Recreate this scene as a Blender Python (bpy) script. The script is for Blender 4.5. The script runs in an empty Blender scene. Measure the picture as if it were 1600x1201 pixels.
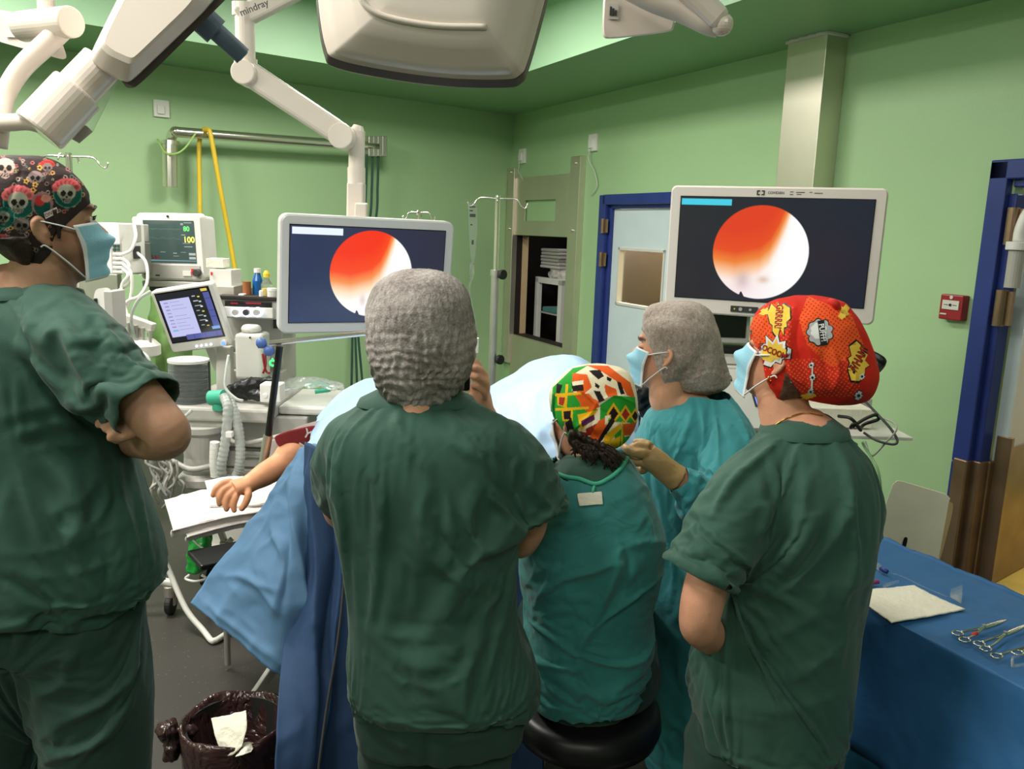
import bpy, bmesh, math, random
import numpy as np
from mathutils import Vector, Matrix, noise
from mathutils.bvhtree import BVHTree
random.seed(7); rng = np.random.default_rng(7)
SC = bpy.context.scene; COL = SC.collection
# ------------------------------------------------------------------ camera, exposure, world
FOC = 1300.0; PITCH = math.radians(10.46); ROLL = math.radians(2.0)
CAM = np.array([0.0, 0.0, 1.70])
_f = np.array([0, math.cos(PITCH), -math.sin(PITCH)]); _r0 = np.array([1.0, 0, 0]); _u0 = np.array([0, math.sin(PITCH), math.cos(PITCH)])
_r = math.cos(ROLL)*_r0 + math.sin(ROLL)*_u0; _u = -math.sin(ROLL)*_r0 + math.cos(ROLL)*_u0
cd = bpy.data.cameras.new('camera'); cd.sensor_width = 36; cd.lens = 36*FOC/1600; cd.clip_end = 60; cd.clip_start = .05
cam = bpy.data.objects.new('camera', cd); COL.objects.link(cam); SC.camera = cam
cam.matrix_world = Matrix(((_r[0], _u[0], -_f[0], CAM[0]), (_r[1], _u[1], -_f[1], CAM[1]), (_r[2], _u[2], -_f[2], CAM[2]), (0, 0, 0, 1)))
vs = SC.view_settings; SC.display_settings.display_device = 'sRGB'
vs.view_transform = 'Standard'; vs.look = 'None'; vs.gamma = 1; vs.use_curve_mapping = False; vs.exposure = 0.16
SC.cycles.max_bounces = 8
w = bpy.data.worlds.new('world'); SC.world = w; w.use_nodes = True
w.node_tree.nodes['Background'].inputs[0].default_value = (0.9, 1, 0.95, 1); w.node_tree.nodes['Background'].inputs[1].default_value = 0.25

def ray(x, y): return _f + _r*(x-800)/FOC + _u*(600.5-y)/FOC
def P(x, y, Y):
    d = ray(x, y); return CAM + d*Y/d[1]
def PZ(x, y, z):
    d = ray(x, y); return CAM + d*(z-CAM[2])/d[2]
def proj(V):
    V = np.atleast_2d(V)-CAM; k = V@_f
    return 800+FOC*(V@_r)/k, 600.5-FOC*(V@_u)/k
def lin(c):
    c = c/255.0; return c/12.92 if c <= .04045 else ((c+.055)/1.055)**2.4
def rgb(*c): return tuple(lin(float(v)) for v in c[:3])+(1.0,)

# room corners (metres)
T1 = np.array([.782, .624]); T2 = np.array([.447, -.894]); K = np.array([-.075, 8.78])
def wl(a, b): return K - T1*a + T2*b       # a along back wall to the left, b along right wall towards us
HS, HC = 2.85, 3.30
def area(name, loc, size, power, col, rot=(0, 0, 0)):
    l = bpy.data.lights.new(name, 'AREA'); l.shape = 'RECTANGLE'; l.size, l.size_y = size; l.energy = power; l.color = col
    o = bpy.data.objects.new(name, l); COL.objects.link(o); o.location = loc; o.rotation_euler = rot; return o
LIGHT_SPOTS = [(2.2, 2.6), (2.2, 5.2), (2.2, 8.2), (4.6, 2.6), (4.6, 5.2), (4.6, 8.2), (6.6, 4.2), (6.6, 7.4)]
for i, (a, b) in enumerate(LIGHT_SPOTS):
    q = wl(a, b)
    area('ceiling_panel_glow', (q[0], q[1], HC-.035), (1.15, .55), [66, 15, 16, 112, 54, 30, 104, 34][i], (1, .95, .87), (0, 0, math.atan2(T2[1], T2[0])))
_p = P(690, 690, 2.75)
sp = bpy.data.lights.new('surgical_lamp_glow', 'SPOT'); sp.energy = 50; sp.spot_size = math.radians(21); sp.spot_blend = .8; sp.shadow_soft_size = .2; sp.color = (1, .98, .95)
so = bpy.data.objects.new('surgical_lamp_glow', sp); COL.objects.link(so); so.location = (-.17, 1.95, 2.25)
so.rotation_euler = Vector((.12-(-.17), 2.9-1.95, .95-2.25)).to_track_quat('-Z', 'Y').to_euler()

# ------------------------------------------------------------------ materials
MATS = {}
def mat(name, col, rough=.6, metal=0.0, var=.08, vscale=6.0, bump=0.0, bscale=60.0, emit=0, coat=0, spec=.5, trans=0, attr=False, crumple=0, cscale=9.0, alpha=1, stretch=None, sheen=0, ior=1.45):
    if name in MATS: return MATS[name]
    m = bpy.data.materials.new(name); m.use_nodes = True; nt = m.node_tree; b = nt.nodes['Principled BSDF']
    c = rgb(*col); N = nt.nodes.new; L = nt.links.new
    tc = N('ShaderNodeTexCoord'); src = tc.outputs['Object']
    if stretch:
        mp = N('ShaderNodeMapping'); mp.inputs['Scale'].default_value = stretch; L(src, mp.inputs[0]); src = mp.outputs[0]
    nz = N('ShaderNodeTexNoise'); nz.inputs['Scale'].default_value = vscale; nz.inputs['Detail'].default_value = 5; L(src, nz.inputs[0])
    mx = N('ShaderNodeMix'); mx.data_type = 'RGBA'; mx.blend_type = 'MULTIPLY'; mx.inputs[0].default_value = 1
    rp = N('ShaderNodeMapRange'); rp.inputs[3].default_value = 1-var; rp.inputs[4].default_value = 1+var; rp.inputs[1].default_value = .3; rp.inputs[2].default_value = .7
    L(nz.outputs[0], rp.inputs[0])
    if attr:
        at = N('ShaderNodeAttribute'); at.attribute_name = 'paint'; L(at.outputs[0], mx.inputs[6])
    else: mx.inputs[6].default_value = c
    L(rp.outputs[0], mx.inputs[7]); L(mx.outputs[2], b.inputs['Base Color'])
    b.inputs['Roughness'].default_value = rough; b.inputs['Metallic'].default_value = metal
    b.inputs['Specular IOR Level'].default_value = spec; b.inputs['IOR'].default_value = ior
    if coat: b.inputs['Coat Weight'].default_value = coat; b.inputs['Coat Roughness'].default_value = .1
    if trans: b.inputs['Transmission Weight'].default_value = trans
    if alpha < 1: b.inputs['Alpha'].default_value = alpha
    if sheen: b.inputs['Sheen Weight'].default_value = sheen
    if emit: b.inputs['Emission Color'].default_value = c; b.inputs['Emission Strength'].default_value = emit
    last = None
    if crumple:
        dn = N('ShaderNodeTexNoise'); dn.inputs['Scale'].default_value = cscale*.6; dn.inputs['Detail'].default_value = 3; dn.inputs['Distortion'].default_value = 1.2; L(src, dn.inputs[0])
        v = N('ShaderNodeTexVoronoi'); v.feature = 'SMOOTH_F1'; v.inputs['Scale'].default_value = cscale; L(dn.outputs[1], v.inputs[0]) if False else None
        av = N('ShaderNodeVectorMath'); av.operation = 'MULTIPLY_ADD'; L(dn.outputs[1], av.inputs[0]); av.inputs[1].default_value = (.35, .35, .35); L(src, av.inputs[2]); L(av.outputs[0], v.inputs[0])
        bp = N('ShaderNodeBump'); bp.inputs['Distance'].default_value = .02; bp.inputs['Strength'].default_value = crumple; L(v.outputs[0], bp.inputs['Height']); last = bp
    if bump:
        n2 = N('ShaderNodeTexNoise'); n2.inputs['Scale'].default_value = bscale; n2.inputs['Detail'].default_value = 4; L(src, n2.inputs[0])
        bp = N('ShaderNodeBump'); bp.inputs['Distance'].default_value = .004; bp.inputs['Strength'].default_value = bump; L(n2.outputs[0], bp.inputs['Height'])
        if last: L(last.outputs[0], bp.inputs['Normal'])
        last = bp
    if last: L(last.outputs[0], b.inputs['Normal'])
    MATS[name] = m; return m
M = {}
def dm(k, *a, **kw): M[k] = mat(k, *a, **kw)
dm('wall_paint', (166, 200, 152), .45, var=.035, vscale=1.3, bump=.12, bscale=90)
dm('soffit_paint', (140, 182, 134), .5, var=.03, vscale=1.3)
dm('recess_lit_paint', (170, 210, 172), .5, var=.03, vscale=1.3)  # same paint as the walls, lightened to put the recess light into its colour
dm('blue_frame', (42, 58, 128), .35, var=.1)
dm('door_paint', (208, 222, 228), .4, var=.03)
dm('steel', (222, 214, 200), .40, .85, var=.06, vscale=2.5)
dm('steel_plain', (196, 192, 184), .35, .8, var=.1)
dm('chrome', (228, 222, 212), .2, .92, var=.02)
dm('bronze_steel', (150, 124, 100), .35, .8, var=.2, vscale=5)
dm('brown_panel', (40, 31, 28), .6, var=.3, vscale=3)
dm('tan', (206, 178, 140), .6)
dm('cream', (226, 214, 204), .38, var=.02)
dm('cream_shiny', (228, 216, 206), .25, var=.02, coat=.3)
dm('grey_rim', (92, 84, 82), .4)
dm('bezel_grey', (196, 196, 196), .35, var=.02)
dm('bezel_white', (228, 218, 212), .35, var=.02)
dm('plastic_grey', (176, 174, 168), .45, var=.05)
dm('plastic_light', (212, 210, 204), .42, var=.04)
dm('plastic_white', (232, 230, 226), .4, var=.03)
dm('plastic_dark', (60, 60, 60), .45, var=.1)
dm('black', (20, 20, 22), .4, var=.2)
dm('black_gloss', (12, 12, 16), .12, var=.1)
dm('rubber', (30, 29, 28), .6)
dm('glass', (240, 242, 240), .15, trans=1, var=0, ior=1.15, alpha=.35)
dm('clear_plastic', (225, 232, 232), .12, trans=.85, var=.02, alpha=.55, ior=1.2)
dm('hose_clear', (205, 210, 206), .3, trans=.35, var=.1, alpha=.85, vscale=40)
dm('yellow_hose', (235, 200, 60), .4)
dm('blue_grey', (104, 124, 148), .4)
dm('skin', (200, 150, 120), .5, attr=True, var=.08, vscale=30, bump=.12, bscale=200, spec=.35)
dm('printed_cloth', (200, 200, 200), .8, attr=True, var=.04, vscale=60, bump=.15, bscale=300, spec=.2)
dm('hair_dark', (42, 28, 22), .5, var=.4, vscale=90, bump=.6, bscale=160)
dm('scrub', (47, 82, 70), .72, var=.08, vscale=5, bump=.12, bscale=420, crumple=.22, cscale=8, spec=.3, sheen=.12)
dm('scrub_lower', (40, 68, 60), .72, var=.1, vscale=5, bump=.12, bscale=420, crumple=.14, cscale=9, spec=.3, sheen=.1)
dm('gown_teal', (52, 126, 124), .7, var=.07, vscale=7, bump=.15, bscale=380, crumple=.18, cscale=12, spec=.3, sheen=.2)
dm('gown_cyan', (62, 150, 158), .7, var=.07, vscale=7, bump=.15, bscale=380, crumple=.2, cscale=12, spec=.3, sheen=.2)
dm('gown_trim', (64, 168, 138), .6)
dm('mask_blue', (150, 205, 228), .8, var=.05, vscale=40, bump=.25, bscale=350)
dm('mask_white', (236, 238, 240), .8, var=.03)
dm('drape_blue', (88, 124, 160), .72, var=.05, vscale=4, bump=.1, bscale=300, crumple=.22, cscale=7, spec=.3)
dm('drape_shaded', (46, 70, 106), .72, var=.05, vscale=4, bump=.1, bscale=300, crumple=.25, cscale=7, spec=.3)  # drape blue darkened: shade on the low hanging part put into the colour
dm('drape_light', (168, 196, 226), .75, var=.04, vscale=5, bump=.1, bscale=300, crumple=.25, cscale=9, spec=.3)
dm('table_drape', (44, 98, 150), .6, var=.06, vscale=4, bump=.08, bscale=300, crumple=.22, cscale=7)
dm('table_drape_side', (36, 82, 152), .6, var=.06, vscale=4, bump=.08, bscale=300, crumple=.22, cscale=6)
dm('towel', (214, 209, 207), .85, var=.03, bump=.3, bscale=220)
dm('paper', (226, 222, 205), .85, var=.04, bump=.7, bscale=110)
dm('maroon', (128, 34, 38), .8, var=.1, bump=.2)
dm('red_plastic', (150, 32, 42), .4)
dm('green_bag', (30, 150, 60), .35, var=.2, bump=.6, bscale=30)
dm('bin_bag', (54, 34, 34), .22, var=.4, vscale=9, crumple=.6, cscale=14)
dm('glove', (196, 160, 110), .42, var=.08, vscale=25, bump=.25, bscale=60, spec=.5)
dm('blue_knob', (84, 112, 178), .35)
dm('white_paint', (238, 236, 232), .6, var=.02)
dm('ochre', (214, 184, 92), .5, var=.12, vscale=8)
dm('steel_tip', (200, 196, 190), .22, 1)
dm('led_green', (40, 255, 90), .4, emit=3)
dm('led_white', (215, 225, 255), .4, emit=2.2)
dm('led_blue', (90, 130, 255), .4, emit=1.6)

# ------------------------------------------------------------------ mesh helpers
def unit(v): v = np.asarray(v, float); return v/(np.linalg.norm(v)+1e-12)
def spline(pts, n):
    pts = np.asarray(pts, float)
    if len(pts) == 2: t = np.linspace(0, 1, n)[:, None]; return pts[0]*(1-t)+pts[1]*t
    q = np.vstack([2*pts[0]-pts[1], pts, 2*pts[-1]-pts[-2]]); out = []
    m = len(pts)-1
    for s in np.linspace(0, m, n):
        i = min(int(s), m-1); t = s-i; a, b, c, d = q[i], q[i+1], q[i+2], q[i+3]
        out.append(.5*((2*b)+(-a+c)*t+(2*a-5*b+4*c-d)*t*t+(-a+3*b-3*c+d)*t**3))
    return np.array(out)
class Fr:
    """local frame: x right, y away from the viewer, z up"""
    def __init__(s, o, e=(0, 0, 0)):
        s.o = np.array(o, float); a, b, c = [math.radians(v) for v in e]
        ca, sa, cb, sb, cc, sc_ = math.cos(a), math.sin(a), math.cos(b), math.sin(b), math.cos(c), math.sin(c)
        s.R = np.array([[cc, -sc_, 0], [sc_, cc, 0], [0, 0, 1]])@np.array([[1, 0, 0], [0, ca, -sa], [0, sa, ca]])@np.array([[cb, 0, sb], [0, 1, 0], [-sb, 0, cb]])
    def __call__(s, x, y, z): return s.o+s.R@np.array([x, y, z], float)
    def arr(s, A): return s.o+np.asarray(A, float)@s.R.T
W0 = Fr((0, 0, 0))
class MB:
    def __init__(s): s.v = []; s.f = []; s.m = []; s.n = 0; s.ends = []
    def add(s, v, f, m=0):
        v = np.asarray(v, float).reshape(-1, 3); s.v.append(v); s.f += [tuple(i+s.n for i in q) for q in f]; s.m += [m]*len(f); s.n += len(v); return s
    def box(s, c, d, fr=W0, m=0):
        c = np.array(c, float); d = np.array(d, float)/2
        v = [c+d*np.array(k) for k in ((-1, -1, -1), (1, -1, -1), (1, 1, -1), (-1, 1, -1), (-1, -1, 1), (1, -1, 1), (1, 1, 1), (-1, 1, 1))]
        return s.add(fr.arr(v), [(0, 3, 2, 1), (4, 5, 6, 7), (0, 1, 5, 4), (1, 2, 6, 5), (2, 3, 7, 6), (3, 0, 4, 7)], m)
    def rings(s, R, m=0, caps=True, closed=True):
        n = len(R[0]); f = []
        for i in range(len(R)-1):
            for j in range(n if closed else n-1):
                k = (j+1) % n; f.append((i*n+j, i*n+k, (i+1)*n+k, (i+1)*n+j))
        if caps: f.append(tuple(range(n-1, -1, -1))); f.append(tuple((len(R)-1)*n+j for j in range(n)))
        return s.add(np.vstack(R), f, m)
    def tube(s, pts, r, n=12, m=0, seg=None, flat=None, caps=True, up=None):
        pts = np.asarray(pts, float); r = np.atleast_1d(np.asarray(r, float))
        if r.size == 1: r = np.repeat(r, len(pts))
        if seg:
            q = np.hstack([pts, r[:, None]]); q = spline(q, seg); pts, r = q[:, :3], np.abs(q[:, 3])
        R = []; prev = None
        for i in range(len(pts)):
            t = unit(pts[min(i+1, len(pts)-1)]-pts[max(i-1, 0)])
            if prev is None:
                a = np.array(up if up is not None else ((0, 0, 1) if abs(t[2]) < .9 else (1, 0, 0)), float)
            else: a = prev
            a = unit(a-t*(a@t)); prev = a; b = np.cross(t, a)
            th = np.linspace(0, 2*math.pi, n, endpoint=False); fl = flat or 1
            R.append(pts[i]+r[i]*(np.cos(th)[:, None]*a*fl+np.sin(th)[:, None]*b))
        return s.rings(R, m, caps)
    def cyl(s, a, b, r, r2=None, n=20, m=0): return s.tube([a, b], [r, r2 if r2 is not None else r], n, m)
    def ell(s, c, r, fr=W0, m=0, nu=20, nv=12):
        c = np.array(c, float); R = []
        for i in range(nv+1):
            ph = math.pi*(i+.02)/(nv+.04); th = np.linspace(0, 2*math.pi, nu, endpoint=False)
            R.append(fr.arr(np.stack([c[0]+r[0]*math.sin(ph)*np.cos(th), c[1]+r[1]*math.sin(ph)*np.sin(th), c[2]-r[2]*math.cos(ph)*np.ones(nu)], 1)))
        return s.rings(R, m)
    def poly(s, pts2, y0, y1, fr=W0, m=0):
        """extrude outline given in the frame's x,z plane between depths y0 (near) and y1"""
        n = len(pts2); v = [(x, y0, z) for x, z in pts2]+[(x, y1, z) for x, z in pts2]
        f = [tuple(range(n)), tuple(range(2*n-1, n-1, -1))]+[(i, n+i, n+(i+1) % n, (i+1) % n) for i in range(n)]
        return s.add(fr.arr(v), f, m)
    def lay(s, outs, fr=W0, m=0):
        """stack of outlines [(pts2, y)] of equal count"""
        return s.rings([fr.arr([(x, y, z) for x, z in o]) for o, y in outs], m)
    def text(s, t, size, fr, m=0, y=0, thick=.0006, align='CENTER', off=(0, 0), bold=0.0):
        v, f = textmesh(t, size, align, bold)
        V = np.array([(a+off[0], y, b+off[1]) for a, b in v]); V2 = V.copy(); V2[:, 1] += thick
        return s.add(fr.arr(V), f, m)
    def build(s, name, mats, parent=None, smooth=False, bevel=0, seg=2, sub=0, solid=0, autosm=None):
        V = np.vstack(s.v); return finish(name, V, s.f, s.m, mats, parent, smooth, bevel, seg, sub, solid)
_tc = {}
def textmesh(t, size, align='CENTER', bold=0.0):
    k = (t, size, align, bold)
    if k not in _tc:
        cu = bpy.data.curves.new('t', 'FONT'); cu.body = t; cu.size = size; cu.align_x = align; cu.align_y = 'CENTER'; cu.offset = bold; cu.resolution_u = 3
        o = bpy.data.objects.new('t', cu); COL.objects.link(o); dg = bpy.context.evaluated_depsgraph_get(); me = o.evaluated_get(dg).to_mesh()
        _tc[k] = ([(v.co.x, v.co.y) for v in me.vertices], [tuple(p.vertices) for p in me.polygons])
        bpy.data.objects.remove(o); bpy.data.curves.remove(cu)
    return _tc[k]
ORI = {}
def finish(name, V, F, MI, mats, parent=None, smooth=False, bevel=0, seg=2, sub=0, solid=0):
    V = np.asarray(V, float); me = bpy.data.meshes.new(name)
    og = np.array([(V[:, 0].min()+V[:, 0].max())/2, (V[:, 1].min()+V[:, 1].max())/2, V[:, 2].min()])
    me.from_pydata((V-og).tolist(), [], F)
    if isinstance(mats, (str, bpy.types.Material)): mats = [mats]
    for m in mats: me.materials.append(M[m] if isinstance(m, str) else m)
    if len(mats) > 1: me.polygons.foreach_set('material_index', MI)
    if smooth: me.polygons.foreach_set('use_smooth', [True]*len(me.polygons))
    me.update(); me.validate(); fixn(me)
    o = bpy.data.objects.new(name, me); COL.objects.link(o)
    if bevel:
        b = o.modifiers.new('b', 'BEVEL'); b.width = bevel; b.segments = seg; b.limit_method = 'ANGLE'; b.angle_limit = math.radians(40)
        if smooth is None: pass
    if solid: sm = o.modifiers.new('s', 'SOLIDIFY'); sm.thickness = solid; sm.offset = -1
    if sub: sm = o.modifiers.new('u', 'SUBSURF'); sm.levels = sub; sm.render_levels = sub
    place(o, og, parent); return o
def fixn(me):
    bm = bmesh.new(); bm.from_mesh(me); bmesh.ops.recalc_face_normals(bm, faces=bm.faces); bm.to_mesh(me); bm.free()
def place(o, og, parent):
    ORI[o] = np.array(og, float)
    if parent is not None: o.parent = parent; o.location = Vector(og-ORI[parent])
    else: o.location = Vector(og)
def thing(name, loc, label, cat, group=None):
    o = bpy.data.objects.new(name, None); COL.objects.link(o); o.empty_display_size = .05
    ORI[o] = np.array(loc, float); o.location = Vector(loc); return tag(o, label, cat, group)
def tag(o, label, cat, group=None):
    o['label'] = label; o['category'] = cat
    if group: o['group'] = group
    return o
def struct(o): o['kind'] = 'structure'; return o
def rrect(w, h, r, n=5, cx=0, cz=0):
    out = []
    for (sx, sz, a0) in ((1, 1, 0), (-1, 1, 90), (-1, -1, 180), (1, -1, 270)):
        for k in range(n+1):
            a = math.radians(a0+90*k/n); out.append((cx+sx*(w/2-r)+r*math.cos(a), cz+sz*(h/2-r)+r*math.sin(a)))
    return out
def foldify(co, no, polys, folds, k=1.0):
    n = len(co); bv = BVHTree.FromPolygons([Vector(c) for c in co], polys); D = np.zeros(n)
    for wd, am, pl in folds:
        pl = spline([(a, b, 0) for a, b in pl], max(2, int(sum(math.hypot(pl[i+1][0]-pl[i][0], pl[i+1][1]-pl[i][1]) for i in range(len(pl)-1))/6)+2)); S = []; Nn = []
        for x, y, _ in pl:
            h = bv.ray_cast(Vector(CAM), Vector(ray(x, y)).normalized())
            if h[0] is not None: S.append(h[0]); Nn.append(h[1])
        if len(S) < 2: continue
        S = np.array(S); Nn = np.array(Nn); m_ = len(S); w_, a_ = wd/1000, am/1000*k
        idx = np.where((co > S.min(0)-3*w_).all(1) & (co < S.max(0)+3*w_).all(1))[0]
        if not len(idx): continue
        best = np.full(len(idx), 9.0); tt = np.zeros(len(idx)); nn = np.zeros((len(idx), 3))
        for i in range(m_-1):
            a, b = S[i], S[i+1]; ab = b-a; t = np.clip((co[idx]-a)@ab/(ab@ab+1e-12), 0, 1); d = np.linalg.norm(co[idx]-(a+t[:, None]*ab), axis=1)
            g = d < best; best[g] = d[g]; tt[g] = (i+t[g])/(m_-1); nn[g] = Nn[i]
        D[idx] += a_*np.exp(-(np.abs(best)/w_)**1.3)*np.sin(np.pi*np.clip(tt*.94+.03, 0, 1))**.5*np.clip((no[idx]*nn).sum(1)*2, 0, 1)
    return co+no*D[:, None]
def garment(name, mb, mats, parent, folds=(), voxel=.0095, frames=20, shrink=-.055, gap=.020, bend=4, tens=60, grav=.5, fk=2.1, crease=.005, csc=6, goal=.0, post=.75, cl=(1, 1, .6)):
    """a sewn shell draped over a slimmer body with the cloth solver, then used as a plain mesh"""
    V = np.vstack(mb.v); me = bpy.data.meshes.new('tmp'); me.from_pydata(V.tolist(), [], mb.f); fixn(me)
    o = bpy.data.objects.new('tmp', me); COL.objects.link(o)
    r = o.modifiers.new('r', 'REMESH'); r.mode = 'VOXEL'; r.voxel_size = voxel; q = o.modifiers.new('s', 'SMOOTH'); q.iterations = 3; q.factor = .6
    dg = bpy.context.evaluated_depsgraph_get(); dg.update(); m2 = bpy.data.meshes.new_from_object(o.evaluated_get(dg)); bpy.data.objects.remove(o); bpy.data.meshes.remove(me)
    def get(m_):
        n = len(m_.vertices); co = np.empty(n*3); m_.vertices.foreach_get('co', co); no = np.empty(n*3); m_.vertices.foreach_get('normal', no); return co.reshape(-1, 3), no.reshape(-1, 3)
    co, no = get(m2); polys = [tuple(p.vertices) for p in m2.polygons]
    mc = m2.copy(); mc.vertices.foreach_set('co', (co-no*gap).ravel()); mc.update()
    c2 = foldify(co, no, polys, folds, fk)
    if crease:
        for i in range(len(c2)):
            p_ = Vector((co[i][0]*csc*cl[0], co[i][1]*csc*cl[1], co[i][2]*csc*cl[2])); a = noise.noise(p_); c2[i] += no[i]*crease*((1-min(1, abs(a)*2.6))-.4)
    m2.vertices.foreach_set('co', c2.ravel()); m2.update()
    bm = bmesh.new(); bm.from_mesh(m2); dele = []
    for f in bm.faces:
        c = np.array(f.calc_center_median()); nn = np.array(f.normal)
        for e, ax, r_, w_ in mb.ends:
            d = c-e
            if abs(d@ax) < voxel*2.0 and np.linalg.norm(d) < r_ and nn@ax > .6: dele.append(f); break
    bmesh.ops.delete(bm, geom=dele, context='FACES')
    for f in [f for f in bm.faces if sum(e.is_boundary for e in f.edges) >= 2]: bm.faces.remove(f)
    for v in [v for v in bm.verts if not v.link_faces]: bm.verts.remove(v)
    for it in range(40):
        new = {}; fa = .55 if it % 2 == 0 else -.57
        for v in bm.verts:
            nb = [e.other_vert(v) for e in v.link_edges if e.is_boundary]
            if len(nb) == 2: new[v] = v.co+((nb[0].co+nb[1].co)*.5-v.co)*fa
        for v, c in new.items(): v.co = c
    bnd = [v.index for v in bm.verts if any(e.is_boundary for e in v.link_edges)]; bm.to_mesh(m2); bm.free()
    col_ = bpy.data.objects.new('col', mc); COL.objects.link(col_); col_.modifiers.new('c', 'COLLISION'); col_.collision.thickness_outer = .003; col_.collision.cloth_friction = 20
    o = bpy.data.objects.new('cl', m2); COL.objects.link(o); pin = o.vertex_groups.new(name='pin')
    if goal: pin.add(list(range(len(m2.vertices))), goal, 'REPLACE')
    for v in m2.vertices:
        p_ = np.array(v.co)
        for e, ax, r_, w_ in mb.ends:
            if w_ and np.linalg.norm(p_-e) < r_*1.05 and abs((p_-e)@ax) < .025: pin.add([v.index], w_, 'REPLACE')
    c = o.modifiers.new('cloth', 'CLOTH'); s = c.settings; s.quality = 6; s.mass = .25; s.tension_stiffness = s.compression_stiffness = tens; s.shear_stiffness = 5; s.bending_stiffness = bend; s.air_damping = 2
    s.shrink_min = s.shrink_max = shrink; s.vertex_group_mass = 'pin'; s.effector_weights.gravity = grav; s.pin_stiffness = 1
    k = c.collision_settings; k.collision_quality = 3; k.distance_min = .003; k.use_self_collision = False; k.friction = 20
    c.point_cache.frame_start = 1; c.point_cache.frame_end = frames+2; SC.frame_start = 1
    for f in range(1, frames+1): SC.frame_set(f)
    m3 = bpy.data.meshes.new_from_object(o.evaluated_get(bpy.context.evaluated_depsgraph_get())); bpy.data.objects.remove(o); bpy.data.objects.remove(col_); SC.frame_set(1)
    co, no = get(m3)
    if post: co = foldify(co, no, [tuple(p.vertices) for p in m3.polygons], folds, post)
    m3.materials.clear(); m3.materials.append(M[mats]); m3.polygons.foreach_set('material_index', [0]*len(m3.polygons)); m3.polygons.foreach_set('use_smooth', [True]*len(m3.polygons))
    og = np.array([(co[:, 0].min()+co[:, 0].max())/2, (co[:, 1].min()+co[:, 1].max())/2, co[:, 2].min()]); m3.vertices.foreach_set('co', (co-og).ravel()); m3.name = name; m3.update()
    g = bpy.data.objects.new(name, m3); COL.objects.link(g); place(g, og, parent)
    sm = g.modifiers.new('t', 'SOLIDIFY'); sm.thickness = .0022; sm.offset = -1; sm = g.modifiers.new('u', 'SUBSURF'); sm.levels = 1; sm.render_levels = 1; return g
def fuse(name, mb, voxel, mats, parent=None, smooth=3, folds=(), crease=0, csc=7.0, sub=0, disp=None, keep=None, cl=(1, 1, 1)):
    """voxel-union of the pieces, smoothed, then folds pushed into the surface"""
    V = np.vstack(mb.v); me = bpy.data.meshes.new('tmp'); me.from_pydata(V.tolist(), [], mb.f); fixn(me)
    o = bpy.data.objects.new('tmp', me); COL.objects.link(o)
    r = o.modifiers.new('r', 'REMESH'); r.mode = 'VOXEL'; r.voxel_size = voxel; r.adaptivity = 0
    if smooth: q = o.modifiers.new('s', 'SMOOTH'); q.iterations = smooth; q.factor = .6
    if sub: q = o.modifiers.new('u', 'SUBSURF'); q.levels = sub; q.render_levels = sub
    dg = bpy.context.evaluated_depsgraph_get(); dg.update(); m2 = bpy.data.meshes.new_from_object(o.evaluated_get(dg))
    bpy.data.objects.remove(o); bpy.data.meshes.remove(me)
    n = len(m2.vertices); co = np.empty(n*3); m2.vertices.foreach_get('co', co); co = co.reshape(-1, 3)
    no = np.empty(n*3); m2.vertices.foreach_get('normal', no); no = no.reshape(-1, 3)
    if folds:
        bv = BVHTree.FromPolygons([Vector(c) for c in co], [tuple(p.vertices) for p in m2.polygons]); D = np.zeros(n)
        for wd, am, pl in folds:
            pl = spline([(a, b, 0) for a, b in pl], max(2, int(sum(math.hypot(pl[i+1][0]-pl[i][0], pl[i+1][1]-pl[i][1]) for i in range(len(pl)-1))/6)+2))
            S = []; Nn = []
            for x, y, _ in pl:
                h = bv.ray_cast(Vector(CAM), Vector(ray(x, y)).normalized())
                if h[0] is not None: S.append(h[0]); Nn.append(h[1])
            if len(S) < 2: continue
            S = np.array(S); Nn = np.array(Nn); k = len(S); wd_, am_ = wd/1000, am/1000
            bb = (co > S.min(0)-3*wd_).all(1) & (co < S.max(0)+3*wd_).all(1); idx = np.where(bb)[0]
            if not len(idx): continue
            best = np.full(len(idx), 9.0); tt = np.zeros(len(idx)); nn = np.zeros((len(idx), 3))
            for i in range(k-1):
                a, b = S[i], S[i+1]; ab = b-a; L2 = ab@ab+1e-12; t = np.clip((co[idx]-a)@ab/L2, 0, 1)
                d = np.linalg.norm(co[idx]-(a+t[:, None]*ab), axis=1); g = d < best; best[g] = d[g]; tt[g] = (i+t[g])/(k-1); nn[g] = Nn[i]
            facing = np.clip((no[idx]*nn).sum(1)*2, 0, 1)
            D[idx] += am_*np.exp(-(np.abs(best)/wd_)**1.5)*np.sin(np.pi*np.clip(tt*.94+.03, 0, 1))**.5*facing
        co += no*D[:, None]
    if crease:
        d = np.empty(n)
        for i in range(n):
            p_ = Vector((co[i][0]*csc*cl[0], co[i][1]*csc*cl[1], co[i][2]*csc*cl[2]))
            a = noise.noise(p_); b = noise.noise(p_*2.3+Vector((5, 3, 1)))
            d[i] = (1-min(1, abs(a)*2.6))*1.0+(1-min(1, abs(b)*2.6))*.4-.5
        co += no*(d*crease)[:, None]
    if disp is not None: co = disp(co, no)
    if keep is not None: pass
    m2.materials.clear()
    if isinstance(mats, (str, bpy.types.Material)): mats = [mats]
    for m in mats: m2.materials.append(M[m] if isinstance(m, str) else m)
    og = np.array([(co[:, 0].min()+co[:, 0].max())/2, (co[:, 1].min()+co[:, 1].max())/2, co[:, 2].min()])
    m2.vertices.foreach_set('co', (co-og).ravel()); m2.name = name; m2.update()
    m2.polygons.foreach_set('material_index', [0]*len(m2.polygons))
    m2.polygons.foreach_set('use_smooth', [True]*len(m2.polygons))
    o = bpy.data.objects.new(name, m2); COL.objects.link(o); place(o, og, parent); return o
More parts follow.
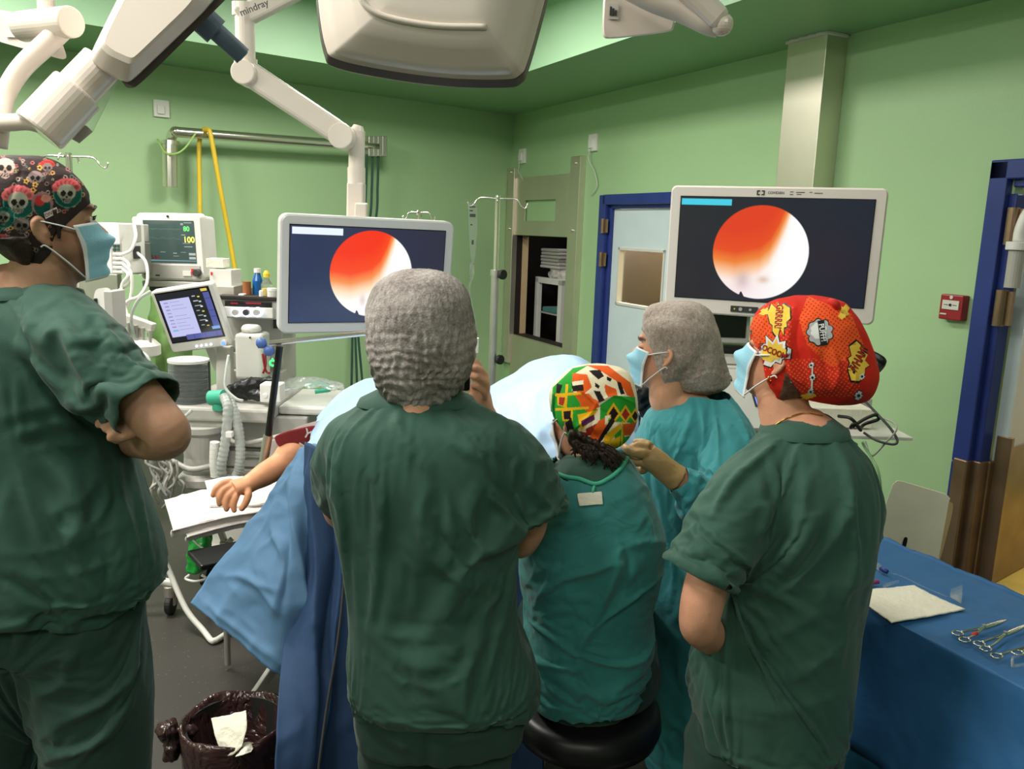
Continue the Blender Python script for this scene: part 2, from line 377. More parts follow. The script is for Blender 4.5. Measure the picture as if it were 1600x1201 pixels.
def wco(o):
    me = o.data; n = len(me.vertices); co = np.empty(n*3); me.vertices.foreach_get('co', co); return co.reshape(-1, 3)+ORI[o]
def paint(o, fn):
    co = wco(o); c = fn(co); c = np.hstack([c, np.ones((len(c), 1))]) if c.shape[1] == 3 else c
    a = o.data.color_attributes.new('paint', 'FLOAT_COLOR', 'POINT'); a.data.foreach_set('color', c.astype(float).ravel())
def inpoly(x, y, pl):
    r = np.zeros(len(x), bool); n = len(pl)
    for i in range(n):
        x1, y1 = pl[i]; x2, y2 = pl[(i+1) % n]
        if y1 == y2: continue
        c = ((y1 > y) != (y2 > y)) & (x < (x2-x1)*(y-y1)/(y2-y1)+x1); r ^= c
    return r
_dbv = {}
def decal(o, V2, F, mname, off=.0012, back=False):
    """lay flat shapes (frame pixels) on the surface of o as extra faces of the same mesh"""
    if o.name not in _dbv: co = wco(o); _dbv[o.name] = BVHTree.FromPolygons([Vector(c) for c in co], [tuple(p.vertices) for p in o.data.polygons])
    bv = _dbv[o.name]; out = []
    for x, y in V2:
        d = Vector(ray(x, y)).normalized(); h = bv.ray_cast(Vector(CAM), d)
        if h[0] is None: out.append(None); continue
        n_ = h[1] if h[1].dot(d) < 0 else -h[1]; out.append(h[0]+n_*off)
    F = [f for f in F if all(out[i] is not None for i in f)]
    if not F: return
    me = o.data; mi = len(me.materials); me.materials.append(M[mname]); bm = bmesh.new(); bm.from_mesh(me); vm = {}
    for f in F:
        for i in f:
            if i not in vm: vm[i] = bm.verts.new(out[i]-Vector(ORI[o]))
        try: q = bm.faces.new([vm[i] for i in f]); q.material_index = mi; q.smooth = False
        except ValueError: pass
    bm.to_mesh(me); bm.free()
def decal_text(o, t, size, cx, cy, ang, mname, off=.0014, bold=0.0, sx=1, shear=0):
    v, f = textmesh(t, 1.0, 'CENTER', bold); a = math.radians(ang)
    V2 = [(cx+size*(math.cos(a)*(x*sx+shear*y)+math.sin(a)*y), cy+size*(math.sin(a)*(x*sx+shear*y)-math.cos(a)*y)) for x, y in v]
    decal(o, V2, f, mname, off)
def decal_poly(o, pts, mname, off=.001, step=6):
    """filled outline, split by a grid so it follows the curved surface"""
    bm = bmesh.new(); vs_ = [bm.verts.new((x, y, 0)) for x, y in pts]; bm.faces.new(vs_)
    bmesh.ops.triangulate(bm, faces=bm.faces)
    xs = [p[0] for p in pts]; ys = [p[1] for p in pts]
    for ax, lo, hi in ((0, min(xs), max(xs)), (1, min(ys), max(ys))):
        q = lo+step
        while q < hi:
            g = bm.verts[:]+bm.edges[:]+bm.faces[:]; c = (q, 0, 0) if ax == 0 else (0, q, 0)
            bmesh.ops.bisect_plane(bm, geom=g, plane_co=c, plane_no=(1, 0, 0) if ax == 0 else (0, 1, 0)); q += step
    bm.verts.index_update(); V2 = [(v.co.x, v.co.y) for v in bm.verts]; F = [tuple(v.index for v in f.verts) for f in bm.faces]; bm.free()
    decal(o, V2, F, mname, off)
def pixloft(mb, rows, n=48, e=2.3, m=0, step=None, cup0=0, cup1=0, wall=.012, yaw=0, cut0=None, cut1=None):
    """rows (y, xleft, xright, Y, half_depth): a closed body whose outline passes these pixels at real distance Y"""
    rows = np.array([tuple(r)+(0,)*(6-len(r)) for r in rows], float)
    k = step or max(8, len(rows)*4); q = spline(rows, k); R = []
    for y, xl, xr, Y, dp, yw in q: R.append(_ring(y, xl, xr, Y, dp, n, e, yaw+yw))
    R = _cups(R, cup0, cup1, wall)
    for c_, a_, b_ in ((cut0, 0, 1), (cut1, -1, -2)):
        if c_ is not None: g = R[a_].mean(0); mb.ends.append((g, np.array([0, 0, 1.0 if a_ == 0 else -1.0]), np.linalg.norm(R[a_]-g, axis=1).max()*1.12, c_))
    mb.rings(R, m); return mb
def _ring(y, xl, xr, Y, dp, n, e, yaw=0):
    a, b = P(xl, y, Y), P(xr, y, Y); c = (a+b)/2; hw = abs(np.linalg.norm(b-a)/2); X = (b-a)/(2*hw+1e-9); X[2] *= 1
    D = unit(np.array([-X[1], X[0], 0])); th = np.linspace(0, 2*math.pi, n, endpoint=False)
    cx, sx = np.cos(th), np.sin(th); ex = 2/e
    A = np.sign(cx)*np.abs(cx)**ex*hw; B = np.sign(sx)*np.abs(sx)**ex*dp
    return c+A[:, None]*X+B[:, None]*D
def _cups(R, c0, c1, wall):
    def cup(ring, nxt, depth):
        c = ring.mean(0); d = unit(nxt.mean(0)-c); out = []
        rad = np.linalg.norm(ring-c, axis=1).mean(); k = max(.2, 1-wall/rad)
        inner = c+(ring-c)*k; return [inner+d*depth, inner+d*.004]
    if c0: a, b = cup(R[0], R[3], c0); R = [a, b]+R
    if c1: a, b = cup(R[-1], R[-4], c1); R = R+[b, a]
    return R
def limb(mb, pts, seg=None, n=28, cup0=0, cup1=0, flat=1, wall=.01, up=None, world=False, cut1=None, cut0=None):
    """pts (px, py, Y, radius_m)"""
    q = np.array([(*(p[:3] if world else P(*p[:3])), p[3]) for p in pts]); q = spline(q, seg or len(pts)*7)
    R = []; prev = None
    for i in range(len(q)):
        t = unit(q[min(i+1, len(q)-1), :3]-q[max(i-1, 0), :3]); a = prev if prev is not None else np.array(up if up is not None else ((0, 0, 1) if abs(t[2]) < .8 else (0, 1, 0)), float)
        a = unit(a-t*(a@t)); prev = a; b = np.cross(t, a); th = np.linspace(0, 2*math.pi, n, endpoint=False)
        R.append(q[i, :3]+q[i, 3]*(np.cos(th)[:, None]*a*flat+np.sin(th)[:, None]*b))
    R = _cups(R, cup0, cup1, wall)
    if cut1 is not None: mb.ends.append((R[-1].mean(0), unit(q[-1, :3]-q[-2, :3]), q[-1, 3]*1.25, cut1)); cup1 = 1
    if cut0 is not None: mb.ends.append((R[0].mean(0), unit(q[0, :3]-q[1, :3]), q[0, 3]*1.25, cut0)); cup0 = 1
    # round closed ends
    mb.rings(R, 0)
    if not cup0: mb.ell(q[0, :3], (q[0, 3]*.97,)*3, nu=16, nv=8) if flat == 1 else None
    if not cup1: mb.ell(q[-1, :3], (q[-1, 3]*.97,)*3, nu=16, nv=8) if flat == 1 else None
    return mb
def sheet(name, grid, mats, parent=None, nu=60, nv=60, thick=.002, crease=.004, csc=5, folds=(), seed=0, cl=(1, 1, 1), world=False):
    """cloth through a net of points (px, py, Y) rows x cols"""
    G = np.array([[np.array(c, float) if world else P(*c) for c in r] for r in grid]); A = np.array([spline(r, nu) for r in G])
    B = np.stack([spline(A[:, j], nv) for j in range(nu)], 1); V = B.reshape(-1, 3).copy()
    F = [(i*nu+j, (i+1)*nu+j, (i+1)*nu+j+1, i*nu+j+1) for i in range(nv-1) for j in range(nu-1)]
    me = bpy.data.meshes.new('x'); me.from_pydata(V.tolist(), [], F); me.update(); no = np.array([v.normal[:] for v in me.vertices]); bpy.data.meshes.remove(me)
    D = np.zeros(len(V))
    if folds:
        px, py = proj(V)
        for wd, am, pl in folds:
            pl = spline([(a, b, 0) for a, b in pl], 160); dd = np.sqrt((px[:, None]-pl[None, :, 0])**2+(py[:, None]-pl[None, :, 1])**2); k = dd.argmin(1); dm_ = dd.min(1)
            D += am/1000*np.exp(-(dm_/wd)**1.4)*np.sin(np.pi*(k/159*.9+.05))**.5
    if crease:
        for i in range(len(V)):
            p_ = Vector((V[i][0]*csc*cl[0]+seed, V[i][1]*csc*cl[1], V[i][2]*csc*cl[2])); a = noise.noise(p_); b = noise.noise(p_*2.4)
            D[i] += crease*((1-min(1, abs(a)*2.6))+(1-min(1, abs(b)*2.6))*.4-.5)
    V += no*D[:, None]; V = np.vstack([V, V-no*thick]); n0 = nu*nv
    F2 = [tuple(reversed([k+n0 for k in f])) for f in F]; E = []
    rim = [j for j in range(nu)]+[i*nu+nu-1 for i in range(1, nv)]+[(nv-1)*nu+j for j in range(nu-2, -1, -1)]+[i*nu for i in range(nv-2, 0, -1)]
    for a, b in zip(rim, rim[1:]+rim[:1]): E.append((a, a+n0, b+n0, b))
    return finish(name, V, F+F2+E, [0]*(len(F)*2+len(E)), mats, parent, True)
dm('pale_green', (168, 206, 120), .4)
# ------------------------------------------------------------------ the room shell
AL, BL = 9.0, 11.5        # lengths of back wall and right wall
def v3(q, z): return (q[0], q[1], z)
def wallpoly(name, a, b, z0, z1, m, holes=(), thick=.12, out=1):
    """wall between plan points a and b; holes are (s0, s1, z0, z1) along it"""
    a = np.array(a, float); b = np.array(b, float); L = np.linalg.norm(b-a); t = (b-a)/L; n = np.array([-t[1], t[0]])*out
    ss = sorted({0, L, *[h[0] for h in holes], *[h[1] for h in holes]}); zs = sorted({z0, z1, *[h[2] for h in holes], *[h[3] for h in holes]}); mb = MB()
    for i in range(len(ss)-1):
        for j in range(len(zs)-1):
            sc, zc = (ss[i]+ss[i+1])/2, (zs[j]+zs[j+1])/2
            if any(h[0] < sc < h[1] and h[2] < zc < h[3] for h in holes): continue
            p, q = a+t*ss[i], a+t*ss[i+1]; c = [(*p, zs[j]), (*q, zs[j]), (*(q+n*thick), zs[j]), (*(p+n*thick), zs[j])]
            c += [(x, y, zs[j+1]) for x, y, _ in c]
            mb.add(c, [(0, 3, 2, 1), (4, 5, 6, 7), (0, 1, 5, 4), (1, 2, 6, 5), (2, 3, 7, 6), (3, 0, 4, 7)])
    return struct(mb.build(name, m))
OUT_R = np.array([.894, .447]); OUT_B = np.array([-.624, .782])
# positions along the right wall, measured from the corner
def bpos(x, y):      # pixel on the right wall -> (distance from corner, height)
    d = ray(x, y); n = OUT_R; s = ((K-CAM[:2])@n)/(d[:2]@n); q = CAM+s*d; return float((q[:2]-K)@T2), float(q[2])
def apos(x, y):
    d = ray(x, y); n = OUT_B; s = ((K-CAM[:2])@n)/(d[:2]@n); q = CAM+s*d; return float(-(q[:2]-K)@T1), float(q[2])
class WF(Fr):        # frame on a wall: x along the wall to the viewer's right, y into the wall, z up
    def __init__(s, q, t, n, z=0): s.o = np.array([q[0], q[1], z]); s.R = np.array([[t[0], n[0], 0], [t[1], n[1], 0], [0, 0, 1]])
RW = WF(K, T2, OUT_R); BW = WF(K, T1, OUT_B)     # on BW local x = -a
hx0, hx1 = .02, 1.47; ho0, ho1 = .16, 1.30       # hatch frame and opening
d0, d1 = bpos(943, 303)[0], bpos(943, 303)[0]+1.34
e0, e1 = bpos(1560, 256)[0], bpos(1560, 256)[0]+1.5
wallpoly('wall_back', wl(AL, 0), wl(0, 0), 0, HS, 'wall_paint')
wallpoly('wall_right', wl(0, 0), wl(0, BL), 0, HS, 'wall_paint', holes=((ho0, ho1, .64, 1.66), (d0+.09, d1-.09, 0, 1.95), (e0+.1, e1-.1, 0, 2.02)))
wallpoly('wall_front', wl(0, BL), wl(AL, BL), 0, HS, 'wall_paint')
wallpoly('wall_left', wl(AL, BL), wl(AL, 0), 0, HS, 'wall_paint')
fl = MB(); fl.add([v3(wl(-4, -4), 0), v3(wl(AL+.3, -4), 0), v3(wl(AL+.3, BL+.3), 0), v3(wl(-4, BL+.3), 0)], [(0, 1, 2, 3)])
m = bpy.data.materials.new('floor_vinyl'); m.use_nodes = True; nt = m.node_tree; b_ = nt.nodes['Principled BSDF']
tc = nt.nodes.new('ShaderNodeTexCoord'); vo = nt.nodes.new('ShaderNodeTexVoronoi'); vo.inputs['Scale'].default_value = 42; nt.links.new(tc.outputs['Object'], vo.inputs[0])
cr = nt.nodes.new('ShaderNodeValToRGB'); cr.color_ramp.elements[0].color = rgb(132, 126, 120); cr.color_ramp.elements[1].color = rgb(60, 55, 52); cr.color_ramp.elements[0].position = .05; cr.color_ramp.elements[1].position = .11
nz = nt.nodes.new('ShaderNodeTexNoise'); nz.inputs['Scale'].default_value = 300; nt.links.new(tc.outputs['Object'], nz.inputs[0])
mx = nt.nodes.new('ShaderNodeMix'); mx.data_type = 'RGBA'; mx.blend_type = 'MULTIPLY'; mx.inputs[0].default_value = .5
nt.links.new(vo.outputs[0], cr.inputs[0]); nt.links.new(cr.outputs[0], mx.inputs[6]); nt.links.new(nz.outputs[1], mx.inputs[7]); nt.links.new(mx.outputs[2], b_.inputs['Base Color']); b_.inputs['Roughness'].default_value = .55
M['floor'] = m; struct(fl.build('floor', 'floor'))
# soffit ring round a raised ceiling
rw, rl = 1.06, .98
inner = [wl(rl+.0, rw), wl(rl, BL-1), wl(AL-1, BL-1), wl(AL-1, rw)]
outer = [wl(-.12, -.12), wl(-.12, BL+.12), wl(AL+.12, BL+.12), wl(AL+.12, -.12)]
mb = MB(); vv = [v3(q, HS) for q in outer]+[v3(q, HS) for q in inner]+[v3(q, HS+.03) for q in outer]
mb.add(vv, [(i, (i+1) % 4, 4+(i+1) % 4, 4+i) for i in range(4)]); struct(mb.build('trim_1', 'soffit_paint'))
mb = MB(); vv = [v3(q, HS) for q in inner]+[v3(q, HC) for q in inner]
mb.add(vv, [(i, (i+1) % 4, 4+(i+1) % 4, 4+i) for i in range(4)]); struct(mb.build('trim_2', 'recess_lit_paint'))
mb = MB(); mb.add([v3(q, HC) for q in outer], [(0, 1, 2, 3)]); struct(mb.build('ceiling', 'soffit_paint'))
# ceiling lights (frames round the panels that light the room)
for i, (a, b) in enumerate(LIGHT_SPOTS):
    q = wl(a, b); ang = math.degrees(math.atan2(T2[1], T2[0])); fr = Fr((q[0], q[1], HC-.02), (0, 0, ang)); mb = MB()
    for c, d in (((0, .3, 0), (1.25, .04, .05)), ((0, -.3, 0), (1.25, .04, .05)), ((.61, 0, 0), (.04, .6, .05)), ((-.61, 0, 0), (.04, .6, .05))): mb.box(c, d, fr)
    if i in (0,): tag(mb.build('ceiling_light_frame', 'plastic_white', bevel=.004), 'white frame of recessed ceiling light panel', 'ceiling light', 'recessed ceiling lights')
    else: tag(mb.build('ceiling_light_frame', 'plastic_white', bevel=.004), 'white frame of recessed ceiling light panel', 'ceiling light', 'recessed ceiling lights')

# ---- corridor beyond the right door, and the room behind the hatch
q0 = wl(0, e0-.9)+OUT_R*.14; q1 = wl(0, e1+.4)+OUT_R*.14
def RP(s, o, z): q = K+T2*s+OUT_R*o; return (q[0], q[1], z)
mb = MB(); mb.add([RP(e0-2.4, .12, .004), RP(e1+1, .12, .004), RP(e1+1, 3.2, .004), RP(e0-2.4, 3.2, .004)], [(0, 1, 2, 3)]); struct(mb.build('floor', 'ochre'))
mb = MB(); mb.box((e0-.9, 2.3, 1.4), (5, .1, 2.8), RW); struct(mb.build('wall_corridor', 'plastic_white'))
mb = MB(); mb.box((e0-.9, 2.235, .07), (5, .025, .14), RW); struct(mb.build('baseboard_corridor', 'soffit_paint'))
mb = MB(); mb.box((e0-.9, 1.75, 2.78), (5, 3.2, .1), RW); struct(mb.build('ceiling', 'plastic_white'))
area('corridor_glow', RP(e0+.3, 1.4, 2.7), (1, .6), 22, (1, .93, .8))
mb = MB(); mb.box((.6, 1.3, 1.2), (1.95, .1, 2.6), RW); mb.box((-.35, .7, 1.2), (.08, 1.2, 2.6), RW); mb.box((1.54, .7, 1.2), (.08, 1.2, 2.6), RW); mb.box((.6, .7, 2.4), (1.95, 1.3, .08), RW); struct(mb.build('wall_store', ['brown_panel', 'tan']))
mb = MB(); mb.box((ho0+.004, .10, 1.15), (.008, .07, 1.02), RW); struct(mb.build('trim_3', 'tan'))
mb = MB(); mb.box((ho0+.004, .032, 1.15), (.008, .062, 1.02), RW); mb.box((ho1-.004, .07, 1.15), (.008, .13, 1.02), RW); mb.box(((ho0+ho1)/2, .07, .644), (ho1-ho0, .13, .008), RW); mb.box(((ho0+ho1)/2, .07, 1.656), (ho1-ho0, .13, .008), RW); struct(mb.build('trim_4', 'brown_panel'))
area('store_glow', RP(.7, .55, 2.2), (.7, .4), 2, (1, .95, .85))

# ---- steel pass-through hatch
h = thing('pass_through_hatch', RW(.75, 0, .3), 'brushed steel sliding hatch frame on the wall left of the blue door', 'hatch')
mb = MB(); mb.box((hx0+.075, -.03, 1.33), (.15, .06, 1.98), RW); o = mb.build('side_rail', 'steel', h, bevel=.005)
mb = MB(); mb.box((hx1-.095, -.03, 1.35), (.17, .06, 2.02), RW); mb.build('side_rail', 'steel', h, bevel=.005)
mb = MB(); x0, x1 = hx0+.15, hx1-.18; z0, z1 = 1.66, 2.22; wx0, wx1, wz0, wz1 = .37, 1.0, 1.80, 2.0
for a, b, c, d in ((x0, wx0, z0, z1), (wx1, x1, z0, z1), (wx0, wx1, z0, wz0), (wx0, wx1, wz1, z1)): mb.box(((a+b)/2, -.022, (c+d)/2), (b-a, .02, d-c), RW)
mb.build('sliding_panel', 'steel', h)
mb = MB(); mb.box(((x0+x1)/2, -.02, .42), (x1-x0, .03, .44), RW); mb.build('lower_panel', 'steel', h, bevel=.004)
for s_, z in ((hx0+.08, 2.28), (hx1-.09, 2.3), (hx0+.08, 1.72), (hx1-.09, 1.72)):
    mb = MB(); mb.cyl(RW(s_, -.075, z), RW(s_, -.055, z), .015); mb.build('screw', 'chrome', h)
# ---- storage behind the hatch: white cabinet with towels
c = thing('supply_cabinet', RW(.27, .5, .1), 'white framed glass cabinet seen through the steel hatch', 'cabinet')
cx = .27
mb = MB()
for dx in (-.25, .25):
    for dy in (.35, .75): mb.box((cx+dx, dy, .65), (.07, .05, 1.15), RW)
for z in (.1, 1.2):
    for dy in (.35, .75): mb.box((cx, dy, z), (.57, .05, .06), RW)
    mb.box((cx, .55, z), (.56, .42, .03), RW)
mb.build('frame', 'plastic_white', c, bevel=.004)
mb = MB(); mb.box((cx, .55, .86), (.5, .38, .015), RW); mb.build('shelf', 'plastic_grey', c)
mb = MB(); mb.box((cx-.02, .5, .895), (.36, .25, .05), RW); tag(mb.build('folded_cloth', 'gown_teal', bevel=.015), 'folded green cloth on shelf inside glass cabinet', 'cloth')
for k in range(6):
    mb = MB(); mb.box((cx-.04+.008*math.sin(k*2.1), .5, 1.345+k*.034), (.4-.01*(k % 3), .3, .03), RW)
    tag(mb.build('folded_towel', 'towel', bevel=.012, seg=3), 'folded white towel, %s of the neat stack on the cabinet behind the hatch' % ['lowest', 'second from bottom', 'third from bottom', 'third from top', 'second from top', 'topmost'][k], 'towel', 'neatly stacked white towels behind the hatch')
mb = MB(); limb(mb, [(*RW(cx-.2, .5, 1.26), .05), (*RW(cx, .48, 1.29), .085), (*RW(cx+.2, .5, 1.27), .07), (*RW(cx+.3, .46, 1.25), .03)], world=True)
tag(fuse('crumpled_towel', mb, .012, 'towel', smooth=1, crease=.03, csc=9), 'crumpled white towel directly on top of cabinet behind hatch', 'towel')

# ---- blue door with window, left of right-hand monitor
dr = struct(thing('door_1', RW((d0+d1)/2, 0, 0), 'light blue door in dark blue frame with small window', 'door'))
del dr['label'], dr['category']
dw = d1-d0; mb = MB()
mb.box((d0+.05, -.01, 1.0), (.10, .06, 2.04), RW); mb.box((d1-.05, -.01, 1.0), (.10, .06, 2.04), RW); mb.box(((d0+d1)/2, -.01, 1.98), (dw-.1, .06, .085), RW)
mb.box((d0+.12, .03, .97), (.04, .06, 1.94), RW); mb.box(((d0+d1)/2, .03, 1.925), (dw-.2, .06, .035), RW)
mb.build('door_frame', 'blue_frame', dr, bevel=.008)
wx0, wx1, wz0, wz1 = bpos(963, 388)[0], bpos(1036, 388)[0], bpos(975, 478)[1], bpos(975, 387)[1]
mb = MB(); a0, a1 = d0+.14, d1-.1
for a, b, c_, d_ in ((a0, wx0, .01, 1.905), (wx1, a1, .01, 1.905), (wx0, wx1, .01, wz0), (wx0, wx1, wz1, 1.905)): mb.box(((a+b)/2, .05, (c_+d_)/2), (b-a, .04, d_-c_), RW)
mb.build('door_leaf', 'door_paint', dr)
mb = MB()
for a, b, c_, d_ in ((wx0, wx1, wz1-.02, wz1), (wx0, wx1, wz0, wz0+.02), (wx0, wx0+.02, wz0, wz1), (wx1-.02, wx1, wz0, wz1)): mb.box(((a+b)/2, .045, (c_+d_)/2), (b-a, .05, d_-c_), RW)
mb.build('window_bead', 'plastic_light', dr)
mb = MB(); mb.box(((wx0+wx1)/2, .06, (wz0+wz1)/2), (wx1-wx0, .006, wz1-wz0), RW); mb.build('window_pane', 'glass', dr)
for (x, y) in ((950, 353), (947, 405)):
    s_, z = bpos(x, y); mb = MB(); mb.cyl(RW(s_, -.05, z-.06), RW(s_, -.05, z+.06), .018); mb.box((s_+.02, -.035, z), (.04, .02, .11), RW); mb.build('hinge', 'bronze_steel', dr)
mb = MB(); mb.box(((wx0+wx1)/2+.3, 1.25, 1.2), (2.2, .06, 2.6), RW); struct(mb.build('wall_annex', 'ochre'))
area('annex_fill', RP((wx0+wx1)/2-.5, .35, 2.15), (.5, .5), 110, (1, .95, .85), Vector((OUT_R[0], OUT_R[1], -.7)).to_track_quat('-Z', 'Y').to_euler())  # unseen lamp added to brighten the ochre wall behind the door window

# ---- open door at the right edge, blue frame with steel cladding
dr = struct(thing('door_2', RW(e0, 0, 0), 'x', 'x')); del dr['label'], dr['category']
mb = MB(); mb.box((e0+.045, -.012, 1.37), (.09, .07, 1.46), RW); mb.box((e0+.75, -.012, 2.06), (1.5, .07, .09), RW); mb.box((e1-.05, -.012, 1.0), (.1, .07, 2.0), RW)
mb.box((e0+.105, .03, 1.3), (.04, .08, 1.3), RW); mb.box((e0+.75, .03, 2.0), (1.3, .08, .04), RW); mb.box((e0+.01, -.012, .32), (.02, .07, .64), RW)
mb.build('door_frame', 'blue_frame', dr, bevel=.006)
mb = MB(); mb.box((e0+.055, -.02, .34), (.075, .075, .64), RW); mb.box((e0+.11, .03, .34), (.05, .09, .64), RW); mb.box((e0+.13, .09, .34), (.03, .1, .64), RW); mb.build('steel_cladding', 'bronze_steel', dr, bevel=.006)
hg = np.array(RW(e0+.15, .10, 0)); dirn = unit(np.array([.78, .625, 0])); nrm = np.array([dirn[1], -dirn[0], 0])
class LF(Fr):
    def __init__(s, o, x, y): s.o = np.array(o, float); s.R = np.array([[x[0], y[0], 0], [x[1], y[1], 0], [0, 0, 1]])
DL = LF(hg, dirn, -nrm)
mb = MB(); mb.box((.47, 0, 1.0), (.9, .05, 1.96), DL); mb.build('door_leaf', 'plastic_light', dr, bevel=.003)
mb = MB(); mb.box((.004, -.0, 1.0), (.03, .056, 1.95), DL); mb.build('door_edge', 'door_paint', dr)
mb = MB(); mb.box((.47, -.03, .37), (.88, .006, .72), DL); mb.box((-.006, -.02, .4), (.03, .07, .78), DL); mb.build('kick_plate', 'bronze_steel', dr, bevel=.002)
for z in (1.80, 1.42):
    mb = MB(); mb.cyl(RW(e0+.135, -.035, z-.085), RW(e0+.135, -.035, z+.085), .026); mb.box((e0+.16, -.02, z), (.05, .02, .16), RW); mb.build('hinge', 'bronze_steel', dr)
# white bracket lamp in front of the open door, cropped by the frame's edge
q = P(1590, 388, 3.9)
b_ = thing('wall_bracket', q, 'white curved bracket with round base beside the open door hinges', 'bracket')
mb = MB(); mb.cyl(q-np.array([0, 0, .008]), q+np.array([0, 0, .03]), .05, n=28); mb.build('base', 'plastic_white', b_, bevel=.004)
mb = MB(); mb.tube([q+np.array(v) for v in ((-.0, 0, .03), (.005, 0, .09), (.03, 0, .16), (.08, 0, .2), (.16, 0, .22))], [.026, .028, .03, .03, .03], seg=18); mb.build('arm', 'plastic_white', b_, smooth=True)
q2 = q-np.array([0, 0, .01]); mb = MB(); mb.cyl(q2-np.array([0, 0, .17]), q2, .035); mb.build('lower_sleeve', 'plastic_grey', b_, smooth=False)

# ---- steel duct column
a0, a1 = bpos(1258, 75)[0], bpos(1325, 60)[0]
c0 = P(1250, 200, 1)  # direction only
s0 = bpos(1262, 70)[0]; s1 = bpos(1320, 60)[0]
mb = MB(); mb.box((s0+.16, -.08, 2.1), (.30, .16, 1.48), RW); duct = mb.build('steel_duct', 'steel', bevel=.004)
tag(duct, 'brushed steel rectangular duct running from ceiling down behind right-hand monitor', 'duct')
mb = MB(); mb.tube([RW(s0+t, -.165+.01*math.sin(t*90), 2.842) for t in np.linspace(0, .32, 14)], .012, 8); mb.tube([RW(s0+.315, -.165+t, 2.842) for t in np.linspace(0, .16, 8)], .012, 8); mb.build('sealant', 'towel', duct, smooth=True)

# ---- wall sockets, alarm
def socket(x, y, fr, pos, label, s=.09, hang=True):
    a, z = pos(x, y); sg = -a if fr is BW else a; e = thing('wall_socket', fr(sg, -.02, z), label, 'socket')
    mb = MB(); mb.box((sg, -.012, z), (s, .024, s*1.1), fr); mb.build('plate', 'plastic_white', e, bevel=.004)
    mb = MB(); mb.box((sg-s*.08, -.03, z-.01), (s*.45, .02, s*.55), fr); mb.build('rocker', 'plastic_white', e, bevel=.003)
    if hang: mb = MB(); mb.tube([fr(sg-.01, -.03, z-.05), fr(sg+.0, -.05, z-.14), fr(sg+.07, -.03, z-.24), fr(sg+.11, -.02, z-.36), fr(sg+.02, -.02, z-.44)], .004, 6, seg=24); mb.build('cord', 'plastic_light', e, smooth=True)
socket(252, 170, BW, apos, 'white square socket high on the wall above the steel pipe', .115, False)
socket(818, 244, RW, bpos, 'white wall switch above left rail of the steel hatch', .13)
socket(929, 223, RW, bpos, 'white wall switch above right rail of the steel hatch', .13)
a, z = bpos(1497, 480); e = thing('fire_alarm_box', RW(a, -.03, z-.07), 'small red fire alarm call point on green wall by blue frame', 'fire alarm')
mb = MB(); mb.box((a, -.025, z), (.125, .05, .125), RW); mb.build('case', 'red_plastic', e, bevel=.006)
mb = MB(); mb.box((a-.0, -.052, z+.012), (.09, .006, .045), RW); mb.cyl(RW(a, -.058, z+.012), RW(a, -.05, z+.012), .007, m=1); mb.tube([RW(a-.035, -.056, z+.012), RW(a-.012, -.056, z+.012)], .0015, 6, 1); mb.tube([RW(a+.012, -.056, z+.012), RW(a+.035, -.056, z+.012)], .0015, 6, 1); mb.build('press_panel', ['plastic_light', 'black'], e)
mb = MB(); mb.box((a-.035, -.052, z-.035), (.035, .003, .007), RW); mb.build('marking', 'plastic_light', e)
mb = MB(); mb.cyl(RW(a, -.055, z+.05), RW(a, -.05, z+.05), .009); mb.build('indicator', 'plastic_light', e)

# ---- steel gas pipe on the back wall, yellow hoses
def BP(x, y, out=.25):
    d = ray(x, y); n = OUT_B; o = K-n*out; s = ((o-CAM[:2])@n)/(d[:2]@n); return CAM+s*d
pr = thing('gas_pipe_rail', BP(270, 290, .0), 'shiny steel pipe rail along green wall with down-turned left end', 'pipe')
mb = MB(); mb.tube([BP(267, 225, .16), BP(268, 214, .19), BP(274, 206, .25), BP(290, 207, .25), BP(420, 217, .25), BP(590, 229, .25)], .038, 16, seg=40); mb.build('pipe', 'chrome', pr, smooth=True)
mb = MB(); mb.cyl(BP(267, 292, .16), BP(266, 226, .16), .06, n=28); mb.cyl(BP(267, 226, .16), BP(267, 220, .16), .066, n=28); mb.build('end_cylinder', 'chrome', pr, smooth=False)
mb = MB()
for k in range(4): q = BP(583+4*k, 216+8*0, .25); mb.box((0, 0, 0), (.05, .12, .17), Fr(BP(575+7*k, 229, .22), (0, 0, 38)))
mb.build('outlet_block', 'steel_plain', pr, bevel=.006)
hx = thing('drop_hose_bundle', BP(583, 340, .2), 'thin dark green hoses hanging from pipe end block behind left monitor', 'hose')
for k, x in enumerate((573, 582, 591)):
    mb = MB(); mb.tube([BP(x, 241, .25), BP(x-1, 290, .25), BP(x-5, 350, .25), BP(x-20-6*k, 470, .25), BP(x-24, 610, .2)], .011, 8, seg=30); mb.build('hose', 'scrub', hx, smooth=True)
hy = thing('yellow_hose', BP(340, 300, .3), 'yellow gas hose looped over the steel wall pipe', 'hose')
mb = MB(); mb.tube([BP(313, 360, .2), BP(312, 300, .2), BP(311, 240, .2), BP(313, 212, .2), BP(318, 203, .25), BP(325, 203, .32), BP(330, 215, .35), BP(345, 300, .35), BP(360, 380, .3), BP(374, 462, .3)], .018, 10, seg=60); mb.build('hose', 'yellow_hose', hy, smooth=True)
mb = MB(); mb.tube([BP(246, 218, .1), BP(258, 238, .22), BP(275, 240, .3), BP(290, 230, .32), BP(306, 208, .3)], .007, 8, seg=30); tag(mb.build('green_wire', 'pale_green', smooth=True), 'thin green wire looping below left end of steel pipe', 'wire')
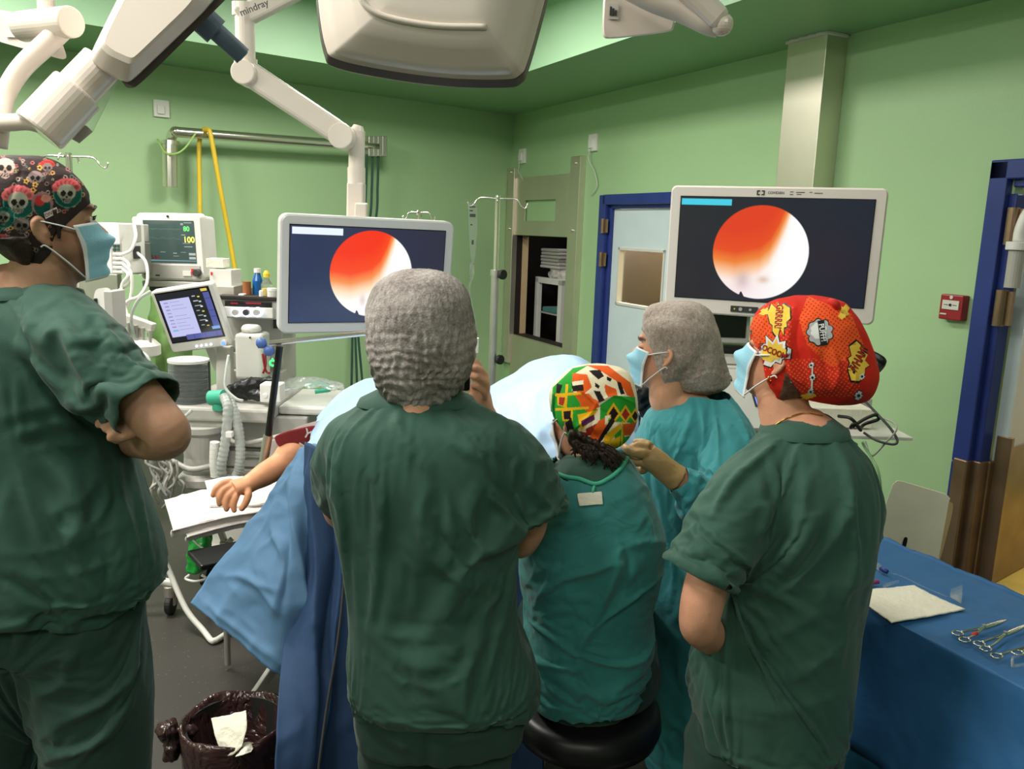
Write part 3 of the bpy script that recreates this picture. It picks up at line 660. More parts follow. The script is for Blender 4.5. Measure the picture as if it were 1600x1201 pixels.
# ------------------------------------------------------------------ people
class HF(Fr):
    """head frame: x forward, y to the left ear, z up; origin at eye level above the ear"""
    def __init__(s, o, yaw, pitch=0, roll=0, k=1):
        s.o = np.array(o, float); a, b, c = map(math.radians, (yaw, pitch, roll))
        Z = np.array([[math.cos(a), -math.sin(a), 0], [math.sin(a), math.cos(a), 0], [0, 0, 1]]); Yr = np.array([[math.cos(b), 0, math.sin(b)], [0, 1, 0], [-math.sin(b), 0, math.cos(b)]])
        X = np.array([[1, 0, 0], [0, math.cos(c), -math.sin(c)], [0, math.sin(c), math.cos(c)]]); s.R = Z@Yr@X*k; s.k = k
    def inv(s, A): return (np.asarray(A)-s.o)@np.linalg.inv(s.R).T
HZ = np.array([-.120, -.112, -.098, -.085, -.072, -.06, -.045, -.03, -.012, .002, .015, .03, .05, .07, .09, .105, .115, .119])
HFt = np.array([.060, .082, .092, .0925, .089, .094, .0925, .090, .0885, .086, .090, .096, .096, .091, .078, .057, .032, .005])
HBk = np.array([-.0, .010, .022, .035, .045, .055, .066, .077, .088, .094, .098, .101, .102, .098, .086, .066, .040, .005])
HWd = np.array([.018, .032, .044, .050, .055, .060, .064, .067, .070, .072, .073, .075, .077, .0765, .068, .052, .032, .005])
def hring(z, off=0, n=48):
    f, b, w = np.interp(z, HZ, HFt)+off, np.interp(z, HZ, HBk)+off, np.interp(z, HZ, HWd)+off
    th = np.linspace(0, 2*math.pi, n, endpoint=False); c, s = np.cos(th), np.sin(th); e = .86
    return np.stack([np.where(c > 0, f, b)*np.sign(c)*np.abs(c)**e, w*np.sign(s)*np.abs(s)**e, np.full(n, z)], 1)
def head(mb, h):
    zz = np.linspace(HZ[0], HZ[-1], 40); mb.rings([h.arr(hring(z)) for z in zz])
    A = h.arr
    def t(pts, r, fl=1): mb.tube(A(pts), np.array(r)*h.k, 12, seg=16)
    t([(.090, 0, .004), (.100, 0, -.014), (.110, 0, -.034), (.108, 0, -.044)], [.008, .009, .012, .009])          # nose
    mb.ell((.100, .012, -.043), (.012, .009, .009), h); mb.ell((.100, -.012, -.043), (.012, .009, .009), h)
    t([(.090, .045, .021), (.098, .02, .023), (.097, 0, .018), (.098, -.02, .023), (.090, -.045, .021)], [.007, .008, .006, .008, .007])   # brow ridge
    for s in (1, -1):
        mb.ell((.080, s*.031, -.002), (.0125, .0135, .012), h)                                                   # closed lids over the eyeball
        mb.ell((.066, s*.038, -.034), (.020, .015, .015), h)                                                     # cheek
        # ear: flattened oval with rim
        e0 = [(-.002, s*.070, .008), (-.013, s*.080, .017), (-.025, s*.083, .007), (-.022, s*.080, -.013), (-.010, s*.075, -.029), (.0, s*.070, -.034)]
        t(e0, [.005, .0055, .0055, .005, .0055, .005]); mb.ell((-.011, s*.073, -.008), (.012, .0065, .020), h)
        t([(.0, s*.070, -.002), (-.004, s*.077, -.010), (.0, s*.071, -.018)], [.004, .005, .004])
    t([(.088, .022, -.070), (.096, 0, -.067), (.088, -.022, -.070)], [.004, .006, .004]); t([(.087, .018, -.078), (.094, 0, -.079), (.087, -.018, -.078)], [.004, .0065, .004])
def pt(p): return np.array(p[1:4], float) if p[0] == 'w' else P(*p[:3])
def arm(mb, pts, seg=None, **k):
    limb(mb, [(*pt(p), p[-1]) for p in pts], seg, world=True, **k)
def skinpaint(o, h, base, beard=0, lips=(170, 95, 85), brow=(40, 26, 20), dark=None):
    b = np.array(rgb(*base)[:3])
    def fn(co):
        L = h.inv(co); c = np.tile(b, (len(co), 1)); x, y, z = L.T
        nz = np.array([noise.noise(Vector(v*22)) for v in co]); c *= (1+.10*nz)[:, None]
        def mix(mask, col, a):
            k = np.clip(mask, 0, 1)[:, None]*a; c[:] = c*(1-k)+np.array(rgb(*col)[:3])*k
        inh = (np.abs(y) < .1) & (np.abs(z) < .13) & (np.abs(x) < .13)
        mix(inh*np.exp(-((x-.02)/.05)**2-((z+.02)/.03)**2), (215, 120, 95), .18)
        mix(inh*np.exp(-((z-.024)/.0055)**2)*(x > .07)*(np.abs(y) > .012)*(np.abs(y) < .055), brow, .92)
        mix(inh*np.exp(-((z+.004)/.003)**2)*(x > .075)*(np.abs(y) > .016)*(np.abs(y) < .046), (35, 22, 18), .85)
        mix(inh*(x > .085)*np.exp(-((z+.074)/.006)**2)*(np.abs(y) < .024), lips, .7)
        if beard:
            k = np.clip((-.042-z+.25*np.maximum(0, x-.05))/.02, 0, 1)*np.clip((x-.0)/.02, 0, 1)*(z > -.16); mix(inh*k, (58, 42, 36), .45)
            mix(inh*np.exp(-((x-.018)/.014)**2)*(z < .0)*(z > -.09), (58, 42, 36), .3)
        return c
    paint(o, fn)
def maskmesh(name, h, parent, z0=-.004, z1=-.118, tilt=0, blue='mask_blue'):
    """pleated surgical mask standing off the lower face"""
    R = []; rows = np.linspace(0, 1, 26)
    for q in rows:
        z = z0+(z1-z0)*q; zz = max(z, -.108); a = np.linspace(-1, 1, 40); half = .060+.012*math.sin(q*math.pi)
        bul = .010*math.sin(math.pi*min(1, q*1.0))**.7+.004; pleat = .0035*math.sin(q*math.pi*7)
        f = max(np.interp(zz, HZ, HFt), .094)+bul+pleat+(.019 if .1 < q < .62 else 0)*math.sin((q-.1)/.52*math.pi if .1 < q < .62 else 0)
        w_ = np.interp(max(zz, -.07), HZ, HWd)+.004; row = []
        for t in a:
            y = t*half; c = 1-(abs(t)**2.4); xb = f*c+(1-c)*(.046+.008*math.sin(q*math.pi)); yy = math.copysign(min(abs(y), w_), y) if t else 0
            yy = math.copysign(w_*abs(t)**.8, t) if t else 0
            row.append((xb, yy, z-.010*(1-c)*(.5-q)*2*0))
        R.append(h.arr(row))
    V = np.array(R).reshape(-1, 3); n = 40; nv = 26; F = [(i*n+j, i*n+j+1, (i+1)*n+j+1, (i+1)*n+j) for i in range(nv-1) for j in range(n-1)]
    mi = [1 if (i < 1 or i > nv-3 or j < 1 or j > n-3) else 0 for i in range(nv-1) for j in range(n-1)]
    o = finish(name, V, F, mi, [blue, 'mask_white'], parent, True); sm = o.modifiers.new('s', 'SOLIDIFY'); sm.thickness = .0016; return o
def capshell(mb, h, lims, off=.007, zmin=None):
    zs_, xs_ = np.array([l[0] for l in lims]), np.array([l[1] for l in lims]); zz = np.linspace(zs_[0] if zmin is None else zmin, .1195, 40); R = []
    for z in zz:
        r_ = hring(z, off); r_[:, 0] = np.minimum(r_[:, 0], np.interp(z, zs_, xs_)); r_[:, 2] += off*(z/.12); R.append(h.arr(r_))
    mb.rings(R); return mb
def straps(h, parent, sides=(1, -1)):
    for s in sides:
        w0 = .064
        for za, zb in ((-.012, .012), (-.108, -.036)):
            wy = (np.interp(max(za, -.07), HZ, HWd)+.006)
            mb = MB(); mb.tube(h.arr([(.046, s*wy, za), (.020, s*(wy+.078)/2+s*.004, (za+zb)/2), (-.010, s*.079, zb), (-.020, s*.078, zb)]), .0026*h.k, 8, seg=18, flat=.6); mb.build('mask_strap', 'mask_white', parent, smooth=True)
def hand_world(mb, wrist, palm, fing, rw=.026, rp=.03, flat=.55):
    """palm tube from wrist to knuckles plus finger chains [(points, radii)]"""
    mb.tube([wrist, (np.array(wrist)+palm)/2, palm], [rw, rp, rp*.95], 18, seg=12, flat=flat)
    for pts, r in fing: mb.tube(pts, r, 12, seg=14); mb.ell(pts[-1], (r[-1],)*3, nu=12, nv=8)
def leg(mb, hip, knee, foot, r=(.09, .06, .045)): arm(mb, [hip+(r[0],), knee+(r[1],), foot+(r[2],)])
def shoes(parent, pts, yaw, colour='plastic_dark'):
    for p_ in pts:
        f = HF((p_[0], p_[1], 0), yaw); mb = MB(); R = []
        for x, w_, hh in ((-.09, .03, .05), (-.07, .040, .085), (0, .045, .09), (.07, .048, .065), (.13, .045, .05), (.165, .025, .035)):
            th = np.linspace(0, 2*math.pi, 20, endpoint=False); R.append(f.arr(np.stack([np.full(20, x), w_*np.cos(th), hh/2+hh/2*np.sin(th)], 1)))
        mb.rings(R); mb.build('shoe', colour, parent, smooth=True)
def collar(name, r0, r1, parent, m_, drop=1.0):
    a = _ring(*r0, 56, 2.3); b = _ring(*r1, 56, 2.3); c = a.mean(0); up = np.array([0, 0, .004]); g = lambda R, k: R.mean(0)+(R-R.mean(0))*k
    q = [g(a*(1-.35)+b*.35, .97)-up*1, g(a, .95)+up*0, g(a, 1.0)+up, g(a*(1-.3*drop)+b*.3*drop, 1.035)+up*.6, g(a*(1-.75*drop)+b*.75*drop, 1.02)+up*.9, g(a*(1-.9*drop)+b*.9*drop, .99)-up]
    mb = MB(); mb.rings(q, caps=False); mb.build(name, m_, parent, smooth=True)
SK_A = (196, 146, 116)

# ======== man at the left, patterned dark cap, arms folded
Y1 = 1.55; h = HF(P(63, 353, Y1), 38, -10, 0, .92); hc = h.o
mb = MB(); head(mb, h)
arm(mb, [('w', *(h(-.015, 0, -.08)), .056), ('w', *(h(-.035, 0, -.15)), .056), ('w', *P(30, 470, 1.55), .075)])
pixloft(mb, [(470, -50, 110, 1.55, .09), (560, -130, 140, 1.55, .11), (700, -130, 150, 1.55, .11), (860, -140, 215, 1.55, .11), (930, -140, 200, 1.55, .11)])
arm(mb, [(110, 520, 1.50, .04), (190, 592, 1.44, .043), (240, 650, 1.415, .042), (262, 678, 1.415, .0395), (246, 686, 1.48, .040), (205, 686, 1.58, .034), (150, 680, 1.68, .028)], 44)
arm(mb, [(-100, 520, 1.62, .05), (40, 650, 1.72, .045), (160, 640, 1.62, .036), (215, 640, 1.50, .028)])
for pts in ([(214, 640, 1.48), (190, 648, 1.43), (166, 650, 1.42), (156, 662, 1.42)], [(214, 650, 1.47), (196, 658, 1.42), (176, 658, 1.41), (166, 668, 1.41)], [(216, 662, 1.47), (200, 668, 1.41), (186, 672, 1.40), (174, 683, 1.40)], [(216, 668, 1.47), (206, 676, 1.41), (196, 680, 1.40), (182, 686, 1.41)]):
    mb.tube([P(*p) for p in pts], [.013, .011, .0105, .009], 12, seg=14); mb.ell(P(*pts[-1]), (.009,)*3)
hipY = 1.55
fL, fR = np.array(P(-30, 1000, 1.56)), np.array(P(130, 1000, 1.54))
for f_ in (fL, fR): arm(mb, [('w', f_[0], f_[1], .92, .085), ('w', f_[0], f_[1], .5, .06), ('w', f_[0]-.03, f_[1]+.02, .08, .045)])
man = fuse('person', mb, .0042, 'skin', smooth=2); skinpaint(man, h, (190, 144, 118), beard=1)
tag(man, 'tall person in dark green scrubs and skull-print cap standing with folded arms at left', 'person')
mb = MB()
pixloft(mb, [(446, -30, 88, 1.56, .07), (455, -70, 118, 1.555, .09), (475, -115, 146, 1.55, .115), (520, -150, 168, 1.55, .14), (580, -165, 172, 1.55, .15), (650, -170, 165, 1.55, .155), (700, -175, 190, 1.55, .155), (760, -178, 222, 1.55, .16), (830, -180, 252, 1.55, .165), (880, -180, 262, 1.55, .165), (925, -180, 262, 1.55, .165)], cut1=.15, cut0=1)
arm(mb, [(90, 505, 1.50, .085), (140, 550, 1.465, .082), (190, 598, 1.44, .070), (236, 640, 1.415, .067)], 40, cut1=.7)
arm(mb, [(-110, 520, 1.62, .085), (-60, 600, 1.68, .08), (0, 650, 1.70, .065)], 30, cut1=.3)
fo = [(14, 9, [(60, 520), (90, 500), (112, 530), (150, 590), (200, 640)]), (9, 8, [(5, 535), (40, 545), (90, 590), (140, 625)]), (10, -7, [(30, 560), (80, 610), (150, 635)]),
      (11, 8, [(105, 505), (130, 560), (170, 600), (215, 628)]), (8, 6, [(150, 480), (190, 540), (250, 600)]), (9, 7, [(0, 655), (60, 640), (140, 620)]), (8, 5, [(20, 680), (80, 660), (150, 655)]),
      (10, -6, [(10, 668), (90, 650), (150, 645)]), (7, 5, [(150, 690), (170, 740), (195, 800), (215, 860)]), (6, 5, [(203, 735), (215, 790), (238, 850)]), (16, 8, [(60, 700), (110, 760), (90, 800), (70, 790)]), (10, 6, [(130, 700), (150, 740), (130, 780), (90, 800)]),
      (5, 5, [(-10, 863), (70, 862), (150, 835), (200, 815)]), (6, 5, [(10, 560), (8, 620), (20, 700)]), (12, 5, [(20, 740), (60, 820), (60, 860)]), (7, 5, [(60, 480), (30, 510)])]
shirt = garment('scrub_top', mb, 'scrub', man, fo)
collar('neckline', (446, -30, 88, 1.56, .07), (462, -84, 128, 1.555, .10), man, 'scrub')
mb = MB(); pixloft(mb, [(880, -160, 226, 1.55, .13), (960, -165, 224, 1.55, .135), (1010, -160, 222, 1.55, .13)])
for f_, kx in ((fL, -1), (fR, 1)): arm(mb, [('w', f_[0]-.01*kx, f_[1], .92, .12), ('w', f_[0]+.015*kx, f_[1], .72, .125), ('w', f_[0]+.01*kx, f_[1], .45, .105), ('w', f_[0]-.02, f_[1]+.02, .06, .09)], 40, cut1=.3)
fo = [(9, 8, [(130, 950), (180, 935), (218, 918)]), (14, 10, [(20, 940), (45, 1000), (42, 1100)]), (10, -9, [(46, 960), (44, 1080), (50, 1200)]), (10, 8, [(60, 1040), (110, 1020), (100, 1070), (60, 1090)]), (9, 8, [(120, 1120), (180, 1080), (225, 1030)]), (9, 7, [(60, 1150), (100, 1180), (170, 1150), (215, 1090)]), (8, 6, [(-10, 960), (30, 980), (30, 1010)]), (8, 7, [(-10, 1010), (30, 1030), (25, 1060)]), (10, 8, [(140, 1200), (170, 1150), (210, 1050)])]
tr = garment('trousers', mb, 'scrub_lower', man, fo, shrink=-.07)
shoes(man, [(fL[0], fL[1]+.02), (fR[0], fR[1]+.02)], 12, 'plastic_white')
# hair at the nape and sideburn
mb = MB(); R = []
for z in np.linspace(-.092, -.01, 14):
    r_ = hring(z, .008+.007*math.sin((z+.09)*25)); x = r_[:, 0].copy(); lim = -.034 if z > -.05 else -.034-(-.05-z)*.3
    r_[:, 0] = np.minimum(x, lim); R.append(h.arr(r_))
mb.rings(R)
def hd(co, no):
    q = np.array([noise.noise(Vector((v[0]*40, v[1]*40, v[2]*9))) for v in co]); return co+no*(q*.006)[:, None]
fuse('hair', mb, .004, 'hair_dark', man, smooth=1, disp=hd)
mb = MB(); mb.tube(h.arr([(.022, -.074, .03), (.020, -.073, .0), (.016, -.0725, -.025)]), [.009, .007, .004], 10, seg=12, flat=.5); mb.build('sideburn', 'hair_dark', man, smooth=True)
mb = MB(); mb.ell((.085, -.031, -.003), (.0105, .0115, .0105), h); 
eye = mb.build('eye', 'plastic_white', man, smooth=True)
for zz in (.006,):
    mb = MB(); mb.tube(h.arr([(.0935, -.016, .003), (.0975, -.028, .005), (.091, -.044, .001)]), .0022, 6, seg=10)
    for k in range(6):
        b0 = np.array([.096-.0008*k, -.018-.004*k, .004]); mb.tube(h.arr([b0, b0+(.007, -.001, .003)]), [.0009, .0004], 5)
    mb.build('eyelash', 'hair_dark', man, smooth=True)
mb = MB(); mb.tube(h.arr([(.101, -.010, .019), (.1015, -.026, .025), (.094, -.048, .021)]), [.004, .005, .0025], 8, seg=14, flat=.6); mb.build('eyebrow', 'hair_dark', man, smooth=True)
# cap
mb = MB(); pixloft(mb, [(244, 10, 62, 1.56, .02), (252, -22, 86, 1.56, .055), (270, -48, 108, 1.56, .082), (290, -60, 124, 1.56, .094), (308, -66, 131, 1.56, .098), (322, -66, 118, 1.56, .098), (340, -64, 100, 1.555, .096), (358, -58, 78, 1.55, .092), (376, -48, 52, 1.55, .085), (394, -34, 18, 1.55, .06)], e=2.1)
capshell(mb, h, [(-.075, -.03), (-.045, -.0), (-.018, .01), (.006, .045), (.028, .085), (.035, .2)], .004); cap = fuse('surgical_cap', mb, .0032, 'printed_cloth', man, smooth=4, sub=1, folds=[(5, 3, [(10, 262), (60, 275), (110, 320)]), (5, 3, [(0, 330), (40, 350), (70, 370)]), (4, -3, [(40, 250), (20, 300), (0, 360)])], crease=.0015, csc=14)
def cyl_uv(co, c, ax=(0, 0, 1)):
    d = co-c; return np.arctan2(d[:, 1], d[:, 0])*.1, d[:, 2]
def fn_skull(co):
    px, py = proj(co); c = np.tile(np.array(rgb(56, 45, 45)[:3]), (len(co), 1))
    r2 = np.random.default_rng(5)
    def disc(x, y, rx, ry, col, ring=0, a=1.0):
        d = ((px-x)/rx)**2+((py-y)/ry)**2; m_ = (d < 1) & (d > ring); c[m_] = c[m_]*(1-a)+np.array(rgb(*col)[:3])*a
    for k in range(300):                                   # tiny rings and dots
        x, y, r_ = r2.uniform(-75, 140), r2.uniform(240, 400), r2.uniform(1.6, 3.6); col = [(190, 170, 160), (215, 160, 90), (150, 120, 115), (90, 130, 120), (200, 110, 110)][r2.integers(5)]; disc(x, y, r_, r_, col, .35)
    def skull(x, y, s, petals=None, teal=True, tone=(176, 176, 158)):
        s = s*1.12
        if teal: disc(x+s*.1, y, s*1.35, s*1.35, (22, 88, 80)); disc(x+s*.1, y, s*1.35, s*1.35, (90, 160, 140), .9)
        if petals:
            for a in range(7):
                an = math.radians(-160+a*23); disc(x+math.cos(an)*s*1.0, y-s*.3+math.sin(an)*s*.75, s*.42, s*.40, petals); disc(x+math.cos(an)*s*1.0, y-s*.3+math.sin(an)*s*.75, s*.2, s*.2, tuple(int(v*.75) for v in petals))
        disc(x, y-s*.1, s*.85, s*.75, tone); disc(x, y+s*.45, s*.5, s*.5, tuple(int(v*.88) for v in tone))
        disc(x-s*.32, y, s*.25, s*.27, (34, 30, 28)); disc(x+s*.34, y+s*.02, s*.25, s*.27, (34, 30, 28)); disc(x, y+s*.33, s*.1, s*.13, (40, 34, 30))
        for t in range(-3, 4): m_ = (np.abs(px-(x+t*s*.13)) < s*.035) & (np.abs(py-(y+s*.66)) < s*.16); c[m_] = np.array(rgb(60, 52, 48)[:3])
    skull(8, 262, 16, None, False, (206, 176, 164)); skull(28, 316, 17, (222, 108, 112)); skull(104, 302, 15, (214, 96, 100)); skull(55, 278, 12, None, False, (150, 128, 128))
    skull(34, 352, 13, None, False, (120, 112, 108)); skull(-30, 300, 17, (224, 110, 112)); skull(-20, 350, 15, (210, 100, 104)); skull(-45, 262, 13, None, False, (190, 160, 150)); skull(2, 385, 12, (214, 96, 100), True, (160, 158, 146)); skull(74, 262, 8, (190, 60, 50), False, (140, 120, 118)); skull(5, 340, 11, None, True, (130, 136, 124))
    disc(66, 318, 17, 19, (160, 120, 124)); disc(66, 322, 13, 15, (24, 84, 76)); disc(62, 314, 8, 8, (208, 60, 60)); disc(72, 310, 8, 6, (226, 150, 140))
    for x, y in ((41, 283), (55, 288), (52, 297), (62, 262)):
        for a in range(5): an = a*1.2566; disc(x+3*math.cos(an), y+3*math.sin(an), 1.6, 1.6, (224, 172, 84))
        disc(x, y, 1.8, 1.8, (44, 34, 34))
    return c
paint(cap, fn_skull)
decal_poly(cap, [(68, 332), (88, 323), (91, 332), (71, 342)], 'plastic_white', .0015)
decal_text(cap, 'DIVER', 8, 80, 332.5, -24, 'red_plastic', .0022, .01)
maskmesh('face_mask', h, man); straps(h, man, (-1, 1))

# ======== bouffant helper
def bouffant(name, rows, parent, h=None, lims=None, ell=2.15, cx=0, cy=0, pl=1.0, voxel=.0035, tint=(170, 163, 159), hair=(84, 74, 70)):
    mb = MB(); pixloft(mb, rows, e=ell)
    if h is not None: capshell(mb, h, lims, .008)
    c0 = np.mean([P((r[1]+r[2])/2, r[0], r[3]) for r in rows], 0)
    def d(co, no):
        D = co-c0; az = np.arctan2(D[:, 1], D[:, 0]); px, py = proj(co); q = np.zeros(len(co))
        top, bot = rows[0][0], rows[-1][0]; v = (py-top)/(bot-top); rad = np.abs(px-(rows[0][1]+rows[0][2])/2)/60
        amp = np.clip(v*1.6-.25, 0, 1)*pl
        for i in range(len(co)):
            p_ = Vector(co[i]); n1 = noise.noise(p_*14); n2 = noise.noise(p_*45); n3 = noise.noise(Vector((co[i][0]*110, co[i][1]*110, co[i][2]*38)))
            q[i] = .0035*n1+.0022*n2*amp[i]+.0012*n3+amp[i]*(.4+1.2*abs(n1))*.0019*math.sin(px[i]*.42+5*n1+1.6*math.sin(py[i]*.11+4*n1)+2.2*n2)+amp[i]*.0010*math.sin(py[i]*.42+6*n1+3*n2)
        return co+no*q[:, None]
    o = fuse(name, mb, voxel, 'bouffant', parent, smooth=4, sub=1, disp=d)
    def fn(co):
        a = np.array(rgb(*tint)[:3]); b = np.array(rgb(*hair)[:3]); k = np.empty(len(co)); px, py = proj(co)
        for i in range(len(co)):
            p_ = Vector(co[i]); k[i] = .45+.75*noise.noise(p_*16)+.5*noise.noise(Vector((co[i][0]*150, co[i][1]*150, co[i][2]*60)))+.3*noise.noise(p_*300)
        k = np.clip(k, 0, 1)[:, None]*.62; return a*(1-k)+b*k
    paint(o, fn); return o
mat('bouffant', (180, 176, 172), .85, attr=True, var=.22, vscale=240, bump=.5, bscale=260, spec=.15); M['bouffant'] = MATS['bouffant']

# ======== person at the centre, seen from behind, holding up a phone
h = HF(P(658, 528, 1.80), 92, 8, 0, .96)
mb = MB(); head(mb, h); arm(mb, [('w', *h(-.01, 0, -.08), .052), ('w', *h(-.03, 0, -.15), .054), ('w', *P(655, 660, 1.76), .07)])
pixloft(mb, [(655, 600, 710, 1.76, .07), (700, 540, 780, 1.75, .09), (800, 560, 775, 1.75, .10), (900, 580, 780, 1.75, .10), (1000, 570, 800, 1.75, .11), (1100, 580, 810, 1.75, .11)])
arm(mb, [(780, 705, 1.77, .040), (812, 760, 1.79, .043), (826, 812, 1.82, .044), (809, 846, 1.86, .040), (800, 800, 1.92, .040), (782, 720, 1.98, .034), (763, 655, 2.01, .026), (755, 640, 2.01, .025)], 50)
arm(mb, [(545, 705, 1.79, .04), (530, 760, 1.88, .04), (540, 800, 1.96, .042), (600, 720, 2.05, .034), (650, 650, 2.08, .026), (665, 625, 2.06, .026)], 50)
# right hand closed on the phone's edge
def PP(l): return [P(*p) for p in l]
mb.tube(PP([(760, 648, 2.01), (752, 625, 2.0), (747, 600, 2.0)]), [.027, .033, .030], 18, seg=12, flat=.8)
for pts, r_ in (([(752, 592, 1.99), (749, 575, 1.975), (741, 564, 1.97), (733, 562, 1.985)], .0092), ([(757, 602, 1.98), (757, 586, 1.96), (747, 576, 1.955), (736, 573, 1.975)], .0096), ([(759, 614, 1.98), (760, 600, 1.955), (750, 590, 1.95), (738, 588, 1.972)], .0093), ([(757, 626, 1.985), (757, 614, 1.96), (748, 604, 1.955), (739, 602, 1.972)], .0085), ([(745, 632, 2.0), (732, 624, 1.975), (722, 619, 1.965), (714, 620, 1.97)], .0105)):
    mb.tube(PP(pts), [r_*1.1, r_*1.05, r_, r_*.85], 12, seg=14); mb.ell(P(*pts[-1]), (r_*.85,)*3, nu=12, nv=8)
# left hand under the phone
for k in range(4): mb.tube(PP([(665, 622-0*k, 2.05), (660+3*k, 600-6*k, 2.03), (668+2*k, 590-6*k, 2.0)]), [.012, .01, .008], 10, seg=10)
for sx in (620, 735):
    f_ = P(sx, 1000, 1.76); arm(mb, [('w', f_[0], f_[1], .75, .085), ('w', f_[0], f_[1], .45, .06), ('w', f_[0], f_[1]+.02, .08, .042)])
cen = fuse('person', mb, .0042, 'skin', smooth=2); skinpaint(cen, h, (214, 160, 130))
tag(cen, 'person seen from behind in dark green scrubs and grey bouffant cap, raising a phone', 'person')
mb = MB()
pixloft(mb, [(606, 600, 702, 1.80, .055), (622, 566, 732, 1.785, .075), (645, 530, 775, 1.76, .10), (665, 512, 806, 1.755, .118), (700, 503, 815, 1.75, .13), (745, 508, 812, 1.75, .14), (795, 527, 806, 1.75, .14), (840, 543, 802, 1.75, .138), (900, 553, 804, 1.75, .138), (950, 552, 812, 1.75, .142), (985, 546, 822, 1.75, .15), (1020, 538, 836, 1.75, .155), (1055, 537, 845, 1.75, .16), (1075, 538, 845, 1.75, .16), (1094, 541, 843, 1.75, .16)], cut1=.12, cut0=1)
arm(mb, [(770, 690, 1.75, .075), (802, 716, 1.76, .078), (828, 758, 1.775, .074), (846, 806, 1.79, .074)], 40, cut1=.6)
arm(mb, [(548, 685, 1.77, .075), (528, 715, 1.80, .066), (522, 752, 1.84, .058), (530, 775, 1.90, .056)], 40, cut1=.3)
fo = [(16, 11, [(668, 745), (655, 790), (668, 840), (710, 880), (760, 905), (800, 930)]), (12, -9, [(690, 770), (680, 820), (720, 865), (790, 895)]), (12, 8, [(750, 748), (730, 790), (740, 830), (770, 850)]), (9, 8, [(805, 715), (800, 740), (812, 775), (815, 815)]), (8, 7, [(770, 728), (795, 750), (808, 780)]), (9, 7, [(760, 760), (785, 785), (805, 825)]),
      (12, 7, [(560, 700), (585, 745), (600, 800), (598, 840)]), (9, 6, [(505, 735), (530, 770), (545, 830)]), (9, 6, [(500, 700), (520, 720), (535, 750)]), (11, 7, [(600, 620), (640, 690), (680, 730)]), (10, 6, [(560, 830), (590, 900), (575, 950)]), (13, 8, [(580, 985), (640, 1000), (720, 1005), (790, 985)]), (9, 6, [(620, 1025), (680, 1032), (740, 1015), (810, 1010)]), (10, -6, [(600, 968), (680, 978), (780, 960)]),
      (9, 5, [(560, 975), (600, 1010), (640, 1035)]), (8, 5, [(745, 1030), (752, 1080), (750, 1130)]), (5, 5, [(545, 1050), (620, 1120), (690, 1145), (780, 1140)]), (9, 6, [(620, 840), (650, 870), (650, 930)]), (9, 6, [(700, 680), (735, 700), (770, 705)]), (8, 5, [(810, 880), (790, 900), (740, 950)])]
garment('scrub_top', mb, 'scrub', cen, fo)
collar('neckline', (606, 600, 702, 1.80, .055), (630, 552, 750, 1.78, .085), cen, 'scrub')
mb = MB(); pixloft(mb, [(1040, 560, 815, 1.75, .12), (1110, 555, 822, 1.75, .125), (1150, 558, 816, 1.75, .12)])
for sx, kx in ((622, -1), (742, 1)):
    f_ = P(sx, 1100, 1.76); arm(mb, [('w', f_[0], f_[1], .66, .092), ('w', f_[0]-.00*kx, f_[1], .45, .088), ('w', f_[0], f_[1]+.02, .05, .08)], 30, cup1=.03)
fuse('trousers', mb, .007, 'scrub_lower', cen, smooth=3, folds=[(9, -9, [(668, 1130), (668, 1201)]), (9, 7, [(590, 1150), (640, 1170)]), (9, 7, [(700, 1160), (760, 1150)])], crease=.006, csc=7)
shoes(cen, [(P(622, 1100, 1.76)[0], 1.80), (P(742, 1100, 1.76)[0], 1.80)], 92, 'plastic_white')
bouffant('bouffant_cap', [(421, 640, 676, 1.78, .02), (427, 612, 700, 1.78, .06), (442, 588, 722, 1.78, .095), (465, 577, 735, 1.78, .118), (495, 572, 741, 1.78, .125), (530, 572, 744, 1.78, .125), (560, 575, 742, 1.78, .118), (585, 582, 736, 1.78, .108), (605, 592, 724, 1.78, .095), (622, 602, 712, 1.78, .08), (634, 612, 700, 1.78, .06), (643, 630, 686, 1.78, .03)], cen, h, [(-.08, .02), (-.02, .05), (.04, .2)], pl=1.25)
ph = thing('smartphone', P(705, 612, 1.99), 'smartphone with white edge held up beside the grey bouffant cap', 'phone')
a_, b_ = P(736, 586, 1.99), P(650, 590, 1.99); fp = Fr((a_+b_)/2, (0, -1.5, 0)); L_ = float(np.linalg.norm(a_-b_)); mb = MB(); mb.lay([(rrect(L_, .074, .009), -.004), (rrect(L_, .074, .009), .004)], fp); mb.build('case', 'plastic_white', ph)
mb = MB(); mb.lay([(rrect(L_-.006, .068, .007), -.0048), (rrect(L_-.006, .068, .007), -.0038)], fp); mb.build('screen', 'black_gloss', ph)

# ======== seated person in green gown and kente-print cap
h = HF(P(913, 652, 2.02), 123, 10, 0, .9)
mb = MB(); head(mb, h); arm(mb, [('w', *h(-.01, 0, -.08), .045), ('w', *h(-.03, 0, -.15), .048), ('w', *P(922, 745, 2.0), .065)])
pixloft(mb, [(740, 880, 965, 2.0, .06), (790, 850, 1000, 2.0, .09), (900, 850, 1000, 2.0, .10), (1040, 850, 990, 2.0, .11), (1085, 860, 975, 2.0, .09)])
for s, x in ((1, 860), (-1, 995)):
    arm(mb, [(x, 790, 2.0, .045), (x+s*-8, 870, 2.06, .04), (x+s*10, 860, 2.2, .035), (x+s*40, 800, 2.3, .028)])
    arm(mb, [('w', P(x+s*25, 1080, 2.0)[0], 2.0, .56, .085), ('w', P(x-s*10, 1080, 2.0)[0], 2.40, .54, .065), ('w', P(x-s*10, 1080, 2.0)[0], 2.42, .1, .045)])
sea = fuse('person', mb, .0042, 'skin', smooth=2); skinpaint(sea, h, (206, 150, 122))
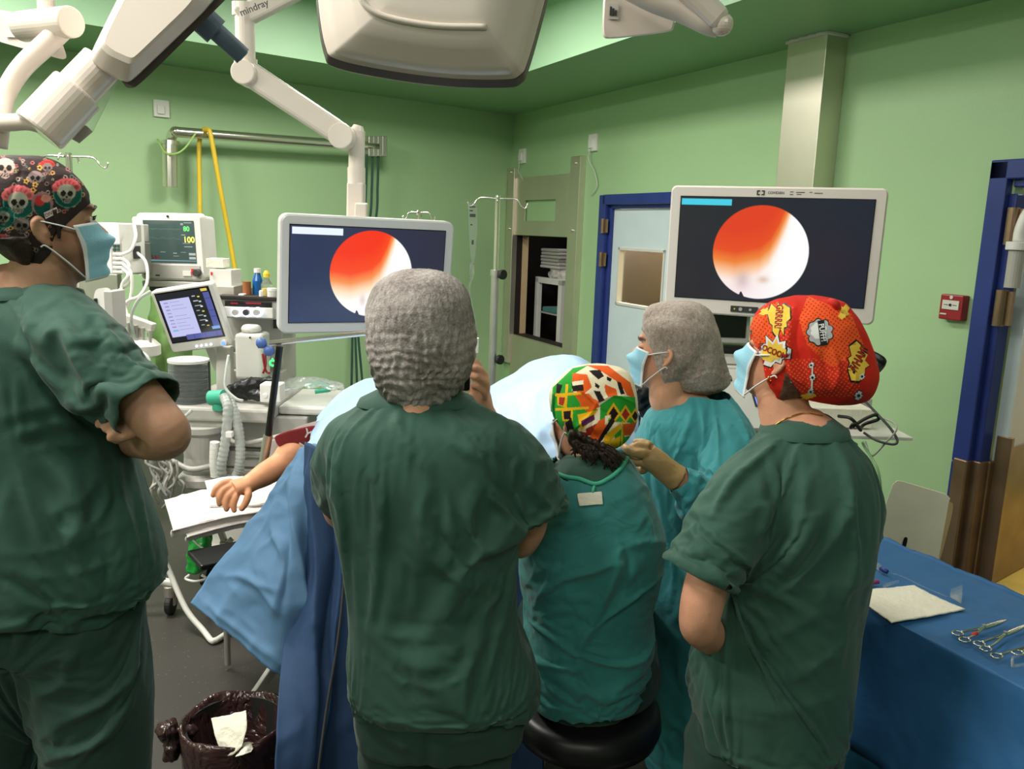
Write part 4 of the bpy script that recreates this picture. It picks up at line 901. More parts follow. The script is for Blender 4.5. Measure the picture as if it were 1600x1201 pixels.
tag(sea, 'seated person in teal surgical gown and orange and green patterned cap, seen from behind', 'person')
mb = MB(); pixloft(mb, [(700, 905, 950, 2.0, .05), (712, 888, 975, 2.0, .065), (730, 864, 992, 2.0, .085), (765, 842, 1008, 2.0, .105), (850, 838, 1010, 2.0, .115), (950, 838, 1005, 2.0, .12), (1060, 832, 1000, 2.0, .13), (1095, 845, 985, 2.0, .125)], cup0=.03)
fuse('scrub_top', mb, .006, 'scrub', sea, smooth=3, crease=.003)
mb = MB(); pixloft(mb, [(704, 892, 962, 2.0, .065), (722, 858, 990, 2.0, .10), (755, 832, 1013, 2.0, .13), (800, 818, 1032, 2.0, .15), (835, 812, 1042, 2.0, .16), (880, 814, 1036, 2.0, .16), (920, 818, 1026, 2.0, .155), (955, 822, 1019, 2.0, .155), (992, 820, 1021, 2.0, .16), (1030, 816, 1016, 2.0, .165), (1050, 818, 1008, 2.0, .165), (1080, 824, 998, 2.0, .165)], cut1=.6)
fo = [(9, 9, [(937, 795), (962, 825), (968, 860), (965, 890), (940, 940), (905, 1010)]), (8, -7, [(945, 800), (975, 850), (975, 900), (930, 970)]), (7, 7, [(858, 915), (890, 890), (930, 880), (960, 868)]), (7, 6, [(965, 848), (1000, 838), (1040, 840)]), (8, 7, [(1035, 890), (990, 920), (940, 960), (905, 1010)]), (8, 7, [(830, 960), (870, 985), (905, 1012)]), (9, 8, [(905, 1012), (960, 1028), (1000, 1020), (1020, 990)]), (7, 7, [(826, 1000), (850, 1030), (900, 1040)]),
      (7, 7, [(905, 1020), (925, 1060), (950, 1090)]), (7, 6, [(850, 1030), (860, 1070), (900, 1100)]), (8, 6, [(905, 1012), (900, 1060), (905, 1100)]), (7, 6, [(840, 940), (860, 900), (870, 870)]), (6, 5, [(990, 820), (1010, 800), (1020, 860)]), (7, 6, [(890, 900), (900, 950), (915, 990)])]
gown = garment('surgical_gown', mb, 'gown_teal', sea, fo, gap=.012, shrink=-.07, voxel=.009)
def cutout(o, pl):
    co = wco(o); px, py = proj(co); ins = inpoly(px, py, pl); bm = bmesh.new(); bm.from_mesh(o.data); bm.verts.ensure_lookup_table()
    dl = [v for v in bm.verts if ins[v.index] and v.normal.dot(Vector(CAM)-Vector(co[v.index])) > -.02]; bmesh.ops.delete(bm, geom=dl, context='VERTS'); bm.to_mesh(o.data); bm.free()
def ontrace(o, pts, off=.003, n=40):
    co = wco(o); bv = BVHTree.FromPolygons([Vector(c) for c in co], [tuple(p.vertices) for p in o.data.polygons]); out = []
    for x, y, _ in spline([(a, b, 0) for a, b in pts], n):
        h_ = bv.ray_cast(Vector(CAM), Vector(ray(x, y)).normalized())
        if h_[0] is not None: out.append(np.array(h_[0]+h_[1]*off))
    return out
nk = [(850, 732), (866, 738), (885, 745), (905, 748), (930, 756), (950, 748), (968, 734), (980, 716)]
tr_ = ontrace(gown, nk, .001)
decal_poly(gown, [(902, 771), (940, 768), (942, 788), (905, 791)], 'paper', .004)
cutout(gown, nk[1:]+[(975, 690), (890, 690), (862, 722)])
mb = MB(); mb.tube(tr_, .0055, 8); mb.tube(ontrace(gown, [(930, 757), (927, 764), (926, 770)], .004, 8), .004, 8); mb.build('neck_binding', 'gown_trim', sea, smooth=True)
mb = MB()
for s, x in ((1, 860), (-1, 995)): arm(mb, [('w', P(x+s*25, 1080, 2.0)[0], 2.0, .56, .10), ('w', P(x-s*10, 1080, 2.0)[0], 2.42, .55, .08), ('w', P(x-s*10, 1080, 2.0)[0], 2.44, .1, .075)])
fuse('trousers', mb, .009, 'scrub_lower', sea, smooth=3, crease=.004)
shoes(sea, [(P(850, 1080, 2.0)[0], 2.48), (P(1005, 1080, 2.0)[0], 2.48)], 92, 'plastic_white')
# hair tail below the cap
mb = MB(); hr = np.random.default_rng(3)
for k in range(46):
    a0 = hr.uniform(0, 1); x0, y0 = 893+52*a0, 672+24*a0; ln = hr.uniform(.5, 1); dx = hr.uniform(-6, 16)+20*(a0 > .6)
    mb.tube(PP([(x0, y0, 1.945+.03*hr.uniform(-1, 1)), (x0+dx*.4+hr.uniform(-4, 4), y0+18*ln, 1.93), (x0+dx*.8+hr.uniform(-6, 6), y0+32*ln, 1.925), (x0+dx+hr.uniform(-8, 8), y0+44*ln, 1.925)]), [.0075, .0075, .005, .0015], 6, seg=10)
mb.build('hair', 'hair_dark', sea, smooth=True)
mb = MB(); pixloft(mb, [(570, 915, 950, 2.03, .03), (577, 892, 975, 2.03, .06), (590, 876, 988, 2.03, .082), (610, 867, 994, 2.03, .098), (632, 864, 996, 2.03, .104), (652, 868, 995, 2.02, .10), (668, 878, 990, 2.02, .092), (680, 892, 983, 2.01, .08), (690, 908, 974, 2.01, .062), (698, 930, 962, 2.01, .035)], e=2.1)
capshell(mb, h, [(-.06, -.03), (-.02, .0), (.01, .03), (.04, .2)]); kc = fuse('surgical_cap', mb, .003, 'printed_cloth', sea, smooth=4, sub=1, folds=[(5, 5, [(932, 630), (920, 650), (900, 668)]), (4, 4, [(935, 640), (950, 670), (952, 692)]), (4, 4, [(932, 630), (960, 618), (992, 630)]), (4, -4, [(940, 640), (965, 660), (980, 685)]), (4, -4, [(930, 645), (925, 670), (935, 690)]), (4, 4, [(900, 600), (925, 625), (932, 632)])], crease=.001, csc=15)
def fn_kente(co):
    x, y = proj(co); c = np.tile(np.array(rgb(236, 226, 196)[:3]), (len(co), 1))
    G, O_, Ye, Bk, Rd, Cr, Pu = (44, 160, 52), (232, 96, 32), (240, 186, 30), (34, 26, 26), (170, 52, 40), (238, 228, 198), (104, 44, 90)
    def pg(pl, col): c[inpoly(x, y, pl)] = np.array(rgb(*col)[:3])
    def Cc(l): return [(820+a/4, 540+b/4) for a, b in l]
    pg(Cc([(160, 420), (175, 260), (300, 140), (400, 120), (300, 180), (295, 280), (350, 330), (460, 400), (330, 520), (380, 620), (250, 540)]), G)
    pg(Cc([(300, 170), (390, 180), (420, 260), (370, 300), (470, 350), (400, 420), (350, 380), (330, 300), (295, 240)]), O_)
    pg(Cc([(290, 235), (360, 225), (370, 280), (300, 285)]), Bk); pg(Cc([(295, 225), (365, 215), (368, 240), (298, 250)]), Cr)
    pg(Cc([(300, 290), (400, 300), (440, 340), (470, 380), (400, 420), (340, 350)]), O_)
    pg(Cc([(380, 120), (520, 125), (660, 230), (690, 330), (640, 310), (600, 240), (480, 160)]), O_)
    pg(Cc([(400, 155), (470, 150), (495, 190), (460, 210), (430, 185)]), Bk); pg(Cc([(510, 190), (545, 205), (535, 225), (515, 215)]), Bk); pg(Cc([(440, 230), (470, 250), (460, 270), (440, 255)]), Bk)
    pg(Cc([(575, 220), (600, 230), (625, 300), (600, 305), (585, 260)]), Bk); pg(Cc([(430, 280), (470, 285), (500, 340), (465, 355)]), Bk); pg(Cc([(500, 240), (570, 270), (580, 310), (520, 320), (500, 280)]), O_)
    pg(Cc([(470, 370), (560, 310), (690, 320), (700, 500), (650, 480), (470, 470)]), G)
    for (a, b, s, k) in ((555, 425, 42, Bk), (630, 430, 36, Rd), (690, 440, 30, Bk)):
        pg(Cc([(a, b-s*1.7), (a+s*1.1, b), (a, b+s*1.5), (a-s*1.1, b)]), Ye); pg(Cc([(a, b-s*1.1), (a+s*.7, b), (a, b+s*1.0), (a-s*.7, b)]), k)
    pg(Cc([(200, 235), (235, 245), (220, 300), (195, 295)]), Bk); pg(Cc([(200, 310), (265, 315), (250, 385), (205, 370)]), Ye); pg(Cc([(215, 320), (255, 322), (240, 375), (212, 368)]), Rd)
    pg(Cc([(180, 300), (350, 290), (355, 306), (185, 316)]), Ye); pg(Cc([(255, 240), (272, 240), (262, 400), (247, 400)]), Ye); pg(Cc([(190, 390), (400, 380), (400, 396), (190, 406)]), Ye)
    pg(Cc([(230, 400), (300, 395), (300, 470), (235, 470)]), Ye); pg(Cc([(242, 410), (288, 405), (286, 460), (245, 460)]), Bk)
    pg(Cc([(330, 430), (460, 400), (400, 480), (350, 540)]), Ye); pg(Cc([(350, 470), (430, 430), (440, 460), (360, 510)]), Pu); pg(Cc([(380, 520), (460, 480), (430, 560), (390, 560)]), Rd)
    pg(Cc([(460, 470), (520, 440), (500, 560), (440, 600), (400, 580)]), O_); pg(Cc([(545, 440), (565, 470), (470, 610), (450, 600)]), Bk); pg(Cc([(500, 440), (540, 430), (500, 500)]), Cr)
    pg(Cc([(500, 560), (600, 480), (600, 520), (520, 620), (490, 610)]), Ye); pg(Cc([(560, 560), (620, 500), (625, 640), (570, 640)]), G); pg(Cc([(530, 600), (600, 560), (590, 630), (540, 640)]), Ye)
    pg(Cc([(610, 490), (695, 480), (690, 560), (620, 560)]), O_); pg(Cc([(620, 570), (680, 560), (650, 620), (620, 635)]), G); pg(Cc([(605, 470), (615, 470), (612, 640), (600, 640)]), Ye)
    pg(Cc([(250, 520), (350, 550), (400, 600), (380, 625), (280, 560)]), G); pg(Cc([(245, 490), (290, 450), (310, 530), (270, 540)]), Bk); pg(Cc([(340, 535), (400, 545), (390, 575), (350, 560)]), Rd)
    return c
paint(kc, fn_kente)
mb = MB(); mb.tube(ontrace(kc, [(866, 612), (865, 640), (873, 665), (890, 682), (912, 693), (935, 697)], .0, 30), .0045, 8); mb.build('cap_binding', 'green_bag', kc, smooth=True)
maskmesh('face_mask', h, sea, blue='mask_white'); straps(h, sea, (1,))

# ======== standing person in blue-green gown, grey bouffant cap
h = HF(P(1048, 550, 2.36), 155, -10, 0, .94)
mb = MB(); head(mb, h); arm(mb, [('w', *h(-.01, 0, -.08), .05), ('w', *h(-.03, 0, -.15), .052), ('w', *P(1085, 650, 2.36), .07)])
pixloft(mb, [(650, 1040, 1120, 2.36, .07), (700, 1015, 1160, 2.36, .10), (850, 1020, 1160, 2.36, .10), (1000, 1030, 1160, 2.36, .11)])
arm(mb, [(1130, 690, 2.28, .05), (1128, 745, 2.2, .045), (1108, 775, 2.12, .042), (1070, 755, 2.10, .036), (1045, 738, 2.1, .030), (1028, 722, 2.1, .028)])
for s in (-1, 1):
    f_ = P(1090+s*32, 900, 2.36); arm(mb, [('w', f_[0], f_[1], .8, .085), ('w', f_[0], f_[1], .45, .06), ('w', f_[0], f_[1]+.02, .08, .042)])
gow = fuse('person', mb, .0042, 'skin', smooth=2); skinpaint(gow, h, (212, 160, 130))
tag(gow, 'standing person in bright blue-green gown, grey bouffant cap and glove, working at the patient', 'person')
mb = MB(); pixloft(mb, [(612, 1068, 1135, 2.37, .06), (622, 1036, 1150, 2.365, .085), (640, 1008, 1166, 2.36, .115), (665, 996, 1182, 2.36, .135), (700, 990, 1192, 2.36, .145), (760, 990, 1194, 2.36, .145), (840, 1004, 1188, 2.36, .14), (920, 1008, 1180, 2.36, .14), (1000, 1010, 1178, 2.36, .145), (1090, 1008, 1180, 2.36, .15), (1200, 1004, 1184, 2.36, .155)], cut0=1, cut1=.2)
arm(mb, [(1135, 680, 2.28, .085), (1138, 725, 2.2, .078), (1120, 768, 2.12, .066), (1090, 770, 2.09, .055), (1058, 748, 2.09, .038)], 44, cut1=.8)
arm(mb, [(1030, 680, 2.42, .08), (1010, 740, 2.5, .065), (985, 740, 2.6, .05)], 30)
fo = [(8, 8, [(1045, 700), (1070, 690), (1100, 710), (1130, 770)]), (8, 8, [(1100, 640), (1095, 700), (1090, 760)]), (7, 7, [(1080, 640), (1060, 680), (1045, 710)]), (7, 7, [(1150, 640), (1170, 680), (1185, 740)]), (7, -6, [(1110, 650), (1120, 700), (1100, 740)]), (6, 7, [(1050, 760), (1080, 780), (1100, 760)]), (6, 6, [(1070, 735), (1085, 760), (1082, 790)]), (7, 7, [(1010, 640), (1030, 680), (1040, 740)]), (7, 6, [(1020, 800), (1050, 860), (1050, 940)]), (7, 7, [(1040, 790), (1080, 850), (1070, 900)]), (6, 6, [(1060, 725), (1100, 735), (1130, 720)]), (6, -6, [(1065, 745), (1100, 752), (1125, 745)])]
garment('surgical_gown', mb, 'gown_cyan', gow, fo, shrink=-.08, gap=.018)
mb = MB(); mb.tube(PP([(1060, 748, 2.09), (1045, 738, 2.09), (1028, 723, 2.09), (1012, 712, 2.10)]), [.036, .034, .032, .034], 18, seg=16)
for pts in ([(1010, 716, 2.1), (995, 722, 2.09), (980, 716, 2.1), (972, 706, 2.11)], [(1010, 708, 2.08), (993, 708, 2.07), (980, 702, 2.08), (975, 697, 2.1)], [(1012, 700, 2.09), (998, 697, 2.09), (987, 700, 2.1)], [(1016, 698, 2.1), (1004, 692, 2.12), (994, 691, 2.13)], [(1014, 724, 2.1), (1004, 734, 2.11), (996, 732, 2.12)]):
    mb.tube(PP(pts), [.014, .012, .0115]+([.009] if len(pts) > 3 else []), 12, seg=12); mb.ell(P(*pts[-1]), (.0095,)*3)
fuse('surgical_glove', mb, .0032, 'glove', gow, smooth=2, crease=.0015, csc=30)
bouffant('bouffant_cap', [(471, 1040, 1080, 2.40, .03), (476, 1018, 1098, 2.40, .065), (488, 1007, 1112, 2.40, .095), (508, 1005, 1120, 2.40, .11), (530, 1010, 1125, 2.40, .115), (555, 1019, 1130, 2.40, .115), (575, 1028, 1136, 2.40, .11), (592, 1037, 1139, 2.40, .10), (604, 1047, 1132, 2.40, .085), (613, 1062, 1110, 2.40, .05)], gow, h, [(-.09, -.02), (-.05, .01), (0, .04), (.04, .075), (.06, .2)], pl=.55, tint=(186, 174, 166), hair=(126, 110, 100))
maskmesh('face_mask', h, gow); straps(h, gow, (1,))

# ======== person at the right, red comic-print cap
h = HF(P(1240, 556, 1.68), 133, -16, 0, .93)
mb = MB(); head(mb, h); arm(mb, [('w', *h(-.0, 0, -.085), .050), ('w', *h(-.04, 0, -.14), .054), ('w', *P(1255, 690, 1.66), .075)])
pixloft(mb, [(690, 1215, 1300, 1.66, .06), (740, 1185, 1325, 1.65, .08), (850, 1165, 1325, 1.65, .10), (960, 1130, 1310, 1.65, .11), (1100, 1110, 1300, 1.65, .11)])
arm(mb, [(1190, 755, 1.63, .036), (1132, 835, 1.55, .042), (1104, 915, 1.52, .043), (1093, 968, 1.52, .040), (1100, 985, 1.56, .039), (1125, 1005, 1.66, .033), (1150, 1020, 1.74, .03)], 50)
arm(mb, [(1305, 760, 1.69, .034), (1330, 850, 1.74, .034), (1310, 950, 1.84, .032)])
for s in (-1, 1):
    f_ = P(1205+s*52, 1100, 1.66); arm(mb, [('w', f_[0], f_[1], .72, .085), ('w', f_[0], f_[1], .45, .06), ('w', f_[0], f_[1]+.02, .08, .042)])
red = fuse('person', mb, .0042, 'skin', smooth=2); skinpaint(red, h, (206, 150, 122))
tag(red, 'person in dark green scrubs and red comic-print cap standing beside the instrument table', 'person')
mb = MB(); pixloft(mb, [(654, 1212, 1296, 1.67, .055), (668, 1196, 1322, 1.665, .08), (688, 1172, 1342, 1.66, .105), (715, 1155, 1360, 1.655, .125), (755, 1142, 1372, 1.65, .14), (800, 1132, 1373, 1.65, .145), (850, 1124, 1366, 1.65, .15), (900, 1116, 1352, 1.65, .15), (950, 1104, 1342, 1.65, .152), (1000, 1088, 1338, 1.65, .158), (1040, 1074, 1336, 1.65, .162), (1080, 1072, 1330, 1.65, .165), (1120, 1078, 1324, 1.65, .165), (1155, 1084, 1318, 1.65, .165)], cut1=.12, cut0=1)
arm(mb, [(1190, 735, 1.62, .072), (1158, 775, 1.585, .080), (1122, 845, 1.545, .082), (1088, 908, 1.52, .086)], 40, cut1=.6)
arm(mb, [(1325, 730, 1.68, .06), (1345, 790, 1.70, .055), (1345, 850, 1.74, .052)], 30, cut1=.3)
fo = [(14, 10, [(1290, 790), (1250, 860), (1200, 920), (1150, 960)]), (12, -9, [(1300, 820), (1260, 880), (1200, 950)]), (12, 9, [(1270, 740), (1262, 800), (1235, 850), (1190, 900), (1160, 930)]), (12, 8, [(1240, 720), (1225, 790), (1200, 850)]), (9, 8, [(1185, 740), (1200, 790), (1190, 830)]), (9, 7, [(1205, 700), (1215, 760), (1200, 810)]), (8, 7, [(1110, 810), (1150, 850), (1180, 870)]), (9, 8, [(1200, 700), (1150, 740), (1120, 790)]), (13, 9, [(1150, 1020), (1180, 1010), (1220, 990), (1280, 960)]), (8, 5, [(1221, 980), (1220, 1060)]),
      (10, 7, [(1085, 1090), (1150, 1100), (1230, 1110), (1330, 1080)]), (8, 6, [(1090, 1110), (1140, 1115), (1200, 1130)]), (12, 7, [(1340, 760), (1350, 850), (1330, 950)]), (10, 6, [(1310, 900), (1320, 980), (1310, 1050)]), (9, 7, [(1080, 1020), (1074, 1060), (1084, 1100)]), (9, 7, [(1200, 1060), (1270, 1040), (1320, 1000)]), (7, 6, [(1100, 860), (1130, 905), (1150, 925)]), (9, 7, [(1320, 700), (1335, 760), (1325, 820)]), (10, -7, [(1180, 880), (1170, 920), (1145, 945)])]
garment('scrub_top', mb, 'scrub', red, fo)
collar('neckline', (652, 1212, 1296, 1.67, .057), (676, 1186, 1328, 1.663, .088), red, 'scrub')
mb = MB(); pixloft(mb, [(1060, 1090, 1310, 1.65, .12), (1150, 1085, 1312, 1.65, .125), (1190, 1090, 1300, 1.65, .12)])
for s in (-1, 1):
    f_ = P(1200+s*55, 1100, 1.66); arm(mb, [('w', f_[0], f_[1], .62, .095), ('w', f_[0], f_[1], .4, .09), ('w', f_[0], f_[1]+.02, .05, .08)], 30, cup1=.03)
fuse('trousers', mb, .007, 'scrub_lower', red, smooth=3, crease=.005)
shoes(red, [(P(1150, 1100, 1.66)[0], 1.70), (P(1255, 1100, 1.66)[0], 1.70)], 130, 'plastic_white')
mb = MB(); mb.tube(ontrace(red, [(1202, 676), (1214, 662), (1235, 650), (1260, 644), (1280, 646)], .001, 24), .0013, 6); mb.build('necklace', 'brass', red, smooth=True) if False else None
M['brass'] = mat('brass', (205, 160, 80), .25, 1)
mb = MB(); mb.tube(ontrace(red, [(1200, 680), (1212, 664), (1232, 652), (1258, 646), (1284, 650)], .0015, 24), .0014, 6); mb.build('necklace', 'brass', red, smooth=True)
e_ = h(-.004, .076, -.046); mb = MB(); mb.tube([e_+.008*np.array([math.cos(a)*.6, math.cos(a)*.6, math.sin(a)]) for a in np.linspace(0, 6.28, 20)], .0018, 6); mb.build('earring', 'brass', red, smooth=True)
mb = MB(); R = []
for z in np.linspace(-.10, .0, 14):
    r_ = hring(z, .006+.006*math.sin((z+.1)*30)); r_[:, 0] = np.minimum(r_[:, 0], -.03); R.append(h.arr(r_))
mb.rings(R); fuse('hair', mb, .004, 'hair_brown', red, smooth=1, disp=hd) if 'hair_brown' in M else None
dm('hair_brown', (84, 56, 42), .5, var=.3, vscale=80, bump=.6, bscale=160)
fuse('hair', mb, .004, 'hair_brown', red, smooth=1, disp=hd)
mb = MB(); pixloft(mb, [(463, 1245, 1285, 1.70, .03), (470, 1212, 1312, 1.70, .07), (485, 1190, 1328, 1.70, .10), (505, 1179, 1340, 1.70, .12), (530, 1177, 1350, 1.70, .13), (555, 1183, 1358, 1.70, .135), (575, 1192, 1362, 1.70, .135), (592, 1203, 1361, 1.70, .125), (605, 1218, 1357, 1.70, .11), (616, 1240, 1350, 1.70, .09), (625, 1275, 1338, 1.70, .05)], e=2.15)
capshell(mb, h, [(-.095, -.04), (-.06, -.0), (-.02, .03), (.02, .06), (.05, .085), (.07, .2)]); rc = fuse('surgical_cap', mb, .0032, 'printed_cloth', red, smooth=4, sub=1, folds=[(7, 6, [(1240, 480), (1232, 530), (1238, 580), (1255, 600)]), (7, -6, [(1250, 490), (1245, 540), (1262, 600)]), (6, 5, [(1262, 545), (1275, 580), (1290, 610)]), (6, 5, [(1300, 545), (1310, 580), (1300, 612)]), (6, -5, [(1285, 550), (1295, 590)]), (5, 4, [(1320, 560), (1335, 590), (1320, 615)]), (5, 4, [(1290, 468), (1315, 490), (1325, 500)])], crease=.0016, csc=12)
def fn_red(co):
    x, y = proj(co); A = np.array(rgb(206, 42, 28)[:3]); B = np.array(rgb(232, 92, 40)[:3]); D_ = np.array(rgb(236, 98, 60)[:3]); c = np.tile(A, (len(co), 1))
    m_ = inpoly(x, y, [(1262, 462), (1330, 490), (1350, 540), (1300, 575), (1262, 540), (1248, 500)]) | inpoly(x, y, [(1170, 500), (1215, 470), (1225, 520), (1180, 560)]); c[m_] = B
    a = math.radians(35); u_, v_ = (x*math.cos(a)+y*math.sin(a))/5.2, (-x*math.sin(a)+y*math.cos(a))/5.2; dd = (u_-np.round(u_))**2+(v_-np.round(v_))**2
    k = (dd < .075); z1 = inpoly(x, y, [(1225, 560), (1330, 560), (1350, 620), (1240, 620)]) | inpoly(x, y, [(1190, 470), (1240, 480), (1230, 570), (1195, 580)]); c[k & z1] = D_; c[k & m_] = np.array(rgb(196, 40, 22)[:3])
    return c
paint(rc, fn_red)
def burst(cx, cy, rx, ry, n, sp, ph=0, inner=.62, sq=None):
    out = []
    for i in range(2*n): a = math.pi*i/n+ph; k = 1 if i % 2 == 0 else inner; k *= 1+sp*math.sin(i*2.3); out.append((cx+rx*k*math.cos(a), cy+ry*k*math.sin(a)))
    return out
decal_poly(rc, burst(1218, 498, 19, 30, 11, .15), 'black', .0008); decal_poly(rc, burst(1218, 498, 17, 27, 11, .15), 'cap_yellow', .0013) if 'cap_yellow' in M else None
dm('cap_yellow', (236, 196, 70), .8); dm('cap_white', (228, 228, 228), .8); dm('cap_grey', (176, 178, 182), .8); dm('cap_red', (206, 44, 32), .8)
decal_poly(rc, burst(1218, 498, 17, 27, 11, .15), 'cap_yellow', .0013)
decal_text(rc, 'GRRRR!', 15, 1217, 495, 95, 'black', .0018, .03, .72); decal_text(rc, 'GRRRR!', 15, 1217, 495, 95, 'cap_red', .0023, -.005, .72)
decal_poly(rc, burst(1210, 548, 30, 27, 10, .12, .5), 'black', .0008); decal_poly(rc, burst(1210, 548, 28, 25, 10, .12, .5), 'cap_white', .0013); decal_poly(rc, burst(1210, 548, 21, 18, 10, .12, .5), 'cap_yellow', .0017)
decal_text(rc, 'KOCOOM!', 13, 1209, 549, -18 + 40, 'black', .0022, .035, .78); decal_text(rc, 'KOCOOM!', 13, 1209, 549, 22, 'cap_red', .0027, .0, .78)
cl_ = [(1281+s*math.cos(a), 520+t*math.sin(a)) for a, s, t in []]
def cloud(cx, cy, rx, ry, n, r): 
    out = []
    for i in range(n*6): a = 2*math.pi*i/(n*6); k = 1+r*abs(math.sin(a*n/2)); out.append((cx+rx*k*math.cos(a), cy+ry*k*math.sin(a)))
    return out
decal_poly(rc, cloud(1281, 519, 18, 18, 9, .25), 'black', .0008); decal_poly(rc, cloud(1281, 519, 16.4, 16.4, 9, .25), 'cap_grey', .0013); decal_poly(rc, cloud(1279, 517, 11, 11, 8, .2), 'cap_white', .0016)
decal_poly(rc, [(1277, 502), (1287, 500), (1292, 538), (1282, 540)], 'black', .002); decal_text(rc, 'PUFFF!', 11.5, 1284.5, 520, 80, 'cap_white', .0026, .02, .82)
decal_poly(rc, burst(1340, 565, 20, 32, 10, .15, .2), 'black', .0008); decal_poly(rc, burst(1340, 565, 18, 29, 10, .15, .2), 'cap_yellow', .0013)
decal_text(rc, 'WHAM!', 18, 1341, 562, -62, 'black', .0018, .05, .7); decal_text(rc, 'WHAM!', 18, 1341, 562, -62, 'cap_red', .0023, .0, .7)
for x, y, r_ in ((1268, 570, 4.5), (1270, 589, 5.5), (1267, 611, 5.5), (1346, 588, 5), (1234, 600, 5), (1341, 617, 7)): decal_poly(rc, burst(x, y, r_*1.2, r_*1.2, 8, .1), 'black', .0008); decal_poly(rc, burst(x, y, r_, r_, 8, .1), 'cap_white', .0013); decal_poly(rc, cloud(x, y, r_*.35, r_*.35, 4, .1), 'black', .0018)
decal_poly(rc, [(1269, 572), (1271, 572), (1270, 610), (1267, 610)], 'cap_white', .0012)
decal_poly(rc, burst(1262, 618, 14, 5, 8, .2), 'cap_yellow', .0011); decal_poly(rc, burst(1318, 488, 9, 12, 8, .2, .3), 'cap_yellow', .0011); decal_poly(rc, burst(1196, 487, 9, 6, 8, .2, .3), 'cap_yellow', .0011)
# tied knot at the back of the cap
mb = MB(); mb.tube(PP([(1296, 470, 1.62), (1305, 474, 1.61), (1310, 482, 1.62)]), [.006, .008, .006], 10, seg=10); mb.build('cap_tie', 'cap_red', rc, smooth=True)
maskmesh('face_mask', h, red); straps(h, red, (1,))
# ------------------------------------------------------------------ helpers for equipment
def attr_emit(name, strength):
    m = bpy.data.materials.new(name); m.use_nodes = True; nt = m.node_tree; b = nt.nodes['Principled BSDF']; at = nt.nodes.new('ShaderNodeAttribute'); at.attribute_name = 'paint'
    nt.links.new(at.outputs[0], b.inputs['Emission Color']); b.inputs['Emission Strength'].default_value = strength; b.inputs['Base Color'].default_value = (.01, .01, .012, 1); b.inputs['Roughness'].default_value = .2; M[name] = m
attr_emit('screen_picture', .9)
def bx(mb, x0, y0, x1, y1, Y, d, m=0, yaw=0):
    a = P((x0+x1)/2, (y0+y1)/2, Y); wv = np.linalg.norm(P(x1, (y0+y1)/2, Y)-P(x0, (y0+y1)/2, Y)); hv = abs(P((x0+x1)/2, y0, Y)[2]-P((x0+x1)/2, y1, Y)[2])
    mb.box((0, d/2, 0), (wv, d, hv), Fr(a, (0, 0, yaw)), m); return mb
def slabpx(mb, outs, m=0):
    """stack of traced outlines [(px outline, Y)] from front to back, equal point counts"""
    mb.rings([np.array([P(x, y, Y) for x, y in o]) for o, Y in outs], m); return mb
def inset(pl, c, k, dx=0, dy=0): return [(c[0]+(x-c[0])*k+dx, c[1]+(y-c[1])*k+dy) for x, y in pl]
def smoothpl(pl, n=60):
    q = spline([(x, y, 0) for x, y in list(pl)+[pl[0]]], n+1)[:-1]; return [(a, b) for a, b, _ in q]
def beam(mb, a, b, w, h, m=0):
    a, b = np.array(a), np.array(b); t = unit(b-a); s = unit(np.cross(t, (0, 0, 1))) if abs(t[2]) < .95 else np.array([1., 0, 0]); u = np.cross(s, t); R = []
    for p_ in (a, b): R.append(np.array([p_+s*w/2*i+u*h/2*j for i, j in ((-1, -1), (1, -1), (1, 1), (-1, 1))]))
    mb.rings(R, m); return mb
class Pr:   # pixel profile revolve
    pass
def lathe(mb, c, prof, m=0, n=28, fr=None):
    """c = base centre; prof [(r, z)]"""
    c = np.array(c, float); th = np.linspace(0, 2*math.pi, n, endpoint=False); R = [np.stack([c[0]+r*np.cos(th), c[1]+r*np.sin(th), np.full(n, c[2]+z)], 1) for r, z in prof]; mb.rings(R, m); return mb
def picture(name, fr, w, h, y, fn, parent, nx=150, nz=90, cx=0, cz=0, mname='screen_picture'):
    xs = np.linspace(-w/2, w/2, nx)+cx; zs = np.linspace(h/2, -h/2, nz)+cz; V = [(x, y, z) for z in zs for x in xs]; F = [(i*nx+j, (i+1)*nx+j, (i+1)*nx+j+1, i*nx+j+1) for i in range(nz-1) for j in range(nx-1)]
    o = finish(name, fr.arr(V), F, [0]*len(F), mname, parent); A = np.array(V); c = fn(A[:, 0], A[:, 2]); o['_'] = 0; del o['_']
    a = o.data.color_attributes.new('paint', 'FLOAT_COLOR', 'POINT'); a.data.foreach_set('color', np.hstack([c, np.ones((len(c), 1))]).ravel()); return o
def lerp(t, ks, cols):
    C_ = np.array([[lin(v) for v in c] for c in cols]); return np.stack([np.interp(t, ks, C_[:, i]) for i in range(3)], 1)
